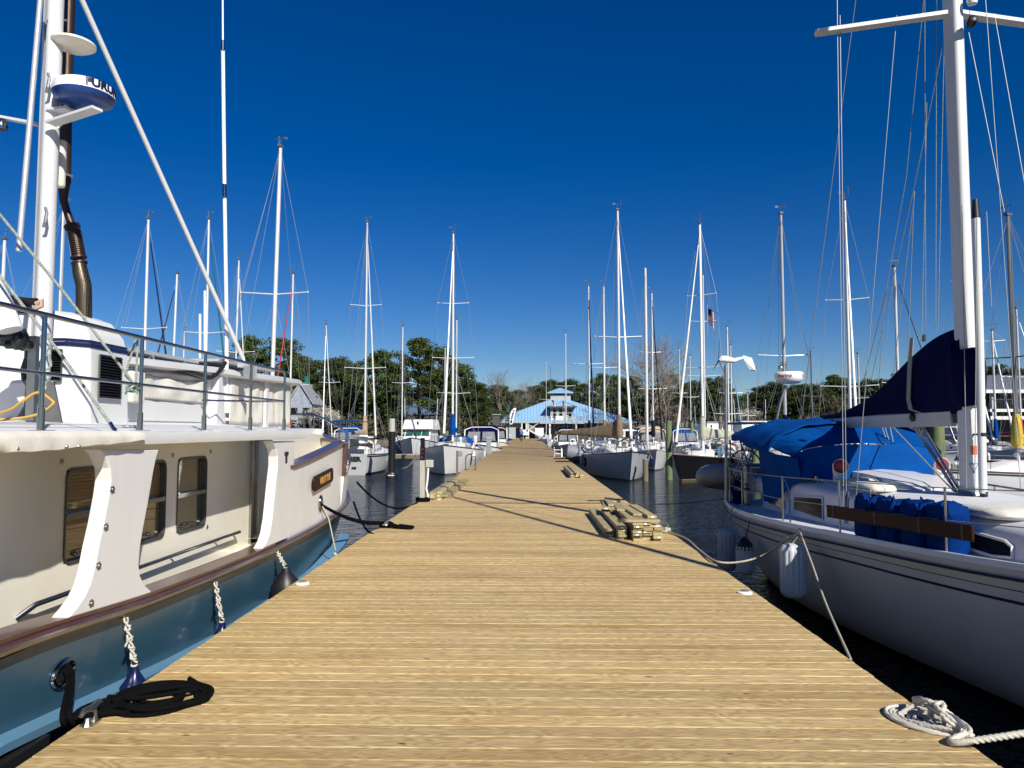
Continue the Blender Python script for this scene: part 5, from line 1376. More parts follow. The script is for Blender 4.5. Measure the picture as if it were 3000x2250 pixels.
# side curtain from bimini edge to the coaming
rows = []
for u in (0, .33, .66, 1):
    r_ = []
    for y, zt_, zb, xt, xb in ((12.35, 1.36, .50, -1.36, -1.28), (12.1, 1.34, .52, -1.35, -1.26), (11.8, 1.30, .60, -1.33, -1.22), (11.5, 1.26, .82, -1.22, -1.12), (11.25, 1.22, .90, -1.12, -1.08)):
        r_.append(V(bx(lerp(xt, xb, u)), y, lerp(zt_, zb, u)))
    rows.append(r_)
cloth_loft('side_curtain', rows, M['blue'], Q, amp=.03)
# mast, boom, sail cover
MX, MY = at(2843, 1440, 8.8).x, 8.8
spw = lambda v: math.copysign(abs(v)**.6, v)
el = [(spw(math.cos(2*math.pi*k/32))*.76, spw(math.sin(2*math.pi*k/32))*1.32) for k in range(32)]
qm = MB().tube([(MX, MY, .82), (MX, MY, 14.2)], .098, 32, prof=el).build('mast', M['mastw'], Q, smooth=True)
mb = MB(); mb.lathe([(.20, 0), (.20, .03), (.15, .05), (.13, .09)], (MX, MY, .86), 24); mb.build('mast_collar', M['steeld'], qm, smooth=True)
MB().tube([(MX, MY, .88), (MX, MY, 1.0)], .103, 32, prof=el).build('mast_boot', M['alum'], qm, smooth=True)
mb = MB(); mb.obox((MX - .02, MY - .132, 1.42), (.07, .004, .10)); mb.build('orange_sticker', M['orange'], qm)
tri = [(-.055, .05), (.055, .05), (0, -.07)]
mb = MB(); mb.prism([(MX - .03 + a, MY - .131, 1.22 + b_) for a, b_ in tri], (0, -.003, 0)); mb.build('blue_emblem', M['hullblue2'], qm)
mb = MB(); mb.prism([(MX - .03 + a*.68, MY - .1345, 1.225 + b_*.62) for a, b_ in tri], (0, -.002, 0)); mb.build('emblem_field', M['white'], qm)
mb = MB(); mb.obox((MX - .03, MY - .132, 2.0), (.06, .004, .12)); mb.build('label_plate', M['galv'], qm)
for z in (1.62, 2.1, 2.65, 3.3):
    mb = MB(); mb.tube([(MX + .085, MY - .06, z - .06), (MX + .12, MY - .075, z), (MX + .085, MY - .06, z + .06)], .009, 6); mb.build('cleat', M['steeld'], qm)
for sg in (-1, 1):
    mb = MB(); a = V(MX + sg*.06, MY, 6.62); b_ = V(MX + sg*1.55, MY + .18, 6.50)
    mb.beam(a, b_, .12, .045); mb.ell(b_, (.03, .05, .04), 8); mb.build('spreader', M['mastw'], qm)
    mb = MB(); a = V(MX + sg*.06, MY, 10.8); mb.beam(a, V(MX + sg*1.1, MY + .12, 10.75), .10, .04); mb.build('spreader', M['mastw'], qm)
p = at(2848, 60, 8.55); mb = MB(); mb.lathe([(.04, -.07), (.06, -.03), (.055, .03), (.03, .05)], p, 14, M=Matrix.Rotation(R(60), 3, 'X')); mb.build('deck_light', M['black'], qm, smooth=True)
p = at(2848, 0, 8.6); mb = MB(); mb.lathe([(.05, -.05), (.06, 0), (.05, .05)], p, 14); mb.build('steaming_light', M['white'], qm, smooth=True)
# pole stowed up the front of the mast
po = MB().tube([at(2880, 1445, 8.55), at(2870, 1000, 8.52), at(2859, 640, 8.5)], .043, 16).build('spinnaker_pole', M['mastw'], Q, smooth=True)
mb = MB(); mb.tube([at(2859, 640, 8.5), at(2857, 585, 8.5)], [.045, .030], 14); mb.build('pole_end', M['black'], po, smooth=True); mb = MB(); mb.tube([at(2881, 1440, 8.55), at(2884, 1470, 8.55)], [.045, .03], 14); mb.build('pole_end', M['black'], po, smooth=True)
for yy in (1165, 1273): mb = MB(); c = at(2874.5 if yy < 1200 else 2877, yy, 8.54); mb.tube([c - V(0, 0, .02), c + V(0, 0, .02)], .047, 16); mb.tube([c, c + V(-.02, .15, 0)], .012, 6); mb.build('pole_strap', M['black'], po, smooth=True)
b0 = at(2775, 1222, 8.98); b0.x = MX - .02; b0.y = MY + .22
b1 = V(MX - .03, 12.85, 1.77)
prof_b = [(.045, -.10), (.06, -.02), (.06, .06), (.03, .095), (-.03, .095), (-.06, .06), (-.06, -.02), (-.045, -.10)]
qb = MB().loft([[c + V(a, 0, b_*s_) for a, b_ in prof_b] for c, s_ in ((b0, 1.1), (b0.lerp(b1, .5), 1.0), (b1, .92))]).build('boom', M['mastg'], Q, smooth=True, ang=25)
mb = MB(); mb.obox(b0 + V(0, -.11, .0), (.08, .18, .14)); mb.build('gooseneck', M['black'], qb, bevel=.01)
# sail cover
top = [(0, 2.86), (.03, 2.86), (.14, 2.80), (.28, 2.62), (.42, 2.38), (.58, 2.14), (.74, 1.99), (.88, 1.92), (1.0, 1.90)]
rg_ = []
for i in range(27):
    u = i / 26; y = lerp(MY - .02, 12.95, u); zt_ = stab(u, top); zb = lerp(b0.z, b1.z, u) + .03 - .02*math.sin(u*9)
    h = zt_ - zb; w0 = lerp(.12, .075, u); ring = []
    for k in range(14):
        q = k / 14 * 2*math.pi; s_ = math.sin(q); zz = zb + h * (.5 + .5*s_); wd = w0 * (abs(math.cos(q))**.6) * (1.15 - .55*max(0, s_))
        ring.append(V(MX + math.copysign(wd, math.cos(q)) + .012*noise.noise(V(u*7, zz*3, 3)), y, zz + .012*noise.noise(V(u*9, q, 1))))
    rg_.append(ring)
sc_ = MB().loft(rg_).build('sail_cover', M['navy'], Q, smooth=True, ang=70)
rg_ = []
for z, s_ in ((1.92, 1.15), (2.0, 1.35), (2.25, 1.5), (2.45, 1.45), (2.58, 1.2)):
    rg_.append([V(MX + math.cos(q)*.11*s_ + (.02 if math.cos(q) > 0 else 0), MY + math.sin(q)*.15*s_, z + .01*math.sin(3*q) + (.10 if math.sin(q) > .5 else 0)) for q in [k*2*math.pi/18 for k in range(18)]])
MB().loft(rg_, caps=False).build('mast_wrap', M['navy'], sc_, smooth=True, solid=.005)
st = [at(2735, 990, 9.75), at(2718, 1080, 9.8), at(2700, 1170, 9.85), at(2705, 1200, 9.8), at(2730, 1210, 9.6)]
rg_ = []
for i, p in enumerate(st):
    uy = p.y; 
    X_ = MX - .135 - (.02 if 0 < i < 4 else 0); rg_.append([V(X_, p.y - .06, p.z), V(X_, p.y + .03, p.z), V(X_ + .01, p.y + .03, p.z), V(X_ + .01, p.y - .06, p.z)])
MB().loft(rg_).build('webbing_strap', M['greyr'], sc_, smooth=True)
mb = MB(); c = at(2707, 990, 9.9); mb.obox(c, (.03, .05, .09)); c = at(2692, 1223, 9.85); c.x = MX - .1; mb.ell(c, (.035, .05, .06), 10); mb.build('block', M['black'], Q, smooth=True)
# rigid vang and mainsheet
for a, b_ in (((2690, 1235, 9.9), (2815, 1445, 8.95)), ((2680, 1240, 10.0), (2808, 1450, 8.95)), ((2694, 1232, 9.8), (2822, 1450, 8.95)), ((2672, 1244, 10.1), (2800, 1440, 8.95))):
    MB().tube([at(*a), at(*b_)], .014, 8).build('boom_vang', M['steeld'], Q, smooth=True)
for a, b_ in (((2580, 1240, 11.6), (2632, 1390, 11.25)), ((2590, 1243, 11.5), (2634, 1390, 11.25)), ((2605, 1240, 11.4), (2636, 1388, 11.25)), ((2605, 1240, 11.4), (2795, 1440, 9.0))):
    MB().tube([at(*a), at(*b_)], .009, 6).build('mainsheet', M['greyr'], Q, smooth=True)
# standing and running rigging
RG = [('cap_shroud', (2452, -80, 9.0), (2453, 55, 8.98)), ('cap_shroud', (2453, 55, 8.98), (2472, 1500, 8.7)), ('cap_shroud', (2461, 45, 8.98), (2480, 1500, 8.75)),
      ('lower_shroud', (2627, 45, 8.9), (2502, 1530, 9.3)), ('cap_shroud', (2883, -60, 8.6), (2990, 1430, 8.5)), ('lower_shroud', (2838, 95, 8.75), (2942, 620, 8.4)), ('lower_shroud', (2913, 40, 8.8), (3030, 700, 8.4)),
      ('lower_shroud', (2890, 620, 8.7), (2905, 900, 8.7)),
      ('topping_lift', (2712, -60, 9.2), (2655, 520, 10.2)), ('lazy_jack', (2655, 520, 10.2), (2593, 868, 11.0)), ('lazy_jack', (2593, 868, 11.0), (2527, 1130, 12.3)), ('lazy_jack', (2593, 868, 11.0), (2575, 1115, 11.6)),
      ('lazy_jack', (2782, 35, 8.85), (2680, 540, 10.0)), ('lazy_jack', (2680, 540, 10.0), (2553, 1110, 11.8)), ('lazy_jack', (2678, 560, 10.0), (2660, 1050, 10.6)), ('lazy_jack', (2680, 560, 10.0), (2617, 1100, 11.2)),
      ('halyard', (2709, -60, 9.4), (2712, 970, 9.8)), ('halyard', (2715, 300, 9.4), (2695, 1230, 9.9)), ('halyard', (2744, -60, 9.1), (2741, 975, 9.3)), ('halyard', (2770, -60, 9.0), (2748, 960, 9.3)), ('halyard', (2818, 600, 8.66), (2832, 1430, 8.62)), ('halyard', (2862, 640, 8.4), (2856, 1440, 8.4)), ('halyard', (2806, 1230, 9.1), (2806, 1440, 8.95))]
for nm, a, b_ in RG: MB().tube([at(*a), at(*b_)], .005, 6).build(nm, M['wire'] if 'shroud' in nm else M['greyr'], Q, smooth=True)
MB().tube([(MX, MY + .1, 14.1), (SX0 - .1, 14.25, .95)], .0065, 6).build('backstay', M['wire'], Q)
for a in ((2475, 1440), (2484, 1440), (2506, 1450)):
    MB().tube([at(a[0], a[1], 8.75), at(a[0] - 2, a[1] + 95, 8.72)], .014, 8).build('turnbuckle', M['steel'], Q, smooth=True)
fj0, fj1 = V(SX0 + .0, 3.0, .95), V(MX, MY - .15, 13.9)
MB().tube([fj0.lerp(fj1, i/14) for i in range(15)], [.085 - .05*i/14 for i in range(15)], 12).build('furled_jib', M['canvas'], Q, smooth=True)
# teak rail board with covered jerry cans
mb = MB(); pA = V(SX0 - hb(9.05) + .03, 9.05, sz(9.05) + .27); pB = V(SX0 - hb(6.85) + .03, 6.75, sz(6.85) + .25)
mb.beam(pA, pB, .028, .145); rbd = mb.build('rail_board', M['maho2'], Q, bevel=.006)
for u in (.06, .4, .7, .95): MB().beam(pA.lerp(pB, u - .006) , pA.lerp(pB, u + .006), .034, .15).build('board_strap', M['black'], rbd)
for i in range(4):
    u = (i + .5) / 4; y = lerp(8.68, 7.12, u); X_ = SX0 - hb(y) + .20; z0 = sz(y) + .02; hh = .45
    rg_ = []
    for (z, s_) in ((0, .94), (.03, 1.0), (hh*.72, 1.02), (hh*.80, 1.03), (hh*.90, .96), (hh*.97, .80), (hh*1.0, .45)):
        rg_.append([V(X_ + math.copysign(abs(math.cos(q))**.45, math.cos(q))*.125*s_ + .03*noise.noise(V(i, q*2, z*9)), y + math.copysign(abs(math.sin(q))**.45, math.sin(q))*.195*s_, z0 + z + (.09 if z > hh*.75 else 0)*noise.noise(V(i*3, q*3, z*14))) for q in [2*math.pi*k/26 for k in range(26)]])
    c_ = MB().loft(rg_).build('jerry_can', M['blue_shaded'], None, smooth=True, ang=60)
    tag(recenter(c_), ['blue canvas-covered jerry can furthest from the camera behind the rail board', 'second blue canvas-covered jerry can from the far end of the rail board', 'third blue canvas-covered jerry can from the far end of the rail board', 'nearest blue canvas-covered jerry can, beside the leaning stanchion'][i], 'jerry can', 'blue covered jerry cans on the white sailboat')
# wind turbine
W = thing('wind_turbine', 'small white wind turbine on a grey pole at the stern of the white sailboat', 'wind turbine', at(2132, 1478, 14.0))
hub = at(2126, 1058, 14.1); foot = at(2128, 1478, 14.0)
MB().tube([foot, V(hub.x, hub.y, hub.z - .08)], .030, 12).build('pole', M['steeld'], W, smooth=True)
mb = MB(); bd = [at(2108, 1056, 14.0), at(2112, 1052, 14.0), at(2125, 1052, 14.05), at(2150, 1056, 14.1), at(2170, 1050, 14.15), at(2180, 1048, 14.2)]
mb.tube(bd, [.03, .060, .066, .045, .026, .022], 14); nac = mb.build('nacelle', M['white'], W, smooth=True)
mb = MB(); mb.prism([at(2176, 1043, 14.2), at(2200, 1050, 14.25), at(2212, 1084, 14.3), at(2196, 1083, 14.3), at(2178, 1052, 14.2)], (.02, 0, .01)); mb.prism([at(2176, 1043, 14.2), at(2200, 1050, 14.25), at(2212, 1084, 14.3), at(2196, 1083, 14.3), at(2178, 1052, 14.2)], (.1, .25, 0)); mb.build('tail_fin', M['white'], W)
for a in (80, 205, 322):
    q = R(a); c = at(2105, 1057, 13.95); tip = c + V(.06*math.cos(q), -.25*math.cos(q), .38*math.sin(q))
    mb = MB(); mb.loft([[c + V(0, -.02, -.02), c + V(0, .02, .02), c + V(.012, .02, .02)], [tip + V(0, -.015, 0), tip + V(0, .015, .0), tip + V(.006, .0, .005)]]); mb.build('blade', M['navyp'], W)
# radar on its own pole
D = thing('radar_dome', 'white radar dome with maroon lettering on a slanted pole behind the blue bimini', 'radar', at(2275, 1245, 14.3))
MB().tube([at(2272, 1245, 14.3), at(2286, 1180, 14.3), at(2302, 1128, 14.3)], .028, 10).build('pole', M['steeld'], D, smooth=True)
dc = at(2312, 1105, 14.3); rr2 = .265
dm = MB().lathe([(.05, -.125), (rr2*.62, -.12), (rr2*.90, -.065), (rr2, .0), (rr2*.99, .065), (rr2*.9, .095), (.04, .11)], dc, 36).build('dome', M['white'], D, smooth=True, ang=50)
def dtext(p):
    a = R(-128) + p.x / rr2; return dc + V(math.cos(a)*(rr2 + .004 + p.z), math.sin(a)*(rr2 + .004 + p.z), .02 + p.y)
MB().text('marine', .10, None, ext=.001, bold=.0, fn=dtext, align='CENTER').build('lettering', M['redp'], dm)
def dtext2(p):
    a = R(-42) + p.x / rr2; return dc + V(math.cos(a)*(rr2 + .004 + p.z), math.sin(a)*(rr2 + .004 + p.z), .02 + p.y)
MB().text('R', .085, None, ext=.001, bold=.004, fn=dtext2).build('lettering', M['redp'], dm)
mb = MB(); p = at(2296, 1078, 14.3); mb.tube([p - V(0, 0, .06), p + V(0, 0, .06)], .045, 12); mb.ell(p + V(-.06, 0, -.0), (.05, .05, .05), 12); mb.tube([p + V(0,0,.06), p + V(0, 0, .12)], .06, 12); mb.build('gps_puck', M['steeld'], D, smooth=True)
# inflatable dinghy behind the stern
DG = thing('inflatable_dinghy', 'grey inflatable dinghy floating beyond the stern of the white sailboat', 'dinghy', at(2150, 1440, 15.2))
pts = []
for k in range(17):
    q = math.pi * k / 16; pts.append(at(2135, 1400, 15.6) + V(.55 - math.sin(q)*1.0 + 0, .75*math.cos(q)*1.0, -.12*math.cos(q) + .04*math.sin(q)))
pts = [pts[0] + V(2.0, 0, -.06)] + pts + [pts[-1] + V(2.0, 0, .0)]
tb = MB().tube(pts, [.17] + [.21]*17 + [.17], 16).build('inflated_tube', M['pvc'], DG, smooth=True)
MB().tube([p + V(-.0, 0, .0) for p in pts], .216, 16, prof=[(math.cos(2*math.pi*k/16)*(1 if k in (3,4,5) else .9), math.sin(2*math.pi*k/16)*(1 if k in (3,4,5) else .9)) for k in range(16)]).build('rub_band', M['black'], tb, smooth=True)
mb = MB(); c = pts[8]; mb.box((c.x + .4, c.y - .6, c.z - .18), (c.x + 2.9, c.y + .75, c.z - .12)); mb.build('floor', M['pvc'], DG)
MB().text('737', .20, Matrix.Translation(at(2228, 1430, 14.75)) @ Euler((R(90), 0, 0)).to_matrix().to_4x4(), ext=.002).build('hull_number', M['dark'], DG)
# fenders on the white sailboat
def vfender(label, px, pt_, pb, Y, rpx, mt, top=None, tie=None):
    a = at(px, pt_, Y); b_ = at(px, pb, Y); r = rpx / F * Y; L_ = a.z - b_.z; n = 28
    t_ = thing('fender', label, 'fender', (a.x, a.y, b_.z), group='ribbed fenders hung on the white sailboat')
    prof = [(.03, 0), (r*.72, .015), (r*.96, .06), (r, .10), (r, L_ - .10), (r*.96, L_ - .06), (r*.72, L_ - .015), (.03, L_)]
    vs = []; fs = []
    for rr, z in prof:
        for k in range(n*2):
            q = 2*math.pi*k/(2*n); rib = .92 if k % 4 == 0 and .05 < z < L_ - .05 else 1
            vs.append(V(a.x + rr*rib*math.cos(q), a.y + rr*rib*math.sin(q), b_.z + z))
    m_ = 2*n
    for i in range(len(prof) - 1):
        for k in range(m_): fs.append((i*m_ + k, i*m_ + (k+1) % m_, (i+1)*m_ + (k+1) % m_, (i+1)*m_ + k))
    fs.append(tuple(range(m_ - 1, -1, -1))); fs.append(tuple((len(prof)-1)*m_ + k for k in range(m_)))
    MB().add(vs, fs).build('fender_body', M[mt], t_, smooth=True, ang=60)
    if top: MB().lathe([(r*1.01, L_ - .10), (r*.85, L_ - .01), (r*.4, L_ + .06), (.02, L_ + .09)], (a.x, a.y, b_.z), 20).build('fender_cap', M[top], t_, smooth=True)
    tp = at(*tie); MB().tube([a + V(0, 0, .0), tp], .009, 6).build('fender_rope', M['greyr'] if top is None else M['navyp'], t_, smooth=True)
vfender('grimy grey ribbed fender, leftmost of three on the white sailboat', 2128, 1548, 1672, 12.35, 26, 'fend', tie=(2150, 1475, 12.6))
vfender('ribbed fender with a black top, middle of three on the white sailboat', 2181, 1590, 1684, 11.5, 25, 'fendw', top='black', tie=(2200, 1515, 11.6))
vfender('pale blue-white ribbed fender, rightmost of three on the white sailboat', 2322, 1592, 1752, 9.3, 37, 'fendw', tie=(2348, 1560, 9.3))
# cleats on the rail and mooring lines
for px_, py_, Y in ((2345, 1562, 9.2), (2308, 1578, 9.5)):
    c = at(px_, py_, Y); mb = MB(); mb.tube([c + V(-.03, -.11, .04), c + V(0, 0, .035), c + V(.03, .11, .04)], [.01, .014, .01], 8); mb.tube([c, c + V(0, 0, .035)], .02, 8); mb.build('deck_cleat', M['steel'], Q, smooth=True)
def line(label, pts, r, mt, lobes=0, nm='mooring_line', twist=28, n=10):
    pts = [Vector(p) for p in pts]
    if len(pts) > 2:
        out = []
        for i in range(len(pts) - 1):
            p0 = pts[max(i-1, 0)]; p1 = pts[i]; p2 = pts[i+1]; p3 = pts[min(i+2, len(pts)-1)]
            k = max(3, int((p2 - p1).length / .05)) if lobes else 8
            for j in range(k):
                v = j / k; out.append(.5*((2*p1) + (p2 - p0)*v + (2*p0 - 5*p1 + 4*p2 - p3)*v*v + (3*p1 - p0 - 3*p2 + p3)*v**3))
        pts = out + [pts[-1]]
    return tag(recenter(MB().tube(pts, r, n, lobes=lobes, twist=twist).build(nm, M[mt], None, smooth=True)), label, 'rope')
line('tan mooring line dropping from the white sailboat rail cleat to the near dock edge', [at(2345, 1562, 9.15), at(2378, 1650, 8.3), at(2420, 1770, 7.2), at(2492, 1932, 5.55)], .011, 'tanr')
line('tan line looping from the white sailboat rail down past the fenders to the dock', [at(2345, 1560, 9.2), at(2305, 1580, 9.5), at(2240, 1625, 10.0), at(2170, 1646, 9.6), at(2100, 1645, 9.4), atz(2050, 1612, .02), atz(2010, 1578, .02), atz(1960, 1560, .02), atz(1935, 1556, .05)], .013, 'tanr')
line('dark dock line stretched over the water from the right dock edge to the white sailboat', [atz(1902, 1478, .05), at(2010, 1474, 15.5), at(2141, 1459, 13.9)], .012, 'wired')
# near right cleat with coiled strand rope
cc = atz(2760, 2128, 0)
K = cleat('large grey dock cleat wound with white rope, bottom right of the dock', (cc.x - .02, cc.y, 0), .44, rz=96)
RP = thing('rope_coil', 'flat coil of thick white three-strand rope wound round the near right cleat', 'rope', (cc.x - .1, cc.y, 0))
mb = MB(); c = atz(2670, 2112, 0)
coil(mb, (c.x + .06, c.y - .02), .17, .23, 7.0, .0118, seed=2, ang=R(28), inner=.22, lobes=3, twist=75, n=60)
mb.build('flat_coil', M['whiter'], RP, smooth=True)
mb = MB(); h = V(cc.x - .02, cc.y, .07)
def tw(pts, r=.0125):
    out = []
    for i in range(len(pts) - 1):
        p0 = pts[max(i-1, 0)]; p1 = pts[i]; p2 = pts[i+1]; p3 = pts[min(i+2, len(pts)-1)]
        k = max(4, int((p2 - p1).length / .008))
        for j in range(k):
            v = j / k; out.append(.5*((2*p1) + (p2 - p0)*v + (2*p0 - 5*p1 + 4*p2 - p3)*v*v + (3*p1 - p0 - 3*p2 + p3)*v**3))
    mb.tube(out + [pts[-1]], r, 12, lobes=3, twist=75)
tw([h + V(-.16, .12, -.05), h + V(-.05, .1, .02), h + V(.03, .0, .05), h + V(-.04, -.12, .03), h + V(.03, -.17, -.02), h + V(.06, -.05, .0), h + V(-.03, .04, .055), h + V(-.06, .14, .01), h + V(.03, .17, -.01), h + V(.05, .05, .04), h + V(-.04, -.06, .06), h + V(.02, -.19, .0)])
tw([h + V(-.13, -.05, -.05), h + V(-.06, -.12, -.03), h + V(.02, -.18, -.03), h + V(.07, -.20, -.04), h + V(.06, -.12, -.05), h + V(.0, -.08, -.04), h + V(-.07, -.02, -.045)])
tw([h + V(-.15, .02, -.05), h + V(-.09, -.07, -.04), h + V(-.02, -.14, -.045), h + V(.05, -.22, -.04)])
mb.build('cleat_turns', M['whiter'], RP, smooth=True)
mb = MB(); tw([h + V(.03, -.20, -.03), atz(2850, 2170, .05), atz(2850, 2170, .05).lerp(V(4.86, 3.62, .66), .5), V(4.86, 3.62, .66)], .017)
mb.build('standing_part', M['whiter'], RP, smooth=True)
# white rope at far cleat behind the lumber
cleat('cleat with a knot of white rope on the right dock edge behind the lumber pile', atz(1952, 1552, 0), .3)
mb = MB(); c = atz(1955, 1552, .04)
for i in range(5): mb.tube([c + V(.05*math.cos(i + t), .09*math.sin(i*1.3 + t), .02*math.sin(t*2 + i)) for t in [k*.6 for k in range(9)]], .014, 7)
tag(recenter(mb.build('rope_knot', M['whiter'], None, smooth=True)), 'white rope knotted on the cleat behind the large lumber pile', 'rope')
# ------------------------------------------------------------ the other sailboats
LW = dict(group='sailboats moored left of the dock'); RW = dict(group='sailboats moored right of the dock')
# left side
sailboat('tall white sailing mast leaning left behind the flybridge, tallest on the left', 822, 430, 30, hd=0, L=12, B=3.8, mr=.115, spr=(.52,), pbase=(795, 1050), wr=.008, vane=True, cover='blue', hm='hullw', detail=1, **LW)
sailboat('white sailboat with an orange-tipped mast and dark blue furled jib', 435, 640, 40, hd=0, mr=.10, spr=(.52,), pbase=(424, 1020), jib='hulldb', **LW)
sailboat('white sailboat whose mast stands beside a green furled jib', 612, 640, 42, hd=0, mr=.09, spr=(.5,), pbase=(606, 1030), jib='teal', **LW)
sailboat('small sailboat with a slightly leaning mast and blue furled jib crossing its neighbour', 519, 800, 46, hd=180, mr=.09, spr=(.48,), pbase=(504, 1040), jib='hulldb', **LW)
sailboat('sailboat with a plain slim mast just right of the white whip antenna', 700, 760, 50, hd=8, mr=.09, spr=(.5,), pbase=(690, 1000), jib='white', **LW)
sailboat('sailboat with a faded red furled jib left of its mast', 859, 800, 50, hd=180, mr=.085, spr=(.35,), pbase=(850, 1100), jib='red', cover='red', **LW)
sailboat('distant small sailboat with a white furled jib sloping right, in front of the pines', 955, 950, 72, hd=180, mr=.07, jib='white', L=8.5, B=2.8, pbase=(975, 1190), **LW)
sailboat('sailboat with its mast at the far left edge of the photo', 14, 700, 34, hd=0, mr=.10, spr=(.5,), **LW)
sailboat('sailboat with a grey mast just right of the rusty exhaust stack', 187, 610, 30, hd=0, mr=.095, spr=(.4,), mt='mastg', **LW)
sailboat('sailboat with a short distant mast between the blue jibs', 540, 970, 74, hd=0, mr=.09, L=8, B=2.6, **LW)
HER = sailboat('white sailboat with HER lettered on its transom, tan canvas and stern toward the camera', 1076, 650, 49, hd=2, L=11, B=3.7, mr=.10, spr=(.34, .62), jib='white', cover='canvasd', dodger='canvas', bim='canvas', detail=2, fb=1.5, wr=.009, sm='navyp', **LW)
sailboat('sailboat with a bare mast rising from the pines beside the small motor yacht', 1180, 955, 78, hd=180, mr=.085, L=9, B=3, **LW)
J = sailboat('white sailboat bow-on at the left dock edge, bright blue canvas and long white furled jib', 1328, 682, 48.5, hd=180, L=11, B=3.75, mr=.105, spr=(.40, .66), jib='white', cover='blue', dodger='blue', detail=2, fb=1.72, wr=.009, rail='navyp', coverh=.5, pbase=(1326, 1290), mastf=.50, **LW)
sailboat('sailboat with a slender mast just right of the blue-covered mast', 1338, 935, 62, hd=180, mr=.09, L=9.5, B=3.1, spr=(.4,), **LW)
sailboat('far sailboat with a short mast left of the blue-covered sailboat', 1304, 1017, 92, hd=180, mr=.09, L=8.5, B=2.8, **LW)
sailboat('far sailboat with a thin mast against the sky left of the big pine', 1181, 960, 95, hd=180, mr=.06, L=8, B=2.6, **LW)
# right side
sailboat('distant sailboat with a short mast in front of the clubhouse', 1657, 975, 84, hd=180, mr=.085, L=8.5, B=2.9, cover='navy', hm='hullw', **RW)
sailboat('sailboat with black mast cover and navy furled jib right of the clubhouse', 1724, 835, 60, hd=180, mr=.085, L=10, B=3.2, jib='navy', cover='dark', **RW)
sailboat('sailboat with brown sail cover behind the grey ketch', 1768, 837, 58, hd=180, mr=.115, L=10, B=3.2, cover='canvasbr', spr=(.48,), coverh=.9, bang=45, **RW)
P = sailboat('pale grey sailboat moored bow-on along the right dock edge, brown and tan sail cover', 1809, 615, 43, hd=180, L=12, B=3.7, mr=.115, spr=(.46,), jib='white', cover='canvasbr', detail=2, fb=1.5, hm='hullg', wr=.009, rail='navyp', coverh=1.0, bang=50, **RW)
sailboat('bare thick white spar without rigging wires, right of the grey ketch jib', 1890, 786, 52, hd=180, mr=.15, spr=(), L=9, B=3, boom=False, vane=False, backstay=False, **RW)
sailboat('sailboat with black furled jib and black mast cover beyond the ketch bow', 1909, 856, 60, hd=180, mr=.095, L=9.5, B=3.2, jib='dark', cover='dark', spr=(.36, .6), **RW)
Sb = sailboat('black-hulled sailboat with a tan stripe and rumpled grey-green sail cover', 2050, 656, 42, hd=146, L=9.6, B=3.1, mr=.11, spr=(.36, .68), jib='canvas', cover='canvasg', detail=2, hm='hullk', am='antib', fb=1.35, wr=.008, coverh=.6, bang=-45, **RW)
sailboat('white sailboat with a slim mast just right of the black-hulled boat mast', 2059, 803, 56, hd=170, mr=.085, L=10, B=3.2, cover='navy', spr=(.4, .72), **RW)
sailboat('far sailboat with a stubby mast left of the black-hulled boat', 2021, 1040, 86, hd=180, mr=.085, L=8, B=2.7, cover='navy', **RW)
sailboat('sailboat with a white mast directly behind the wind turbine pole', 2130, 955, 62, hd=175, mr=.10, L=9.5, B=3.1, spr=(.25,), cover='canvas', **RW)
sailboat('sailboat with a bright blue furled jib sloping right of the wind turbine', 2140, 1010, 70, hd=180, mr=.085, L=9, B=3, jib='hullblue2', **RW)
sailboat('sailboat with a tall dark-edged mast and spreader lamps left of the radar dome', 2287, 626, 38, hd=180, L=11, B=3.5, mr=.11, mt='mastg', spr=(.40,), detail=2, wr=.008, cover='navy', **RW)
sailboat('short dark-masted sailboat between the radar dome and the wide sail cover', 2375, 1029, 70, hd=0, mr=.085, mt='mastd', L=8.5, B=2.8, **RW)
sailboat('tall sailboat with a white furled jib sloping down left of its mast', 2474, 584, 36, hd=160, L=11, B=3.5, mr=.105, spr=(.26, .60), jib='white', wr=.008, detail=2, **RW)
sailboat('sailboat with a short grey mast just left of the navy sail cover', 2513, 1035, 64, hd=0, mr=.10, mt='mastg', L=8.5, B=2.8, **RW)
sailboat('sailboat with a purple furled jib crossing behind the halyards', 2620, 780, 48, hd=200, mr=.105, L=10, B=3.2, jib='hulldb', spr=(.35,), cover='blue', **RW)
sailboat('sailboat whose masthead peeks out left of the big white mast', 2796, 837, 56, hd=180, mr=.10, L=10, B=3.2, jib='white', **RW)
Y7 = sailboat('white sailboat with a thick dark grey mast and yellow sail cover at the right edge', 2953, 630, 30, hd=110, L=11, B=3.5, mr=.115, mt='mastd', spr=(.42,), cover='yellow', detail=2, fb=1.2, wr=.009, mastf=.55, hm='hullw', sm='navyp', **RW)
sailboat('blue-covered sailboat with a short mast between the big mast and the grey-roofed building', 2906, 966, 52, hd=165, mr=.09, L=9, B=3, cover='blue', jib='white', spr=(.9,), **RW)
sailboat('sailboat with a slim mast right beside the thick dark grey mast', 2977, 902, 50, hd=180, mr=.085, L=9, B=3, jib='white', cover='red', **RW)
sailboat('far sailboat with a thin mast between the black-hulled boat and the grey ketch', 1990, 1020, 96, hd=180, mr=.08, L=8, B=2.6, **RW)
sailboat('far sailboat with a thin mast right of the slim mast beside the blue jib', 2190, 1150, 90, hd=180, mr=.07, L=8, B=2.6, **RW)
sailboat('far sailboat with a thin mast just left of the clubhouse dormer', 1600, 1060, 110, hd=180, mr=.06, L=8, B=2.6, vane=False, **RW)
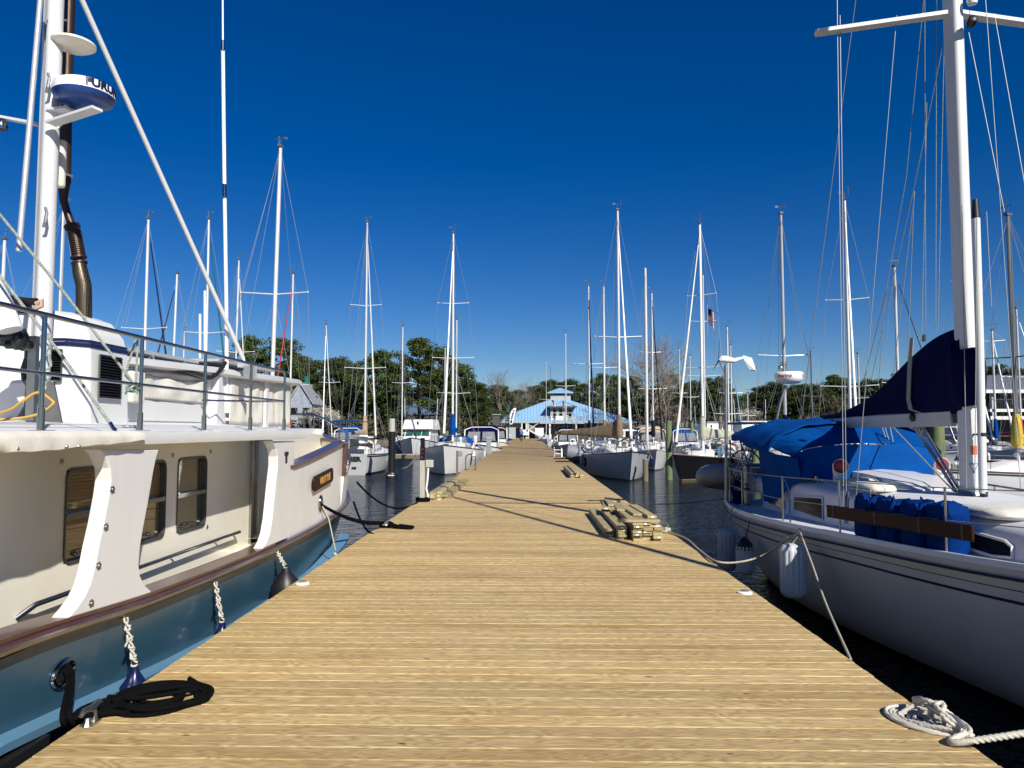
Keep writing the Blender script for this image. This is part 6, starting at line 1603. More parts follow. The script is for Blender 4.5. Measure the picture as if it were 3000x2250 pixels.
# lettering on the transom of HER
mb = MB(); mb.text('THER', .40, Matrix.Translation((.42, .10, .92)) @ Euler((R(112), 0, 0)).to_matrix().to_4x4(), ext=.01, bold=.015)
mb.text('NC', .17, Matrix.Translation((.50, .30, .42)) @ Euler((R(112), 0, 0)).to_matrix().to_4x4(), ext=.01, bold=.006)
mb.build('transom_lettering', M['dark'], HER)
MB().obox((.9, .9, 2.05), (.55, .4, .5), rz=10).build('outboard_cover', M['white'], HER, bevel=.1)
MB().obox((-.2, .35, 1.75), (.8, .12, .5)).build('stern_seat', M['canvas'], HER, bevel=.05)
MB().obox((0, 1.4, 3.05), (2.4, 1.1, .05)).build('solar_panel', M['solar'], HER)
# bow arch and brown details on the ketch
MB().tube([(-.75, 11.3, 1.6), (-.6, 11.6, 2.0), (0, 11.75, 2.25), (.6, 11.6, 2.0), (.75, 11.3, 1.6)], .03, 8).build('bow_arch', M['steel'], P, smooth=True)
MB().tube([(0, 11.6, 1.6), (0, 12.5, 1.68)], .08, 8).build('bowsprit', M['mastw'], P, smooth=True)
cp = V(0, 7.0, 1.9)
MB().obox((0, 3.2, 2.55), (2.8, 2.0, .05)).build('hard_top', M['white'], P, bevel=.02)
for sx_ in (-1.2, 1.2):
    for yy in (2.4, 4.0): MB().tube([(sx_, yy, 1.2), (sx_, yy, 2.55)], .03, 6).build('hard_top_post', M['steel'], P)
for sx_ in (-1.85,): MB().lathe([(.05, -.9), (.5, -.7), (.62, 0), (.5, .7), (.05, .9)], (1.9, -.5, 1.0), 18, M=Matrix.Rotation(R(80), 3, 'Y')).build('hanging_dinghy', M['pvc'], P, smooth=True)
# jerry can and bundles on the black-hulled boat
MB().obox((-1.0, 5.6, 1.45), (.35, .5, .4), rz=12).build('blue_bag', M['hullblue2'], Sb, bevel=.06)
MB().obox((.3, 3.6, 1.95), (1.6, 1.4, .06)).build('hard_top', M['gel'], Sb, bevel=.02)
# ------------------------------------------------------------ motor boats
def motorboat(label, px, pw, Y, L, B, fb, hd=180, style='fly', canvas='navy', hm='hullw', am='anti'):
    c = at(px, pw, Y); a = R(hd)
    loc = V(c.x + math.sin(a)*L, Y - math.cos(a)*L, WZ)
    t_ = thing('motor_boat', label, 'motor boat', loc, a, 'motor boats moored in the marina', local=True)
    b, zs, pt = hull_sections(L, B, fb, fb*.72, fb*.62, tw=.9, rake=1.3, stern=.1, full=2.6)
    hull_mesh(pt, 18).build('hull', [M[hm], M[am], M[hm]], t_, smooth=True, ang=50)
    for sg in (-1, 1): MB().tube([(sg*(pt(i/18, 1).x + .01), pt(i/18, 1).y, pt(i/18, 1).z) for i in range(19)], .035, 6).build('rub_rail', M['dark'], t_, smooth=True)
    mb = MB(); vs = []; fs = []
    for i in range(19):
        p = pt(i/18, 1); vs += [(-p.x, p.y, p.z - .02), (0, p.y, p.z + .05), (p.x, p.y, p.z - .02)]
    for i in range(18):
        for k in range(2): fs.append((i*3 + k, i*3 + k + 1, i*3 + k + 4, i*3 + k + 3))
    mb.add(vs, fs).build('deck', M['gel'], t_, smooth=True)
    def rings(spec):
        out = []
        for y0, y1, w_, z in spec:
            out.append([V(-w_, y0, z), V(-w_*.9, y1 - .1, z), V(-w_*.5, y1, z), V(w_*.5, y1, z), V(w_*.9, y1 - .1, z), V(w_, y0, z)])
        return out
    if style == 'fly':
        h = MB().loft(rings([(L*.12, L*.66, B*.40, fb*.75), (L*.12, L*.64, B*.40, fb*.75 + .55), (L*.14, L*.55, B*.39, fb*.75 + 1.15), (L*.14, L*.55, B*.39, fb*.75 + 1.2)])).build('cabin', M['gel'], t_, smooth=True, ang=30)
        y0, y1 = L*.63, L*.56; z0, z1 = fb*.75 + .62, fb*.75 + 1.08
        for a_, b_ in ((-.95, -.36), (-.30, .30), (.36, .95)):
            w0 = B*.40
            MB().prism([(a_*w0*.85, y0 + .06, z0), (b_*w0*.85, y0 + .06, z0), (b_*w0*.80, y1 + .06, z1), (a_*w0*.80, y1 + .06, z1)], (0, .02, .01)).build('windscreen_pane', M['tealg'], h)
        f = MB().loft(rings([(L*.16, L*.60, B*.47, fb*.75 + 1.18), (L*.16, L*.61, B*.47, fb*.75 + 1.26), (L*.18, L*.56, B*.43, fb*.75 + 2.05), (L*.2, L*.54, B*.41, fb*.75 + 2.15)])).build('flybridge', M['gel'], t_, smooth=True, ang=30)
        mb = MB()
        for z in (3.35,):
            mb.tube([(-B*.42, L*.2, fb*.75 + 2.1), (-B*.40, L*.3, fb*.75 + z), (0, L*.32, fb*.75 + z + .12), (B*.40, L*.3, fb*.75 + z), (B*.42, L*.2, fb*.75 + 2.1)], .035, 8)
            mb.tube([(-B*.42, L*.45, fb*.75 + 2.1), (-B*.40, L*.3, fb*.75 + z)], .02, 6); mb.tube([(B*.42, L*.45, fb*.75 + 2.1), (B*.40, L*.3, fb*.75 + z)], .02, 6)
        mb.build('bimini_frame', M['steel'], t_, smooth=True)
        for sx_ in (-1, 1): MB().tube([(sx_*B*.44, L*.4, fb*.75 + 1.5), (sx_*B*.47, L*.38, fb*.75 + 4.2)], .02, 6).build('antenna', M['white'], t_)
        MB().obox((0, L*.585, fb*.75 + 1.75), (.14, .05, .42), rx=-8).build('nameplate', M['dark'], f)
    else:
        h = MB().loft(rings([(L*.05, L*.60, B*.42, fb*.72), (L*.05, L*.55, B*.42, fb*.72 + .5)])).build('cabin', M['gel'], t_, smooth=True, ang=30)
        cv = MB().loft(rings([(L*.05, L*.54, B*.41, fb*.72 + .5), (L*.06, L*.48, B*.40, fb*.72 + 1.2), (L*.08, L*.40, B*.38, fb*.72 + 1.75), (L*.12, L*.36, B*.30, fb*.72 + 1.9)])).build('canvas_enclosure', M[canvas], t_, smooth=True, ang=40)
        MB().tube([(-B*.43, L*.50, fb*.72 + .5), (-B*.42, L*.455, fb*.72 + 1.5), (-B*.25, L*.43, fb*.72 + 1.72), (B*.25, L*.43, fb*.72 + 1.72), (B*.42, L*.455, fb*.72 + 1.5), (B*.43, L*.50, fb*.72 + .5)], .045, 8).build('windscreen_frame', M['gel'], t_, smooth=True)
        for a_, b_ in ((-.9, -.08), (.08, .9)):
            w0 = B*.40
            MB().prism([(a_*w0, L*.535 + .03, fb*.72 + .62), (b_*w0, L*.535 + .03, fb*.72 + .62), (b_*w0*.9, L*.475 + .03, fb*.72 + 1.35), (a_*w0*.9, L*.475 + .03, fb*.72 + 1.35)], (0, .02, .01)).build('clear_panel', M['clear'], cv)
        for sx_ in (-1, 1):
            x1, x2 = sx_*B*.415, sx_*B*.402
            for ya, yb in ((.12, .26), (.30, .44)):
                MB().prism([(x1, L*ya, fb*.72 + .6), (x1, L*yb, fb*.72 + .6), (x2, L*yb - .1, fb*.72 + 1.15), (x2, L*ya, fb*.72 + 1.15)], (sx_*.015, 0, 0)).build('clear_panel', M['clear'], cv)
    pts = []
    for k in range(9):
        q = math.pi*k/8 - math.pi/2; t = 1 - .35*abs(math.sin(q))**1.5; p = pt(t, 1)
        pts.append(V(math.copysign(p.x*.95, math.sin(q)) if abs(math.sin(q)) > .1 else 0, p.y, p.z + .5))
    mb = MB().tube(pts, .016, 6)
    for p in pts: mb.tube([p, p - V(0, 0, .5)], .012, 5)
    mb.build('bow_rail', M['steel'], t_, smooth=True)
    return t_
motorboat('white flybridge motor yacht with green-tinted windscreen, bow-on behind the black piling', 1204, 1330, 66, 10, 3.4, 1.9)
motorboat('white cruiser with a navy canvas enclosure, left of the dock behind the blue-canvas sailboat', 1400, 1345, 56, 8.5, 3.2, 1.5, style='exp')
motorboat('small white cruiser with a dark canvas top, farthest boat at the left dock edge', 1446, 1320, 76, 7, 2.9, 1.5, style='exp', canvas='dark')
motorboat('small white motorboat with blue canvas among the far right moorings', 2035, 1335, 66, 7, 2.6, 1.3, style='exp', canvas='blue')
motorboat('small open motorboat in front of the clubhouse right of the dock', 1668, 1322, 74, 6.5, 2.4, 1.2, style='exp', canvas='dark')
motorboat('small white cuddy boat with blue canvas behind the trawler bow rail', 985, 1335, 62, 7.5, 2.8, 1.4, style='exp', canvas='blue')
motorboat('white cruiser with tan canvas right of the grey sailboat bow', 1935, 1338, 62, 7.5, 2.8, 1.4, style='exp', canvas='canvasd')
motorboat('white flybridge boat seen left of the radar pole', 2255, 1332, 66, 9, 3.2, 1.7)
motorboat('small white boat with navy canvas seen under the main boom', 2560, 1330, 68, 7, 2.7, 1.4, style='exp')
motorboat('white cruiser with cream canvas in front of the brick building', 2930, 1325, 68, 8, 3.0, 1.5, style='exp', canvas='canvas')
motorboat('white flybridge boat far off between the black-hulled boat and the bimini', 2110, 1305, 84, 9, 3.2, 1.6)
# ------------------------------------------------------------ piers, pilings and posts
def piling(label, px, pw, Y, ztop, r, m_='pilgreen', cap=None, grp='timber pilings standing in the water'):
    c = at(px, pw, Y); t_ = thing('piling', label, 'piling', (c.x, Y, -2.5), group=grp)
    rs = [r, r*1.01, r*.98, r*.96]; MB().tube([(c.x, Y, -2.5), (c.x + .01, Y, -.5), (c.x, Y, (ztop - .5)/2), (c.x, Y, ztop)], rs, 16).build('timber', M[m_], t_, smooth=True, ang=50)
    if cap: MB().lathe([(r*1.1, -.02), (r*1.1, .03), (.01, r*.9)], (c.x, Y, ztop), 16).build('cap', M[cap], t_, smooth=True)
    MB().tube([(c.x + math.cos(k*.5)*r*1.05, Y + math.sin(k*.5)*r*1.05, .15 + .01*math.sin(k)) for k in range(14)], .018, 6).build('rope_loop', M['tanr'], t_, smooth=True)
    return t_
piling('green-stained timber piling in the water right of the grey ketch', 1961, 1404, 39.4, 2.12, .165)
piling('large green timber piling beside the white sailboat mast', 2750, 1400, 22, 2.05, .20)
piling('green piling seen through the stern frame of the white sailboat', 2215, 1400, 34, 1.0, .17)
piling('short dark piling under the bow of the grey ketch', 1891, 1410, 38.4, .15, .14, 'pilbrown')
for i, (px, pw, Y, z) in enumerate(((2000, 1340, 72, 2.4), (2012, 1345, 74, 2.5), (2028, 1345, 70, 2.4), (2112, 1345, 68, 2.9), (1308, 1330, 56, 1.6), (1420, 1310, 88, 2.2), (1432, 1308, 92, 2.6), (2340, 1345, 60, 2.3))):
    piling(['weathered piling with black cap left of the rumpled sail cover', 'second capped piling left of the rumpled sail cover', 'capped piling right behind the furled tan jib', 'dark capped piling left of the wind turbine pole', 'black-topped piling behind the blue-canvas sailboat bow', 'brown piling at the left dock edge near the clubhouse', 'taller brown piling at the left dock edge near the clubhouse', 'capped piling behind the blue bimini'][i], px, pw, Y, z, .16, 'pilbrown' if i % 2 else 'pilgreen', cap='black')
c = at(1147, 1395, 40.5); t_ = thing('piling', 'tall piling wrapped in ribbed black plastic with a bulging float at the waterline', 'piling', (c.x, c.y, -2.5))
MB().tube([(c.x, c.y, 1.4), (c.x, c.y, 2.25)], .17, 14).build('timber', M['postgrey'], t_, smooth=True)
pts = []; rs = []
for i in range(81): pts.append((c.x, c.y, lerp(-.75, 1.55, i/80))); rs.append(.21 if i % 4 < 2 else .175)
MB().tube(pts, rs, 18).build('ribbed_sleeve', M['black'], t_)
fl = MB().lathe([(.2, -1.3), (.33, -1.15), (.34, -.72), (.30, -.64), (.2, -.6)], (c.x, c.y, 0), 24).build('float', M['black'], t_, smooth=True)
MB().text('hulmate'[:5] + 'te', .1, Matrix.Translation((c.x + .03, c.y - .345, -.78)) @ Euler((R(90), 0, 0)).to_matrix().to_4x4(), ext=.003, bold=.004).build('lettering', M['white'], fl)
def pier(label, x0, x1, y0, y1, z=-.25):
    t_ = thing('finger_pier', label, 'pier', ((x0+x1)/2, (y0+y1)/2, WZ), group='finger piers between the slips')
    mb = MB(); nx = x1 - x0; ny = y1 - y0
    if nx > ny:
        k = int(nx/.15)
        for i in range(k): mb.box((x0 + i*.15, y0, z - .04), (x0 + i*.15 + .143, y1, z + random.uniform(-.003, .003)))
    else:
        k = int(ny/.15)
        for i in range(k): mb.box((x0, y0 + i*.15, z - .04), (x1, y0 + i*.15 + .143, z + random.uniform(-.003, .003)))
    mb.build('decking', M['postgrey'], t_)
    mb = MB(); mb.box((x0 + .03, y0 + .03, z - .30), (x1 - .03, y0 + .10, z - .045)); mb.box((x0 + .03, y1 - .10, z - .30), (x1 - .03, y1 - .03, z - .045)); mb.box((x0+.03, y0+.1, z-.28), (x0+.1, y1-.1, z-.05)); mb.box((x1-.1, y0+.1, z-.28), (x1-.03, y1-.1, z-.05)); mb.build('side_beam', M['pilbrown'], t_)
    for a in (x0 + .2, x1 - .2):
        for b_ in ((y0 + .2, y1 - .2) if ny < nx else [y0 + .2, (y0 + y1)/2, y1 - .2]): MB().tube([(a, b_, -2), (a, b_, z - .05)], .12, 8).build('support_pile', M['pilbrown'], t_)
    return t_
pier('weathered grey finger pier behind the black ribbed piling', -11.5, -7.0, 56.0, 57.6, -.2)
pier('finger pier running across beyond the bow of the grey ketch', 6.2, 13, 57, 58.8, -.2)
pier('long finger pier behind the yellow-covered sailboat', 17.0, 30, 44, 45.6, -.2)
pier('finger pier among the masts on the far left', -32, -17, 62, 63.6, -.2)
# white dock box clutter and pedestals
def pedestal(label, px, py, h=1.1, col='gel', w_=.26):
    c = atz(px, py, 0); t_ = thing('power_pedestal', label, 'power pedestal', c, group='power pedestals on the docks', local=True)
    MB().obox((0, 0, h*.42), (w_, w_*.8, h*.84)).build('body', M[col], t_, bevel=.02)
    MB().obox((0, 0, h*.9), (w_*1.1, w_*.9, h*.16)).build('head', M['galv'], t_, bevel=.03); MB().obox((0, -w_*.43, h*.55), (w_*.6, .02, h*.3)).build('meter_door', M['galv'], t_, bevel=.005)
pedestal('white power pedestal with a blue notice near the clubhouse end, left edge', 1495, 1290, 1.2); pedestal('white power pedestal with a notice near the clubhouse end, right edge', 1597, 1292, 1.2)
pedestal('grey power pedestal beside the small white cruiser', 1432, 1330, 1.2, 'galv', .34)
# power post at the left edge
pc = atz(1237, 1469, 0); t_ = thing('power_post', 'pale grey timber post with a meter box and white conduit beside the left lumber stack', 'post', pc)
MB().obox((pc.x, pc.y, .46), (.11, .11, .96)).build('post', M['postgrey'], t_, bevel=.008)
mb = MB(); mb.obox((pc.x + .17, pc.y - .02, .87), (.17, .10, .17)); mb.build('outlet_box', M['postgrey'], t_, bevel=.01)
MB().tube([(pc.x + .14, pc.y - .02, .80), (pc.x + .12, pc.y - .02, .5), (pc.x + .09, pc.y, .3), (pc.x + .14, pc.y, .1), (pc.x + .15, pc.y, .0)], .022, 8).build('conduit', M['white'], t_, smooth=True)
mb = MB()
for i in range(4): mb.tube([(pc.x + .02 + .15*math.cos(q), pc.y - .05 + .12*math.sin(q), .02 + .02*i) for q in [k*.45 + i for k in range(15)]], .02, 7)
tag(recenter(mb.build('rope_turns', M['blackr'], None, smooth=True)), 'black rope wound round the foot of the pale grey power post', 'rope')
sp_ = at(1238, 1328, 23.0); t_ = thing('sign_post', 'brown post with a red-brown number board behind the grey power post', 'sign', (sp_.x, sp_.y, WZ))
MB().obox((sp_.x, sp_.y, .2), (.12, .12, 1.5 + .9)).build('post', M['postbrown'], t_, bevel=.008)
sb_ = MB().obox((sp_.x + .01, sp_.y - .08, .93), (.16, .03, .42)).build('board', M['signred'], t_, bevel=.005)
for i, ch in enumerate('A4C'): MB().text(ch, .11, Matrix.Translation((sp_.x + .01, sp_.y - .098, 1.06 - i*.125)) @ Euler((R(90), 0, 0)).to_matrix().to_4x4(), ext=.003, bold=.003).build('lettering', M['canvas'], sb_)
bc = atz(1339, 1396, 0); t_ = thing('dock_post', 'thin brown post with a round grey gauge at the left dock edge', 'post', (bc.x, bc.y, 0))
MB().obox((bc.x, bc.y, .45), (.07, .07, .92)).build('post', M['postbrown'], t_, bevel=.006)
MB().lathe([(.09, -.03), (.10, 0), (.08, .03)], (bc.x + .09, bc.y, .80), 18, M=Matrix.Rotation(R(90), 3, 'X')).build('gauge', M['galv'], t_, smooth=True)
def ladder(label, px, py, s_=1.0, mt='steel'):
    c = atz(px, py, 0); t_ = thing('dock_ladder', label, 'ladder', c, group='swim ladders at the dock edge', local=True)
    for dx in (-.20*s_, .20*s_):
        pts = [(dx, .14 - .14*math.cos(q), .52 + .13*math.sin(q)) for q in [k*math.pi/8 for k in range(9)]]
        pass
    for dy in (0, .13):
        pts = [(-.2*s_, dy, 0), (-.2*s_, dy, .45)] + [(-.2*s_*math.cos(q), dy, .45 + .2*math.sin(q)) for q in [k*math.pi/10 for k in range(1, 10)]] + [(.2*s_, dy, .45), (.2*s_, dy, 0)]
        MB().tube(pts, .021, 8).build('hand_rail', M[mt], t_, smooth=True)
    mb = MB()
    for x in (-.2*s_, .2*s_):
        for dy in (0, .13): mb.lathe([(.05, 0), (.05, .012), (.025, .03)], (x, dy, 0), 12)
    mb.build('foot_flange', M[mt], t_, smooth=True)
ladder('stainless ladder hoops at the left dock edge in front of the white sailboat bow', 1378, 1377)
ladder('stainless ladder hoops at the right dock edge far away', 1612, 1312, 1.3)
# ------------------------------------------------------------ lumber
def lumber(label, boards, grp='stacks of new green-tinted lumber on the dock'):
    xs = [b_[0] for b_ in boards]; y0 = min(b_[1] for b_ in boards)
    t_ = thing('lumber_stack', label, 'lumber', (sum(xs)/len(xs), y0, 0), group=grp)
    rd_ = random.Random(len(boards))
    for (x, y0_, z, L_, rz) in boards:
        mb = MB(); a = R(rz); n = 6; rg_ = []; bow_ = rd_.uniform(-.006, .008)
        for i in range(n + 1):
            u = i / n; y = y0_ + L_*u; xx = x + math.tan(a)*L_*u; zz = z + bow_*math.sin(math.pi*u)
            rg_.append([V(xx - .07, y, zz), V(xx + .07, y, zz), V(xx + .07, y, zz + .036), V(xx - .07, y, zz + .036)])
        mb.loft(rg_); o = mb.build('board', M['pine_new'], t_, bevel=.004)
        if rd_.random() < .45 and grp: MB().obox((x + rd_.uniform(-.03, .03), y0_ - .002, z + .018), (.045, .004, .022)).build('end_tag', M['white'], o)
    return t_
bd = []
for cxn, nl in ((-2.19, 5), (-2.04, 5), (-1.885, 3)):
    for k in range(nl):
        y0_ = 17.75 + random.uniform(-.05, .05) + (.0 if k < 4 else .03); bd.append((cxn + random.uniform(-.01, .01), y0_, k*.0385, 5.3 + random.uniform(-.2, .3) + (.6 if cxn > -1.9 else 0), random.uniform(-.15, .15)))
lumber('neat long stack of green-tinted lumber along the left dock edge', bd)
bd = []
for k in range(5): bd.append((1.60, 25.8 + random.uniform(-.03, .03), k*.0385, 5.0, .1)); 
for k in range(4): bd.append((1.76, 25.9 + random.uniform(-.06, .06), k*.0385, 4.6, .0))
for k in range(3): bd.append((1.91, 25.8 + random.uniform(-.08, .08), k*.0385, 4.2, -.1))
bd.append((1.72, 25.7, 5*.0385, 4.9, .3))
lumber('smaller lumber stack farther along the right dock edge, topped by one slanted board', bd)
bd = []
rd2 = random.Random(8)
for k in range(3): bd.append((1.30, 11.75 + rd2.uniform(-.02, .03), k*.0385, 3.1, .05))
for ci, cxn in enumerate((1.66, 1.81, 1.965)):
    for k in range(7 if ci < 2 else 6):
        bd.append((cxn + rd2.uniform(-.012, .012), 11.32 + rd2.uniform(-.05, .06), k*.0385, rd2.uniform(2.4, 3.5) if k < 5 else rd2.uniform(.6, 2.6), rd2.uniform(-.4, .4)))
for k in range(5): bd.append((1.46, 11.42 + rd2.uniform(-.03, .2), k*.0385, 2.9 - .1*k, 0))
bd += [(1.62, 12.9, 7*.0385, 1.0, 3), (1.80, 12.2, 7*.0385, 1.5, -2), (1.97, 11.7, 6*.0385, 2.1, -1), (1.98, 11.9, 7*.0385, 1.8, -1.5), (1.52, 14.1, 5*.0385, .9, 2), (1.60, 14.0, 6*.0385, 1.0, -4), (1.45, 13.5, 6*.0385, 1.1, 5), (1.56, 13.7, 7*.0385, 1.0, 2), (1.73, 14.4, 7*.0385, .8, -6)]
lp = lumber('large jumbled pile of short and long lumber offcuts on the right side of the dock', bd)
mb = MB(); mb.obox((1.69, 11.38, .293), (.62, .14, .038), rz=-1); mb.build('cross_board', M['pine_new'], lp, bevel=.003)
# deck marker discs
for px, py, lb in ((886, 1711, 'round white light set in the planks on the left edge'), (2182, 1738, 'round white light set in the planks on the right edge')):
    c = atz(px, py, 0); t_ = thing('dock_light', lb, 'light', c, group='low round dock lights', local=True)
    MB().lathe([(.075, 0), (.075, .012), (.055, .022)], (0, 0, 0), 24).build('housing', M['white'], t_, smooth=True)
    MB().lathe([(.045, .0215), (.045, .028), (.03, .034)], (0, 0, 0), 20).build('lens', M['clear'], t_, smooth=True)
# white steps and ropes
c = atz(1634, 1338, 0); t_ = thing('boarding_steps', 'white plastic boarding steps at the right dock edge', 'steps', c, local=True)
for x in (-.24, .24):
    MB().prism([(x - .04, -.30, 0), (x - .04, -.22, 0), (x - .04, -.05, .62), (x - .04, -.13, .62)], (.08, 0, 0)).build('side_rail', M['white'], t_, bevel=.01)
    MB().prism([(x - .04, .22, 0), (x - .04, .28, 0), (x - .04, .04, .45), (x - .04, -.02, .45)], (.08, 0, 0)).build('rear_leg', M['white'], t_, bevel=.01)
for z, y in ((.20, -.2), (.42, -.08)): MB().obox((0, y, z), (.5, .18, .04)).build('tread', M['white'], t_, bevel=.01)
for px, py, lb in ((1645, 1345, 'dark rope heap on the right dock edge behind the far lumber stack'), (1655, 1353, 'second dark rope heap nearer the far lumber stack')):
    c = atz(px, py, 0); mb = MB(); coil(mb, c, .5, .22, 3, .022, seed=px, inner=.3); tag(recenter(mb.build('rope_heap', M['blackr'], None, smooth=True)), lb, 'rope')
tag(recenter(MB().tube(sagline(at(1162, 1300, 40), at(1225, 1322, 56), .5) + sagline(at(1225, 1322, 56), at(1180, 1372, 45), .3), .02, 6).build('slack_line', M['tanr'], None, smooth=True)), 'slack tan line drooping between the black piling and the finger pier', 'rope')
c = atz(1475, 1290, 0)
tag(recenter(MB().ell(c + V(0, 0, .12), (1.5, .9, .22), 16, jit=.6).build('blue_tarp', M['blue'], None, smooth=True)), 'crumpled blue tarp lying at the left dock edge near the clubhouse', 'tarp')
# ------------------------------------------------------------ person cycling away
def person():
    c = atz(1527, 1295, 0)
    t_ = thing('person', 'person in a bright blue jacket and black trousers cycling away along the dock', 'person', (c.x, c.y, 0), local=True)
    def skin(name, mt, vs, es, rs):
        me = bpy.data.meshes.new(name); me.from_pydata(vs, es, []); o = bpy.data.objects.new(name, me); COL.objects.link(o)
        o.modifiers.new('k', 'SKIN'); 
        for i, r in enumerate(rs): me.skin_vertices[0].data[i].radius = (r, r)
        me.skin_vertices[0].data[0].use_root = True
        k = o.modifiers.new('s', 'SUBSURF'); k.levels = 2; k.render_levels = 2; me.materials.append(M[mt]); o.parent = t_; return o
    b = [(0, 0, .98), (0, .06, 1.20), (0, .14, 1.40), (0, .18, 1.50), (0, .20, 1.62)]
    vs = b + [(-.17, .14, 1.42), (-.27, .28, 1.22), (-.24, .52, 1.10), (-.24, .60, 1.08), (.17, .14, 1.42), (.27, .28, 1.22), (.24, .52, 1.10), (.24, .60, 1.08),
              (-.10, .02, .94), (-.13, .30, .62), (-.12, .12, .30), (-.12, .24, .22), (.10, .02, .94), (.12, .22, .58), (.12, .0, .18), (.12, .14, .12)]
    es = [(0,1),(1,2),(2,3),(3,4),(2,5),(5,6),(6,7),(7,8),(2,9),(9,10),(10,11),(11,12),(0,13),(13,14),(14,15),(15,16),(0,17),(17,18),(18,19),(19,20)]
    rs = [.13,.13,.14,.05,.06,.06,.045,.03,.025,.06,.045,.03,.025,.10,.065,.045,.035,.10,.065,.045,.035]
    skin('body', 'skin', vs, es, rs)
    skin('jacket', 'jacket', vs[:4] + vs[5:8] + vs[9:12], [(0,1),(1,2),(2,3),(2,4),(4,5),(5,6),(2,7),(7,8),(8,9)], [.17,.18,.18,.07,.085,.065,.045,.085,.065,.045])
    skin('trousers', 'dark', [vs[0]] + vs[13:16] + vs[17:20], [(0,1),(1,2),(2,3),(0,4),(4,5),(5,6)], [.155,.12,.08,.06,.12,.08,.06])
    MB().ell((0, .20, 1.63), (.085, .10, .12), 16).build('head', M['skin'], t_, smooth=True)
    MB().ell((0, .19, 1.67), (.10, .125, .10), 16).build('helmet', M['dark'], t_, smooth=True)
    for x, y, z in ((-.12, .22, .18), (.12, .12, .08)): MB().obox((x, y + .04, z), (.09, .26, .08)).build('shoe', M['dark'], t_, bevel=.03)
    for x in (-.24, .24):
        mb = MB()
        for i in range(4): mb.tube([(x - .03 + .02*i, .58, 1.08), (x - .03 + .02*i, .64, 1.06), (x - .03 + .02*i, .63, 1.02)], .009, 5)
        mb.tube([(x, .58, 1.07), (x - math.copysign(.03, x), .62, 1.05)], .010, 5); mb.build('fingers', M['skin'], t_, smooth=True)
    k_ = thing('bicycle', 'dark bicycle ridden by the person in the blue jacket', 'bicycle', (c.x, c.y, 0), local=True)
    for y in (-.42, .62):
        o = MB().tube([(0, y + .33*math.cos(q), .345 + .33*math.sin(q)) for q in [i*2*math.pi/28 for i in range(28)]], .022, 8, closed=True).build('tyre', M['black'], k_, smooth=True)
        mb = MB()
        for i in range(10): q = i*math.pi/5; mb.tube([(0, y, .345), (0, y + .31*math.cos(q), .345 + .31*math.sin(q))], .003, 4)
        mb.tube([(-.04, y, .345), (.04, y, .345)], .02, 8); mb.build('spokes', M['steel'], o)
    mb = MB()
    for a, b_ in (((0,-.42,.345),(0,-.02,.30)), ((0,-.02,.30),(0,-.12,.85)), ((0,-.42,.345),(0,-.10,.78)), ((0,-.02,.30),(0,.42,.78)), ((0,-.10,.78),(0,.42,.84)), ((0,.62,.345),(0,.42,.90)), ((0,.42,.90),(0,.46,1.0))): mb.tube([a, b_], .018, 6)
    mb.build('frame', M['dark'], k_, smooth=True)
    MB().tube([(-.26,.58,1.05),(-.2,.5,1.03),(0,.46,1.0),(.2,.5,1.03),(.26,.58,1.05)], .014, 6).build('handlebar', M['steel'], k_, smooth=True)
    MB().ell((0, -.14, .90), (.08, .14, .04), 12).build('saddle', M['black'], k_, smooth=True)
    mb = MB(); mb.tube([(.06, -.02, .30), (.12, .08, .12)], .01, 5); mb.tube([(-.06, -.02, .30), (-.12, .16, .24)], .01, 5); mb.build('cranks', M['steel'], k_)
person()
# ------------------------------------------------------------ clubhouse
BY = 150.0
def bp(px, py, Y=BY): return at(px, py, Y)
G = thing('clubhouse', 'low clubhouse with a blue metal roof, cupola and upper deck at the dock end', 'building', bp(1665, 1260) * 1 + V(0, 0, -2))
zE = bp(1600, 1236).z; zR = bp(1640, 1168).z
xl, xr = bp(1430, 1236).x, bp(1866, 1236).x
rl, rr3 = bp(1612, 1168).x, bp(1672, 1168).x
yb = BY + 15
def slab(mb, a, b_, c, d, th=.15, m=0): 
    n = (Vector(b_) - Vector(a)).cross(Vector(d) - Vector(a)).normalized()*th
    mb.prism([a, b_, c, d], -n if n.z > 0 else n, m)
mb = MB()
slab(mb, (xl, BY, zE), (xr, BY, zE), (rr3, BY + 6, zR), (rl, BY + 6, zR))
slab(mb, (xr, yb, zE), (xl, yb, zE), (rl, BY + 9, zR), (rr3, BY + 9, zR))
slab(mb, (xl, yb, zE), (xl, BY, zE), (rl, BY + 6, zR), (rl, BY + 9, zR)); slab(mb, (xr, BY, zE), (xr, yb, zE), (rr3, BY + 9, zR), (rr3, BY + 6, zR))
mb.add([(rl, BY + 6, zR), (rr3, BY + 6, zR), (rr3, BY + 9, zR), (rl, BY + 9, zR)], [(0, 1, 2, 3)])
roof = mb.build('roof', M['roofblue'], G)
mb = MB(); m_seam = mat('roof_seam_blue', (.13, .28, .46), .4, metal=.2)
x = xl + .5
while x < xr:
    t = min(1, (x - xl)/(rl - xl), (xr - x)/(xr - rr3)); mb.beam((x, BY, zE + .03), (x, BY + 6*t, lerp(zE, zR, t) + .03), .04, .06); x += .62
mb.build('standing_seams', m_seam, roof)
MB().box((xl, BY - .08, zE - .22), (xr, BY + .0, zE + .02)).build('fascia', M['siding'], roof)
MB().box((xl + .4, BY + 1.2, -.2), (xr - .4, yb - .5, zE - .1)).build('wall', M['sidingd'], G)
MB().box((xl + 1.2, BY + 1.0, -.2), (bp(1530, 1260).x, BY + 1.2, zE - .15)).build('wall_panel', M['siding'], G)
o = MB().box((bp(1511, 1260).x, BY + .95, 0), (bp(1520, 1260).x, BY + 1.0, 2.1)).build('door', M['glass'], G, bevel=.01)
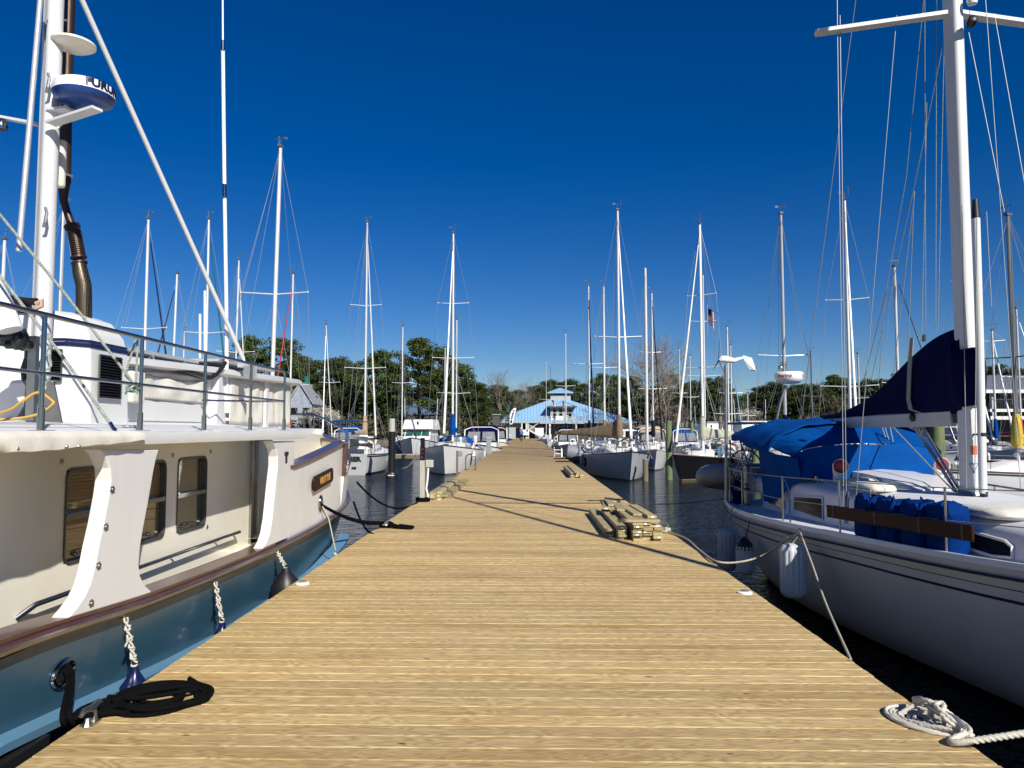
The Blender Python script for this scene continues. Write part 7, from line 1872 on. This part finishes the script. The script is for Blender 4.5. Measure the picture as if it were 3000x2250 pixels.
for a in (1529, 1542, 1547): 
    xx = bp(a, 1260).x; MB().box((xx - .12, BY - .0, -.1), (xx + .12, BY + .2, zE - .2)).build('porch_post', M['gel'], G)
MB().box((bp(1532, 1260).x, BY + .9, .7), (bp(1540, 1260).x, BY + .96, 2.9)).build('window', M['glass'], G)
# cupola
cz0, cz1 = zR - .1, bp(1640, 1153).z; ca, cb = bp(1613, 1160, BY + 6).x, bp(1672, 1160, BY + 6).x
cu = MB().box((ca, BY + 6, cz0), (cb, BY + 9.2, cz1)).build('cupola', M['siding'], G)
e0, e1 = bp(1604, 1150, BY+5.5).x, bp(1680, 1150, BY+5.5).x; ap = bp(1641, 1136, BY+7.6); zc = bp(1640, 1149, BY + 5.5).z
mb = MB(); mb.add([(e0, BY+5.3, zc), (e1, BY+5.3, zc), (e1, BY+9.9, zc), (e0, BY+9.9, zc), (ap.x, BY+7.6, ap.z), (e0, BY+5.3, zc-.22), (e1, BY+5.3, zc-.22), (e1, BY+9.9, zc-.22), (e0, BY+9.9, zc-.22)],
    [(0,1,4),(1,2,4),(2,3,4),(3,0,4),(0,5,6,1),(1,6,7,2),(2,7,8,3),(3,8,5,0),(5,8,7,6)]); mb.build('cupola_roof', M['roofblue'], cu)
for a in (1628, 1640, 1655): xx = bp(a, 1156, BY+6).x; MB().box((xx - .35, BY + 5.95, bp(0+a, 1157, BY+6).z), (xx + .35, BY + 6.0, bp(a, 1154, BY+6).z)).build('cupola_window', M['glass'], cu)
# dormer with upper deck
dz0, dz1 = bp(1650, 1236, BY - .5).z, bp(1650, 1190, BY).z
da, db = bp(1613, 1210).x, bp(1676, 1210).x
dw = MB().box((da, BY + .6, dz0), (db, BY + 4.5, dz1)).build('dormer', M['siding'], G)
ga, gb = bp(1602, 1190, BY-.3).x, bp(1691, 1190, BY-.3).x; gp = bp(1650, 1173, BY-.3)
mb = MB(); 
for sx_, xx in ((-1, ga), (1, gb)): slab(mb, (xx, BY - .4, dz1), (gp.x, BY - .4, gp.z), (gp.x, BY + 5.5, gp.z), (xx, BY + 5.5, dz1), .12)
mb.build('dormer_roof', M['roofblue'], dw)
MB().prism([(ga + .2, BY - .3, dz1), (gb - .2, BY - .3, dz1), (gp.x, BY - .3, gp.z - .12)], (0, .15, 0)).build('gable', M['roofblue'], dw)
MB().box((ga, BY - .45, dz1 - .25), (gb, BY - .3, dz1)).build('dormer_fascia', M['sidingd'], dw)
for a, b_ in ((1621, 1630), (1639, 1648), (1659, 1664), (1666, 1675)): 
    xa, xb = bp(a, 1200).x, bp(b_, 1200).x; MB().box((xa, BY + .55, dz0 + .9), (xb, BY + .6, dz1 - .5)).build('window', M['glass'], dw)
    MB().box((xa, BY + .52, (dz0 + dz1)/2 + .2), (xb, BY + .55, (dz0 + dz1)/2 + .28)).build('window_bar', M['gel'], dw)
DKZ = bp(1640, 1236, BY - 3).z; ka, kb = bp(1581, 1237, BY-3).x, bp(1712, 1237, BY-3).x
dk = MB().box((ka, BY - 3, DKZ - .35), (kb, BY + .6, DKZ)).build('upper_deck', M['siding'], G)
mb = MB()
n_ = 40
for i in range(n_ + 1): xx = lerp(ka, kb, i/n_); mb.box((xx - .02, BY - 2.98, DKZ), (xx + .02, BY - 2.94, DKZ + 1.0))
mb.box((ka, BY - 3, DKZ + 1.0), (kb, BY - 2.92, DKZ + 1.08)); mb.box((ka, BY - 3, DKZ + .1), (kb, BY - 2.94, DKZ + .15)); mb.build('deck_railing', M['alum'], dk)
bn = MB().box((bp(1615, 1220, BY-3.1).x, BY - 3.08, DKZ + .35), (bp(1650, 1220, BY-3.1).x, BY - 3.02, DKZ + 1.15)).build('banner', M['white'], dk)
MB().box((bp(1617, 1218, BY-3.1).x, BY - 3.10, DKZ + .82), (bp(1623, 1218, BY-3.1).x, BY - 3.082, DKZ + 1.0)).build('banner_mark', M['dark'], bn)
MB().box((bp(1625, 1218, BY-3.1).x, BY - 3.10, DKZ + .84), (bp(1632, 1218, BY-3.1).x, BY - 3.082, DKZ + .94)).build('banner_mark', M['galv'], bn)
for a in (1611, 1688): xx = bp(a, 1260, BY-2.8).x; MB().box((xx - .16, BY - 2.9, -.1), (xx + .16, BY - 2.58, DKZ - .35)).build('deck_post', M['gel'], G)
for a in (1660, 1679):
    xx = bp(a, 1230, BY-2).x; t_ = thing('rocking_chair', 'white rocking chair on the clubhouse upper deck, ' + ('left one by the door' if a < 1670 else 'right one by the corner'), 'chair', (xx, BY - 2, DKZ), group='white rocking chairs', local=True)
    MB().box((-.3, -.3, .45), (.3, .25, .5)).build('seat', M['gel'], t_)
    mb = MB()
    for k in range(5): mb.box((-.28 + k*.13, .25, .5), (-.22 + k*.13, .29, 1.25))
    mb.box((-.3, .24, 1.2), (.3, .3, 1.3)); mb.build('backrest', M['gel'], t_)
    for sx_ in (-.28, .28): MB().tube([(sx_, -.5, .08), (sx_, -.2, .02), (sx_, .2, .02), (sx_, .5, .1)], .03, 6).build('rocker', M['gel'], t_); MB().box((sx_ - .03, -.3, .05), (sx_ + .03, -.24, .7)).build('leg', M['gel'], t_); MB().box((sx_ - .03, .2, .05), (sx_ + .03, .26, .7)).build('leg', M['gel'], t_)
# stairs
s0, s1 = bp(1551, 1262, BY-3.5), bp(1590, 1284, BY-3.5)
st_ = thing('staircase', 'white outdoor staircase descending right in front of the clubhouse', 'stairs', (s1.x, BY - 3.4, 0))
mb = MB(); mb.beam((s0.x, BY-3.4, 1.55), (s1.x, BY-3.4, .1), .08, .28); mb.beam((s0.x, BY-2.4, 1.55), (s1.x, BY-2.4, .1), .08, .28); mb.build('stringer', M['gel'], st_)
mb = MB(); mb.beam((s0.x, BY-3.4, 2.6), (s1.x, BY-3.4, 1.15), .06, .10)
for i in range(13): u = i/12; xx = lerp(s0.x, s1.x, u); zz = lerp(1.6, .12, u); mb.box((xx - .02, BY-3.42, zz), (xx + .02, BY-3.38, zz + 1.0))
mb.build('hand_rail', M['gel'], st_)
mb = MB()
for i in range(9): u = (i + .5)/9; xx = lerp(s0.x, s1.x, u); zz = lerp(1.6, .12, u); mb.box((xx - .16, BY-3.35, zz - .03), (xx + .16, BY-2.45, zz + .02))
mb.build('treads', M['siding'], st_)
MB().beam((bp(1552, 1255, BY-1).x, BY - 1.2, bp(1552, 1257, BY-1).z), (bp(1580, 1236, BY-1).x, BY - 1.2, DKZ - .1), .9, .25).build('upper_flight', M['siding'], st_)
MB().box((bp(1568, 1270, BY-2.3).x, BY - 2.35, .1), (bp(1593, 1270, BY-2.3).x, BY - 2.3, 2.0)).build('privacy_panel', M['gel'], st_)
sb_ = thing('notice_board', 'white notice board on legs in front of the clubhouse door', 'sign', (bp(1541, 1280, BY-5).x, BY - 5, 0))
MB().box((bp(1532, 1270, BY-5).x, BY - 5.05, .62), (bp(1550, 1270, BY-5).x, BY - 5, 1.65)).build('panel', M['white'], sb_)
MB().box((bp(1532, 1270, BY-5).x, BY - 5.0, .28), (bp(1549, 1270, BY-5).x, BY - 4.95, .52)).build('lower_panel', M['dark'], sb_)
for a in (1533, 1549): xx = bp(a, 1270, BY-5).x; MB().box((xx - .06, BY - 4.98, 0), (xx + .06, BY - 4.9, 1.7)).build('leg', M['gel'], sb_)
MB().box((bp(1542, 1262, BY-5).x, BY - 5.07, 1.3), (bp(1547, 1262, BY-5).x, BY - 5.05, 1.62)).build('poster', M['dark'], sb_)
# feather banner and flags
fb_ = thing('feather_banner', 'white feather banner with dark vertical lettering left of the clubhouse', 'banner', (bp(1497, 1280, 130).x, 130, 0))
FY = 130.0; out = [bp(1493, 1243, FY), bp(1494, 1215, FY), bp(1498, 1203, FY), bp(1505, 1196, FY), bp(1512.5, 1195, FY), bp(1509, 1212, FY), bp(1505, 1228, FY), bp(1501, 1243, FY)]
fl = MB().prism(out, (0, .02, 0)).build('cloth', M['white'], fb_)
MB().tube([(out[0].x, FY, 0), out[0], out[1], out[2], out[3]], .03, 6).build('pole', M['galv'], fb_)
for i, ch in enumerate('BAVARIA'):
    p = bp(1499.3 + i*1.05, 1226 - i*3.9, FY - .03); MB().text(ch, .40, Matrix.Translation(p) @ Euler((R(90), R(-76), 0)).to_matrix().to_4x4(), ext=.004, bold=.02).build('lettering', M['navyp'], fl)
MB().prism([bp(1494.5, 1241, FY-.02), bp(1500, 1239, FY-.02), bp(1501, 1230, FY-.02), bp(1496, 1231, FY-.02)], (0, -.01, 0)).build('emblem', M['navyp'], fl)
p = bp(1489, 1190, 126); t_ = thing('green_pennant', 'dark pole with a narrow green pennant left of the feather banner', 'flag', (p.x, 126, 0)); MB().tube([(p.x, 126, 0), (p.x, 126, p.z)], .08, 8).build('pole', M['dark'], t_); MB().prism([bp(1488, 1208, 125.9), bp(1490, 1185, 125.9), bp(1492.5, 1186, 125.9), bp(1491.5, 1209, 125.9)], (0, -.02, 0)).build('cloth', M['teal'], t_)
def flag(label, px, pt_, pb, Y, wpx, tatter=0):
    a = at(px, pt_, Y); b_ = at(px, pb, Y)
    t_ = thing('flag', label, 'flag', (a.x, Y, b_.z)); n = 8; h = abs(a.z - b_.z); w_ = wpx/F*Y
    for k in range(13):
        mb = MB(); rows = []
        for i in range(n + 1):
            u = i/n; sl = u*w_; dy = .12*h*math.sin(u*7); zt_ = a.z - h*(.35*u) - h*.5*k/13*(1 + .5*u); zb = a.z - h*(.35*u) - h*.5*(k+1)/13*(1 + .5*u)
            rows.append([V(a.x + sl, Y + dy, zt_), V(a.x + sl, Y + dy, zb)])
        n0 = 0 if k > 6 else 4
        pts = [p for r_ in rows for p in r_]; fs = [(i*2, i*2+1, i*2+3, i*2+2) for i in range(n)]
        MB().add(pts, fs).build('stripe', M['red' if k % 2 == 0 else 'white'], t_)
    pts = []
    for i in range(5): u = i/n; sl = u*w_; dy = .12*h*math.sin(u*7) - .01; pts += [V(a.x + sl, Y + dy, a.z - h*.35*u), V(a.x + sl, Y + dy, a.z - h*.35*u - h*.27*(1 + .5*u))]
    MB().add(pts, [(i*2, i*2+1, i*2+3, i*2+2) for i in range(4)], 0).build('canton', M['navyp'], t_)
    MB().tube([a + V(0, 0, .05), b_ - V(0, 0, .2 + h*.0)], .02, 6).build('flag_line', M['wire'], t_)
    return t_
flag('tattered striped flag flying beside the mast of the black-hulled boat', 2073, 895, 970, 42, 20)
flag('striped flag hanging at the left corner of the clubhouse deck', 1616, 1170, 1192, 144, 12)
flag('second striped flag hanging beside the dormer window of the clubhouse', 1648, 1173, 1200, 144, 6)
# roof antennas
p = bp(1614, 1140, BY + 7); t_ = thing('roof_antenna', 'tall thin weather antenna rising left of the clubhouse cupola', 'antenna', p - V(0, 0, 1)); MB().tube([p - V(0, 0, 2), bp(1613, 1076, BY+7), bp(1610, 1071, BY+7)], .05, 6).build('pole', M['mastd'], t_)
# ------------------------------------------------------------ other buildings
def house(label, x0, x1, Y, z0, zE_, zR_, wm, rm, depth=8, axis='x', wins_=3, name='house'):
    t_ = thing(name, label, 'building', ((x0+x1)/2, Y + depth/2, -.15))
    wl = MB().box((x0, Y, z0), (x1, Y + depth, zE_)).build('wall', M[wm], t_)
    mb = MB(); e = .4
    if axis == 'x':
        ym = Y + depth/2
        slab(mb, (x0 - e, Y - e, zE_ - .1), (x1 + e, Y - e, zE_ - .1), (x1 + e, ym, zR_), (x0 - e, ym, zR_)); slab(mb, (x1 + e, Y + depth + e, zE_ - .1), (x0 - e, Y + depth + e, zE_ - .1), (x0 - e, ym, zR_), (x1 + e, ym, zR_))
        for xx in (x0, x1): MB().prism([(xx, Y, zE_), (xx, Y + depth, zE_), (xx, ym, zR_ - .15)], (.1 if xx == x0 else -.1, 0, 0)).build('gable', M[wm], wl)
    else:
        xm = (x0 + x1)/2
        slab(mb, (x0 - e, Y + depth + e, zE_ - .1), (x0 - e, Y - e, zE_ - .1), (xm, Y - e, zR_), (xm, Y + depth + e, zR_)); slab(mb, (x1 + e, Y - e, zE_ - .1), (x1 + e, Y + depth + e, zE_ - .1), (xm, Y + depth + e, zR_), (xm, Y - e, zR_))
        MB().prism([(x0, Y, zE_), (x1, Y, zE_), (xm, Y, zR_ - .15)], (0, .12, 0)).build('gable', M[wm], wl)
    mb.build('roof', M[rm], t_)
    for i in range(wins_):
        xx = lerp(x0, x1, (i + .5)/wins_); f_ = MB().box((xx - .55, Y - .05, zE_ - 2.0), (xx + .55, Y, zE_ - .7)).build('window', M['glass'], wl)
        MB().box((xx - .62, Y - .07, zE_ - 2.08), (xx + .62, Y - .0, zE_ - 2.0)).build('sill', M['gel'], f_)
    return t_
a = at(845, 1160, 124).x; b_ = at(915, 1160, 124).x; house('grey shingled house with a steep gable behind the trawler bow', a, b_, 112 + 12, -.2, 6.0, 9.6, 'shingle', 'roofgrey', 8, 'y', 2)
t_ = thing('storage_shed', 'dark grey-green shed on pilings at the left of the clubhouse', 'shed', (bp(1452, 1240, 128).x, 129, -.15)); MB().box((bp(1443, 1240, 128).x, 128, 0), (bp(1463, 1240, 128).x, 130, bp(1450, 1215, 128).z)).build('wall', M['sidingd'], t_); MB().box((bp(1441, 1240, 128).x, 127.8, bp(1450, 1216, 128).z), (bp(1467, 1240, 128).x, 130.2, bp(1450, 1213, 128).z)).build('roof', M['galv'], t_)
a = at(1366, 1220, 140).x; b_ = at(1400, 1220, 140).x; house('small slate-blue roofed house among the trees left of the clubhouse', a, b_, 140, -.2, 2.6, 6.4, 'siding', 'roofnb', 7, 'x', 1)
a = at(1155, 1200, 160).x; b_ = at(1310, 1200, 160).x; house('teal-blue roofed house half hidden behind the tall pine', a, b_, 160, -.2, 5.0, 9.5, 'sidingd', 'roofnb', 9, 'x', 3)
a = at(1935, 1220, 158).x; b_ = at(2012, 1220, 158).x; house('brown shingled house beneath the large bare tree', a, b_, 158, -.2, 3.2, 6.9, 'gel', 'roofbr', 9, 'x', 3)
a = at(1790, 1250, 140).x; b_ = at(1858, 1250, 140).x; house('white boathouse with a low dark roof right of the clubhouse', a, b_, 140, -.2, 2.3, 3.0, 'gel', 'roofbr', 6, 'x', 2)
a = at(2078, 1270, 128).x; b_ = at(2140, 1270, 128).x; house('long white shed right of the tall green piling', a, b_, 130, -.2, 2.6, 3.1, 'gel', 'roofgrey', 6, 'x', 3)
# right building: two storeys with balcony
x0 = at(2872, 1200, 78).x; GB = thing('marina_building', 'two-storey brick building with a grey metal roof and pale balconies at the right edge', 'building', (x0 + 12, 82, -.15))
zEr = at(2900, 1142, 78).z; zRr = at(2900, 1096, 84).z
MB().box((x0 + 1.4, 82, -.3), (x0 + 34, 92, zEr - .1)).build('wall', M['brick'], GB)
mb = MB(); slab(mb, (x0, 77.6, zEr), (x0 + 36, 77.6, zEr), (x0 + 36, 86, zRr), (x0, 86, zRr)); slab(mb, (x0 + 36, 94.4, zEr), (x0, 94.4, zEr), (x0, 86, zRr), (x0 + 36, 86, zRr)); rf = mb.build('roof', M['roofgrey'], GB)
mb = MB()
for i in range(75): xx = x0 + .2 + i*.48; mb.beam((xx, 77.6, zEr + .03), (xx, 86, zRr + .03), .05, .07)
mb.build('standing_seams', M['galv'], rf)
MB().box((x0, 77.5, zEr - .35), (x0 + 36, 77.62, zEr - .02)).build('fascia', M['gel'], rf)
zm = at(2900, 1198, 78).z
MB().box((x0 + 1, 78, zm - .30), (x0 + 34, 82, zm)).build('balcony_floor', M['gel'], GB); MB().box((x0 + 1, 77.95, zm - 1.1), (x0 + 34, 78.05, zm - .75)).build('lower_beam', M['gel'], GB)
mb = MB(); mb.box((x0 + 1, 78.0, zm + .95), (x0 + 34, 78.06, zm + 1.02))
for i in range(160): xx = x0 + 1 + i*.205; mb.box((xx, 78.01, zm), (xx + .03, 78.04, zm + .97))
mb.build('balcony_railing', M['sidingd'], GB)
for i in range(8):
    xx = x0 + 1.2 + i*4.4; MB().box((xx, 78, -.2), (xx + .28, 78.25, zEr - .1)).build('column', M['siding'], GB)
    for zz in (.6, zm + .3):
        w1 = MB().box((xx + 1.2, 81.92, zz), (xx + 3.2, 82, zz + 1.9)).build('window', M['glass'], GB)
        MB().box((xx + 2.15, 81.88, zz), (xx + 2.25, 81.92, zz + 1.9)).build('frame', M['gel'], w1)
# ------------------------------------------------------------ trees
def quad_leaf(vs, fs, c, s_, rd_, flat=.5):
    n = Vector((rd_.gauss(0, 1), rd_.gauss(0, 1), rd_.gauss(0, 1) + flat)).normalized(); u = n.orthogonal().normalized(); u.rotate(Matrix.Rotation(rd_.random()*6.28, 3, n)); v = n.cross(u)
    k = len(vs); a = s_*rd_.uniform(.6, 1.3); b__ = a*rd_.uniform(.45, .9)
    vs += [c - u*a, c - v*b__, c + u*a, c + v*b__]; fs.append((k, k+1, k+2, k+3))
def make_tree(kind, seed):
    """unit tree, 16 m tall; returns trunk mesh and crown mesh"""
    rd_ = random.Random(seed); tk = MB(); vs = []; fs = []
    H = 16.0
    if kind in ('pine', 'oak'):
        base = .34 if kind == 'pine' else .16
        pts = [V(.15*math.sin(i*.9 + seed), .15*math.cos(i*.7 + seed), H*.93*i/8) for i in range(9)]; pts[0] = V(0, 0, -.5)
        tk.tube(pts, [.26*(1 - .85*i/8) + .03 for i in range(9)], 8)
        nb = 34 if kind == 'pine' else 42
        for i in range(nb):
            u = base + (1 - base)*(i + rd_.random())/nb; z = H*u*.93
            if kind == 'pine': rad = H*.25*(math.sin(math.pi*min(1, (u - base)/(1 - base)*.80 + .16))**.8)*rd_.uniform(.55, 1.15)
            else: rad = H*.30*(math.sin(math.pi*((u - base)/(1 - base)*.82 + .12))**.7)*rd_.uniform(.5, 1.1)
            az = i*2.399 + rd_.uniform(-.4, .4); tip = V(math.cos(az)*rad, math.sin(az)*rad, z + rad*rd_.uniform(.0, .32)); st_ = V(0, 0, z - rad*.15)
            tk.tube([st_, st_.lerp(tip, .5) + V(0, 0, -.1), tip], [.07, .05, .025], 5)
            ncl = 2 if kind == 'pine' else 3
            for c_ in range(ncl):
                cc_ = st_.lerp(tip, 1 - .38*c_) + V(rd_.uniform(-.5, .5), rd_.uniform(-.5, .5), rd_.uniform(-.2, .5)); cr = rd_.uniform(.75, 1.35)*(1.0 if kind == 'pine' else 1.15)
                for k in range(215 if kind == 'pine' else 180):
                    d = V(rd_.gauss(0, 1), rd_.gauss(0, 1), rd_.gauss(0, 1)).normalized()*(rd_.random()**.5)
                    quad_leaf(vs, fs, cc_ + V(d.x*cr, d.y*cr, d.z*cr*.55), .145, rd_)
    else:
        def grow(p, d, L_, r, lv):
            q = p + d*L_; mid = p.lerp(q, .5) + V(rd_.uniform(-1, 1), rd_.uniform(-1, 1), 0)*L_*.05
            r = max(r, .012); tk.tube([p, mid, q], [r, r*.85, r*.7], 5 if lv < 3 else 3, cap=False)
            if lv >= 6: return
            for i in range(3 if lv < 5 else 3):
                hz_ = V(rd_.gauss(0, 1), rd_.gauss(0, 1), 0).normalized(); nd = (d + hz_*rd_.uniform(.35, 1.0 if lv > 0 else 1.3) + V(0, 0, .10)).normalized()
                grow(q if i < 2 else p.lerp(q, .6), nd, L_*rd_.uniform(.66, .90), r*.56, lv + 1)
        grow(V(0, 0, -.4), V(0, 0, 1), 3.0, .15, 0)
        if kind == 'blossom' or kind == 'bud':
            tips = [Vector(v) for v in tk.v if v[2] > 4.2]; rd_.shuffle(tips)
            for tpt in tips[:(2600 if kind == 'blossom' else 1500)]:
                for _ in range(3 if kind == 'blossom' else 2): quad_leaf(vs, fs, tpt + V(rd_.gauss(0, .3), rd_.gauss(0, .3), rd_.gauss(0, .3)), .16, rd_)
    return tk, vs, fs
PROTO = {}
for kind, n in (('pine', 3), ('oak', 3), ('bare', 2), ('blossom', 1), ('bud', 2)):
    for i in range(n):
        tk, vs, fs = make_tree(kind, 31*i + len(kind))
        hidden = thing('tmp', 'tmp', 'tree', local=True)
        trunk = tk.build('trunk', M['bark' if kind in ('pine', 'oak') else 'barkg'], hidden, smooth=True)
        lm = {'pine': 'pineleaf', 'oak': 'oakleaf', 'blossom': 'blossom', 'bud': 'brownleaf'}.get(kind)
        crown = MB().add(vs, fs).build('crown', M[lm], hidden, recalc=False) if vs else None
        PROTO[(kind, i)] = (trunk.data, crown.data if crown else None)
        for o in [trunk, crown, hidden]:
            if o: bpy.data.objects.remove(o)
tcount = {}
def tree(kind, px, ptop, Y, label, wid=1.0, var=None, nm=None):
    p = at(px, ptop, Y); k = {'pine': 3, 'oak': 3, 'bare': 2, 'blossom': 1, 'bud': 2}[kind]
    v = tcount.get(kind, 0); tcount[kind] = v + 1; td, cdm = PROTO[(kind, (v if var is None else var) % k)]
    hgt = max(d.co.z for d in (cdm or td).vertices) if False else HG[(kind, (v if var is None else var) % k)]
    s_ = (p.z + .15)/hgt
    r_ = thing(nm or {'pine': 'pine_tree', 'oak': 'evergreen_tree', 'bare': 'bare_tree', 'blossom': 'blossoming_tree', 'bud': 'budding_tree'}[kind], label, 'tree', (p.x, Y, -.15), random.uniform(0, 6.28), 'trees along the far shore', local=True)
    r_.scale = (s_*wid, s_*wid, s_)
    for nm_, d in (('trunk', td), ('crown', cdm)):
        if d is None: continue
        o = bpy.data.objects.new(nm_, d); COL.objects.link(o); o.parent = r_; o['_local'] = 1
    return r_
HG = {}
for key, (td, cdm) in PROTO.items():
    HG[key] = max(max(v.co.z for v in td.vertices), max((v.co.z for v in cdm.vertices), default=0) if cdm else 0)
def where(px):
    if px < 700: return 'seen past the trawler flybridge'
    if px < 900: return 'behind the trawler bow'
    if px < 1150: return 'behind the masts left of the dock'
    if px < 1420: return 'behind the blue-canvas sailboat mast'
    if px < 1600: return 'left of the clubhouse roof'
    if px < 1700: return 'behind the clubhouse cupola'
    if px < 1860: return 'behind the right end of the clubhouse'
    if px < 2080: return 'behind the black-hulled sailboat'
    if px < 2200: return 'behind the wind turbine'
    if px < 2500: return 'behind the radar dome and blue bimini'
    return 'behind the big white mast'
TL = [('pine', 733, 978, 128, .95), ('pine', 832, 984, 128, .95), ('oak', 880, 1040, 140, 1.1), ('pine', 925, 1060, 132, 1.1), ('oak', 985, 1040, 136, 1.1), ('pine', 1040, 1058, 140, 1.1), ('pine', 1105, 1022, 130, 1.15), ('oak', 1148, 1060, 145, 1.1), ('pine', 1228, 985, 124, 1.15), ('pine', 1285, 1012, 130, 1.1),
      ('oak', 1330, 1062, 138, 1.25), ('oak', 1375, 1105, 142, 1.2), ('oak', 1400, 1120, 138, 1.1), ('bare', 1470, 1075, 150, .85), ('oak', 1465, 1125, 155, 1.15), ('oak', 1510, 1140, 160, 1.2), ('bud', 1430, 1160, 146, 1.0), ('bare', 1548, 1100, 170, .8), ('oak', 1570, 1128, 175, 1.3), ('oak', 1612, 1110, 180, 1.2), ('oak', 1660, 1108, 178, 1.2), ('pine', 1700, 1120, 180, 1.2),
      ('pine', 1765, 1092, 170, 1.1), ('pine', 1805, 1095, 172, 1.0), ('oak', 1850, 1100, 170, 1.2), ('bare', 1905, 972, 136, .95), ('bare', 1945, 985, 140, .9), ('bud', 1880, 1120, 178, 1.2), ('pine', 1960, 1092, 168, 1.1), ('oak', 1930, 1125, 166, 1.2), ('bud', 1992, 1150, 152, 1.1), ('oak', 2020, 1112, 165, 1.1), ('pine', 2068, 1105, 150, 1.1), ('pine', 2112, 1100, 148, 1.0), ('oak', 2145, 1150, 150, 1.0), ('pine', 2182, 1178, 190, .8),
      ('oak', 2230, 1128, 140, 1.2), ('oak', 2275, 1115, 138, 1.15), ('oak', 2330, 1125, 142, 1.2), ('oak', 2370, 1122, 136, 1.2), ('bud', 2410, 1110, 138, 1.1), ('oak', 2450, 1102, 142, 1.2), ('pine', 2440, 1095, 148, 1.0), ('oak', 2500, 1120, 140, 1.2), ('pine', 2545, 1105, 138, 1.0), ('oak', 2590, 1108, 136, 1.2), ('pine', 2650, 1090, 140, 1.2), ('oak', 2720, 1100, 140, 1.2), ('pine', 2780, 1085, 140, 1.1), ('oak', 2905, 1068, 125, 1.3), ('oak', 2970, 1078, 128, 1.3), ('oak', 3060, 1080, 128, 1.3),
      ('oak', 20, 1130, 140, 1.2), ('pine', 90, 1120, 140, 1.1), ('oak', 220, 1135, 145, 1.2), ('oak', 380, 1150, 150, 1.2), ('pine', 560, 1130, 150, 1.1), ('oak', 650, 1080, 140, 1.1)]
ordw = ['first', 'second', 'third', 'fourth', 'fifth', 'sixth', 'seventh', 'eighth', 'ninth', 'tenth', 'eleventh', 'twelfth']
seen_ = {}
desc = {'pine': 'tall dark pine', 'oak': 'rounded dark evergreen', 'bare': 'leafless spreading tree', 'bud': 'brownish budding tree'}
for kind, px, pt_, Y, wd in sorted(TL, key=lambda q: q[1]):
    key = (kind, where(px)); k = seen_.get(key, 0); seen_[key] = k + 1
    tree(kind, px, pt_, Y, '%s %s, %s such from the left' % (desc[kind], where(px), ordw[k]), wd)
for px, pt_, Y, lb in ((905, 1182, 108 + 13, 'white-blossomed tree beside the grey shingled house'), (935, 1196, 124, 'second white-blossomed tree right of the grey shingled house'), (1835, 1186, 174, 'white-blossomed tree above the right end of the clubhouse roof'), (2176, 1190, 140, 'white-blossomed tree right of the wind turbine pole'), (1990, 1205, 150, 'small white-blossomed tree beside the brown shingled house')):
    tree('blossom', px, pt_, Y, lb, 1.25)
# undergrowth along the shore (nobody could count it)
rd_ = random.Random(4); vs = []; fs = []
for i in range(52000):
    x = rd_.uniform(-150, 190); Y = rd_.uniform(121.5, 127) if not (-6 < x < 22) else rd_.uniform(166, 172)
    if i % 2: Y += rd_.uniform(10, 60) if not (-6 < x < 22) else 8
    top = 1.3 + 2.2*abs(noise.noise(V(x*.12, Y*.05, 0))) + (Y - 121)*.085 + .9*noise.noise(V(x*.5, 0, 3))
    if -8 < x < 24: top *= .8
    quad_leaf(vs, fs, V(x, Y, -.1 + rd_.random()**.8*top*1.35), .34, rd_)
o = MB().add(vs, fs).build('undergrowth', M['brownleaf'], None, recalc=False); o['kind'] = 'stuff'; tag(o, 'tangled brown-green brush growing along the far shore', 'undergrowth')
vs = []; fs = []
for i in range(60000):
    x = rd_.uniform(-230, 260); Y = rd_.uniform(185, 215)
    top = 11.0 + 3.5*noise.noise(V(x*.06, 0, 7)) + 1.5*noise.noise(V(x*.3, 0, 2)); top *= .85 if -20 < x < 40 else 1
    quad_leaf(vs, fs, V(x, Y, rd_.random()**.7*top), .62, rd_)
o = MB().add(vs, fs).build('woodland', M['oakleaf'], None, recalc=False); o['kind'] = 'stuff'; tag(o, 'dark belt of distant woodland closing the view behind the shore', 'woodland')
for o in bpy.data.objects:
    if '_local' in o.keys(): del o['_local']
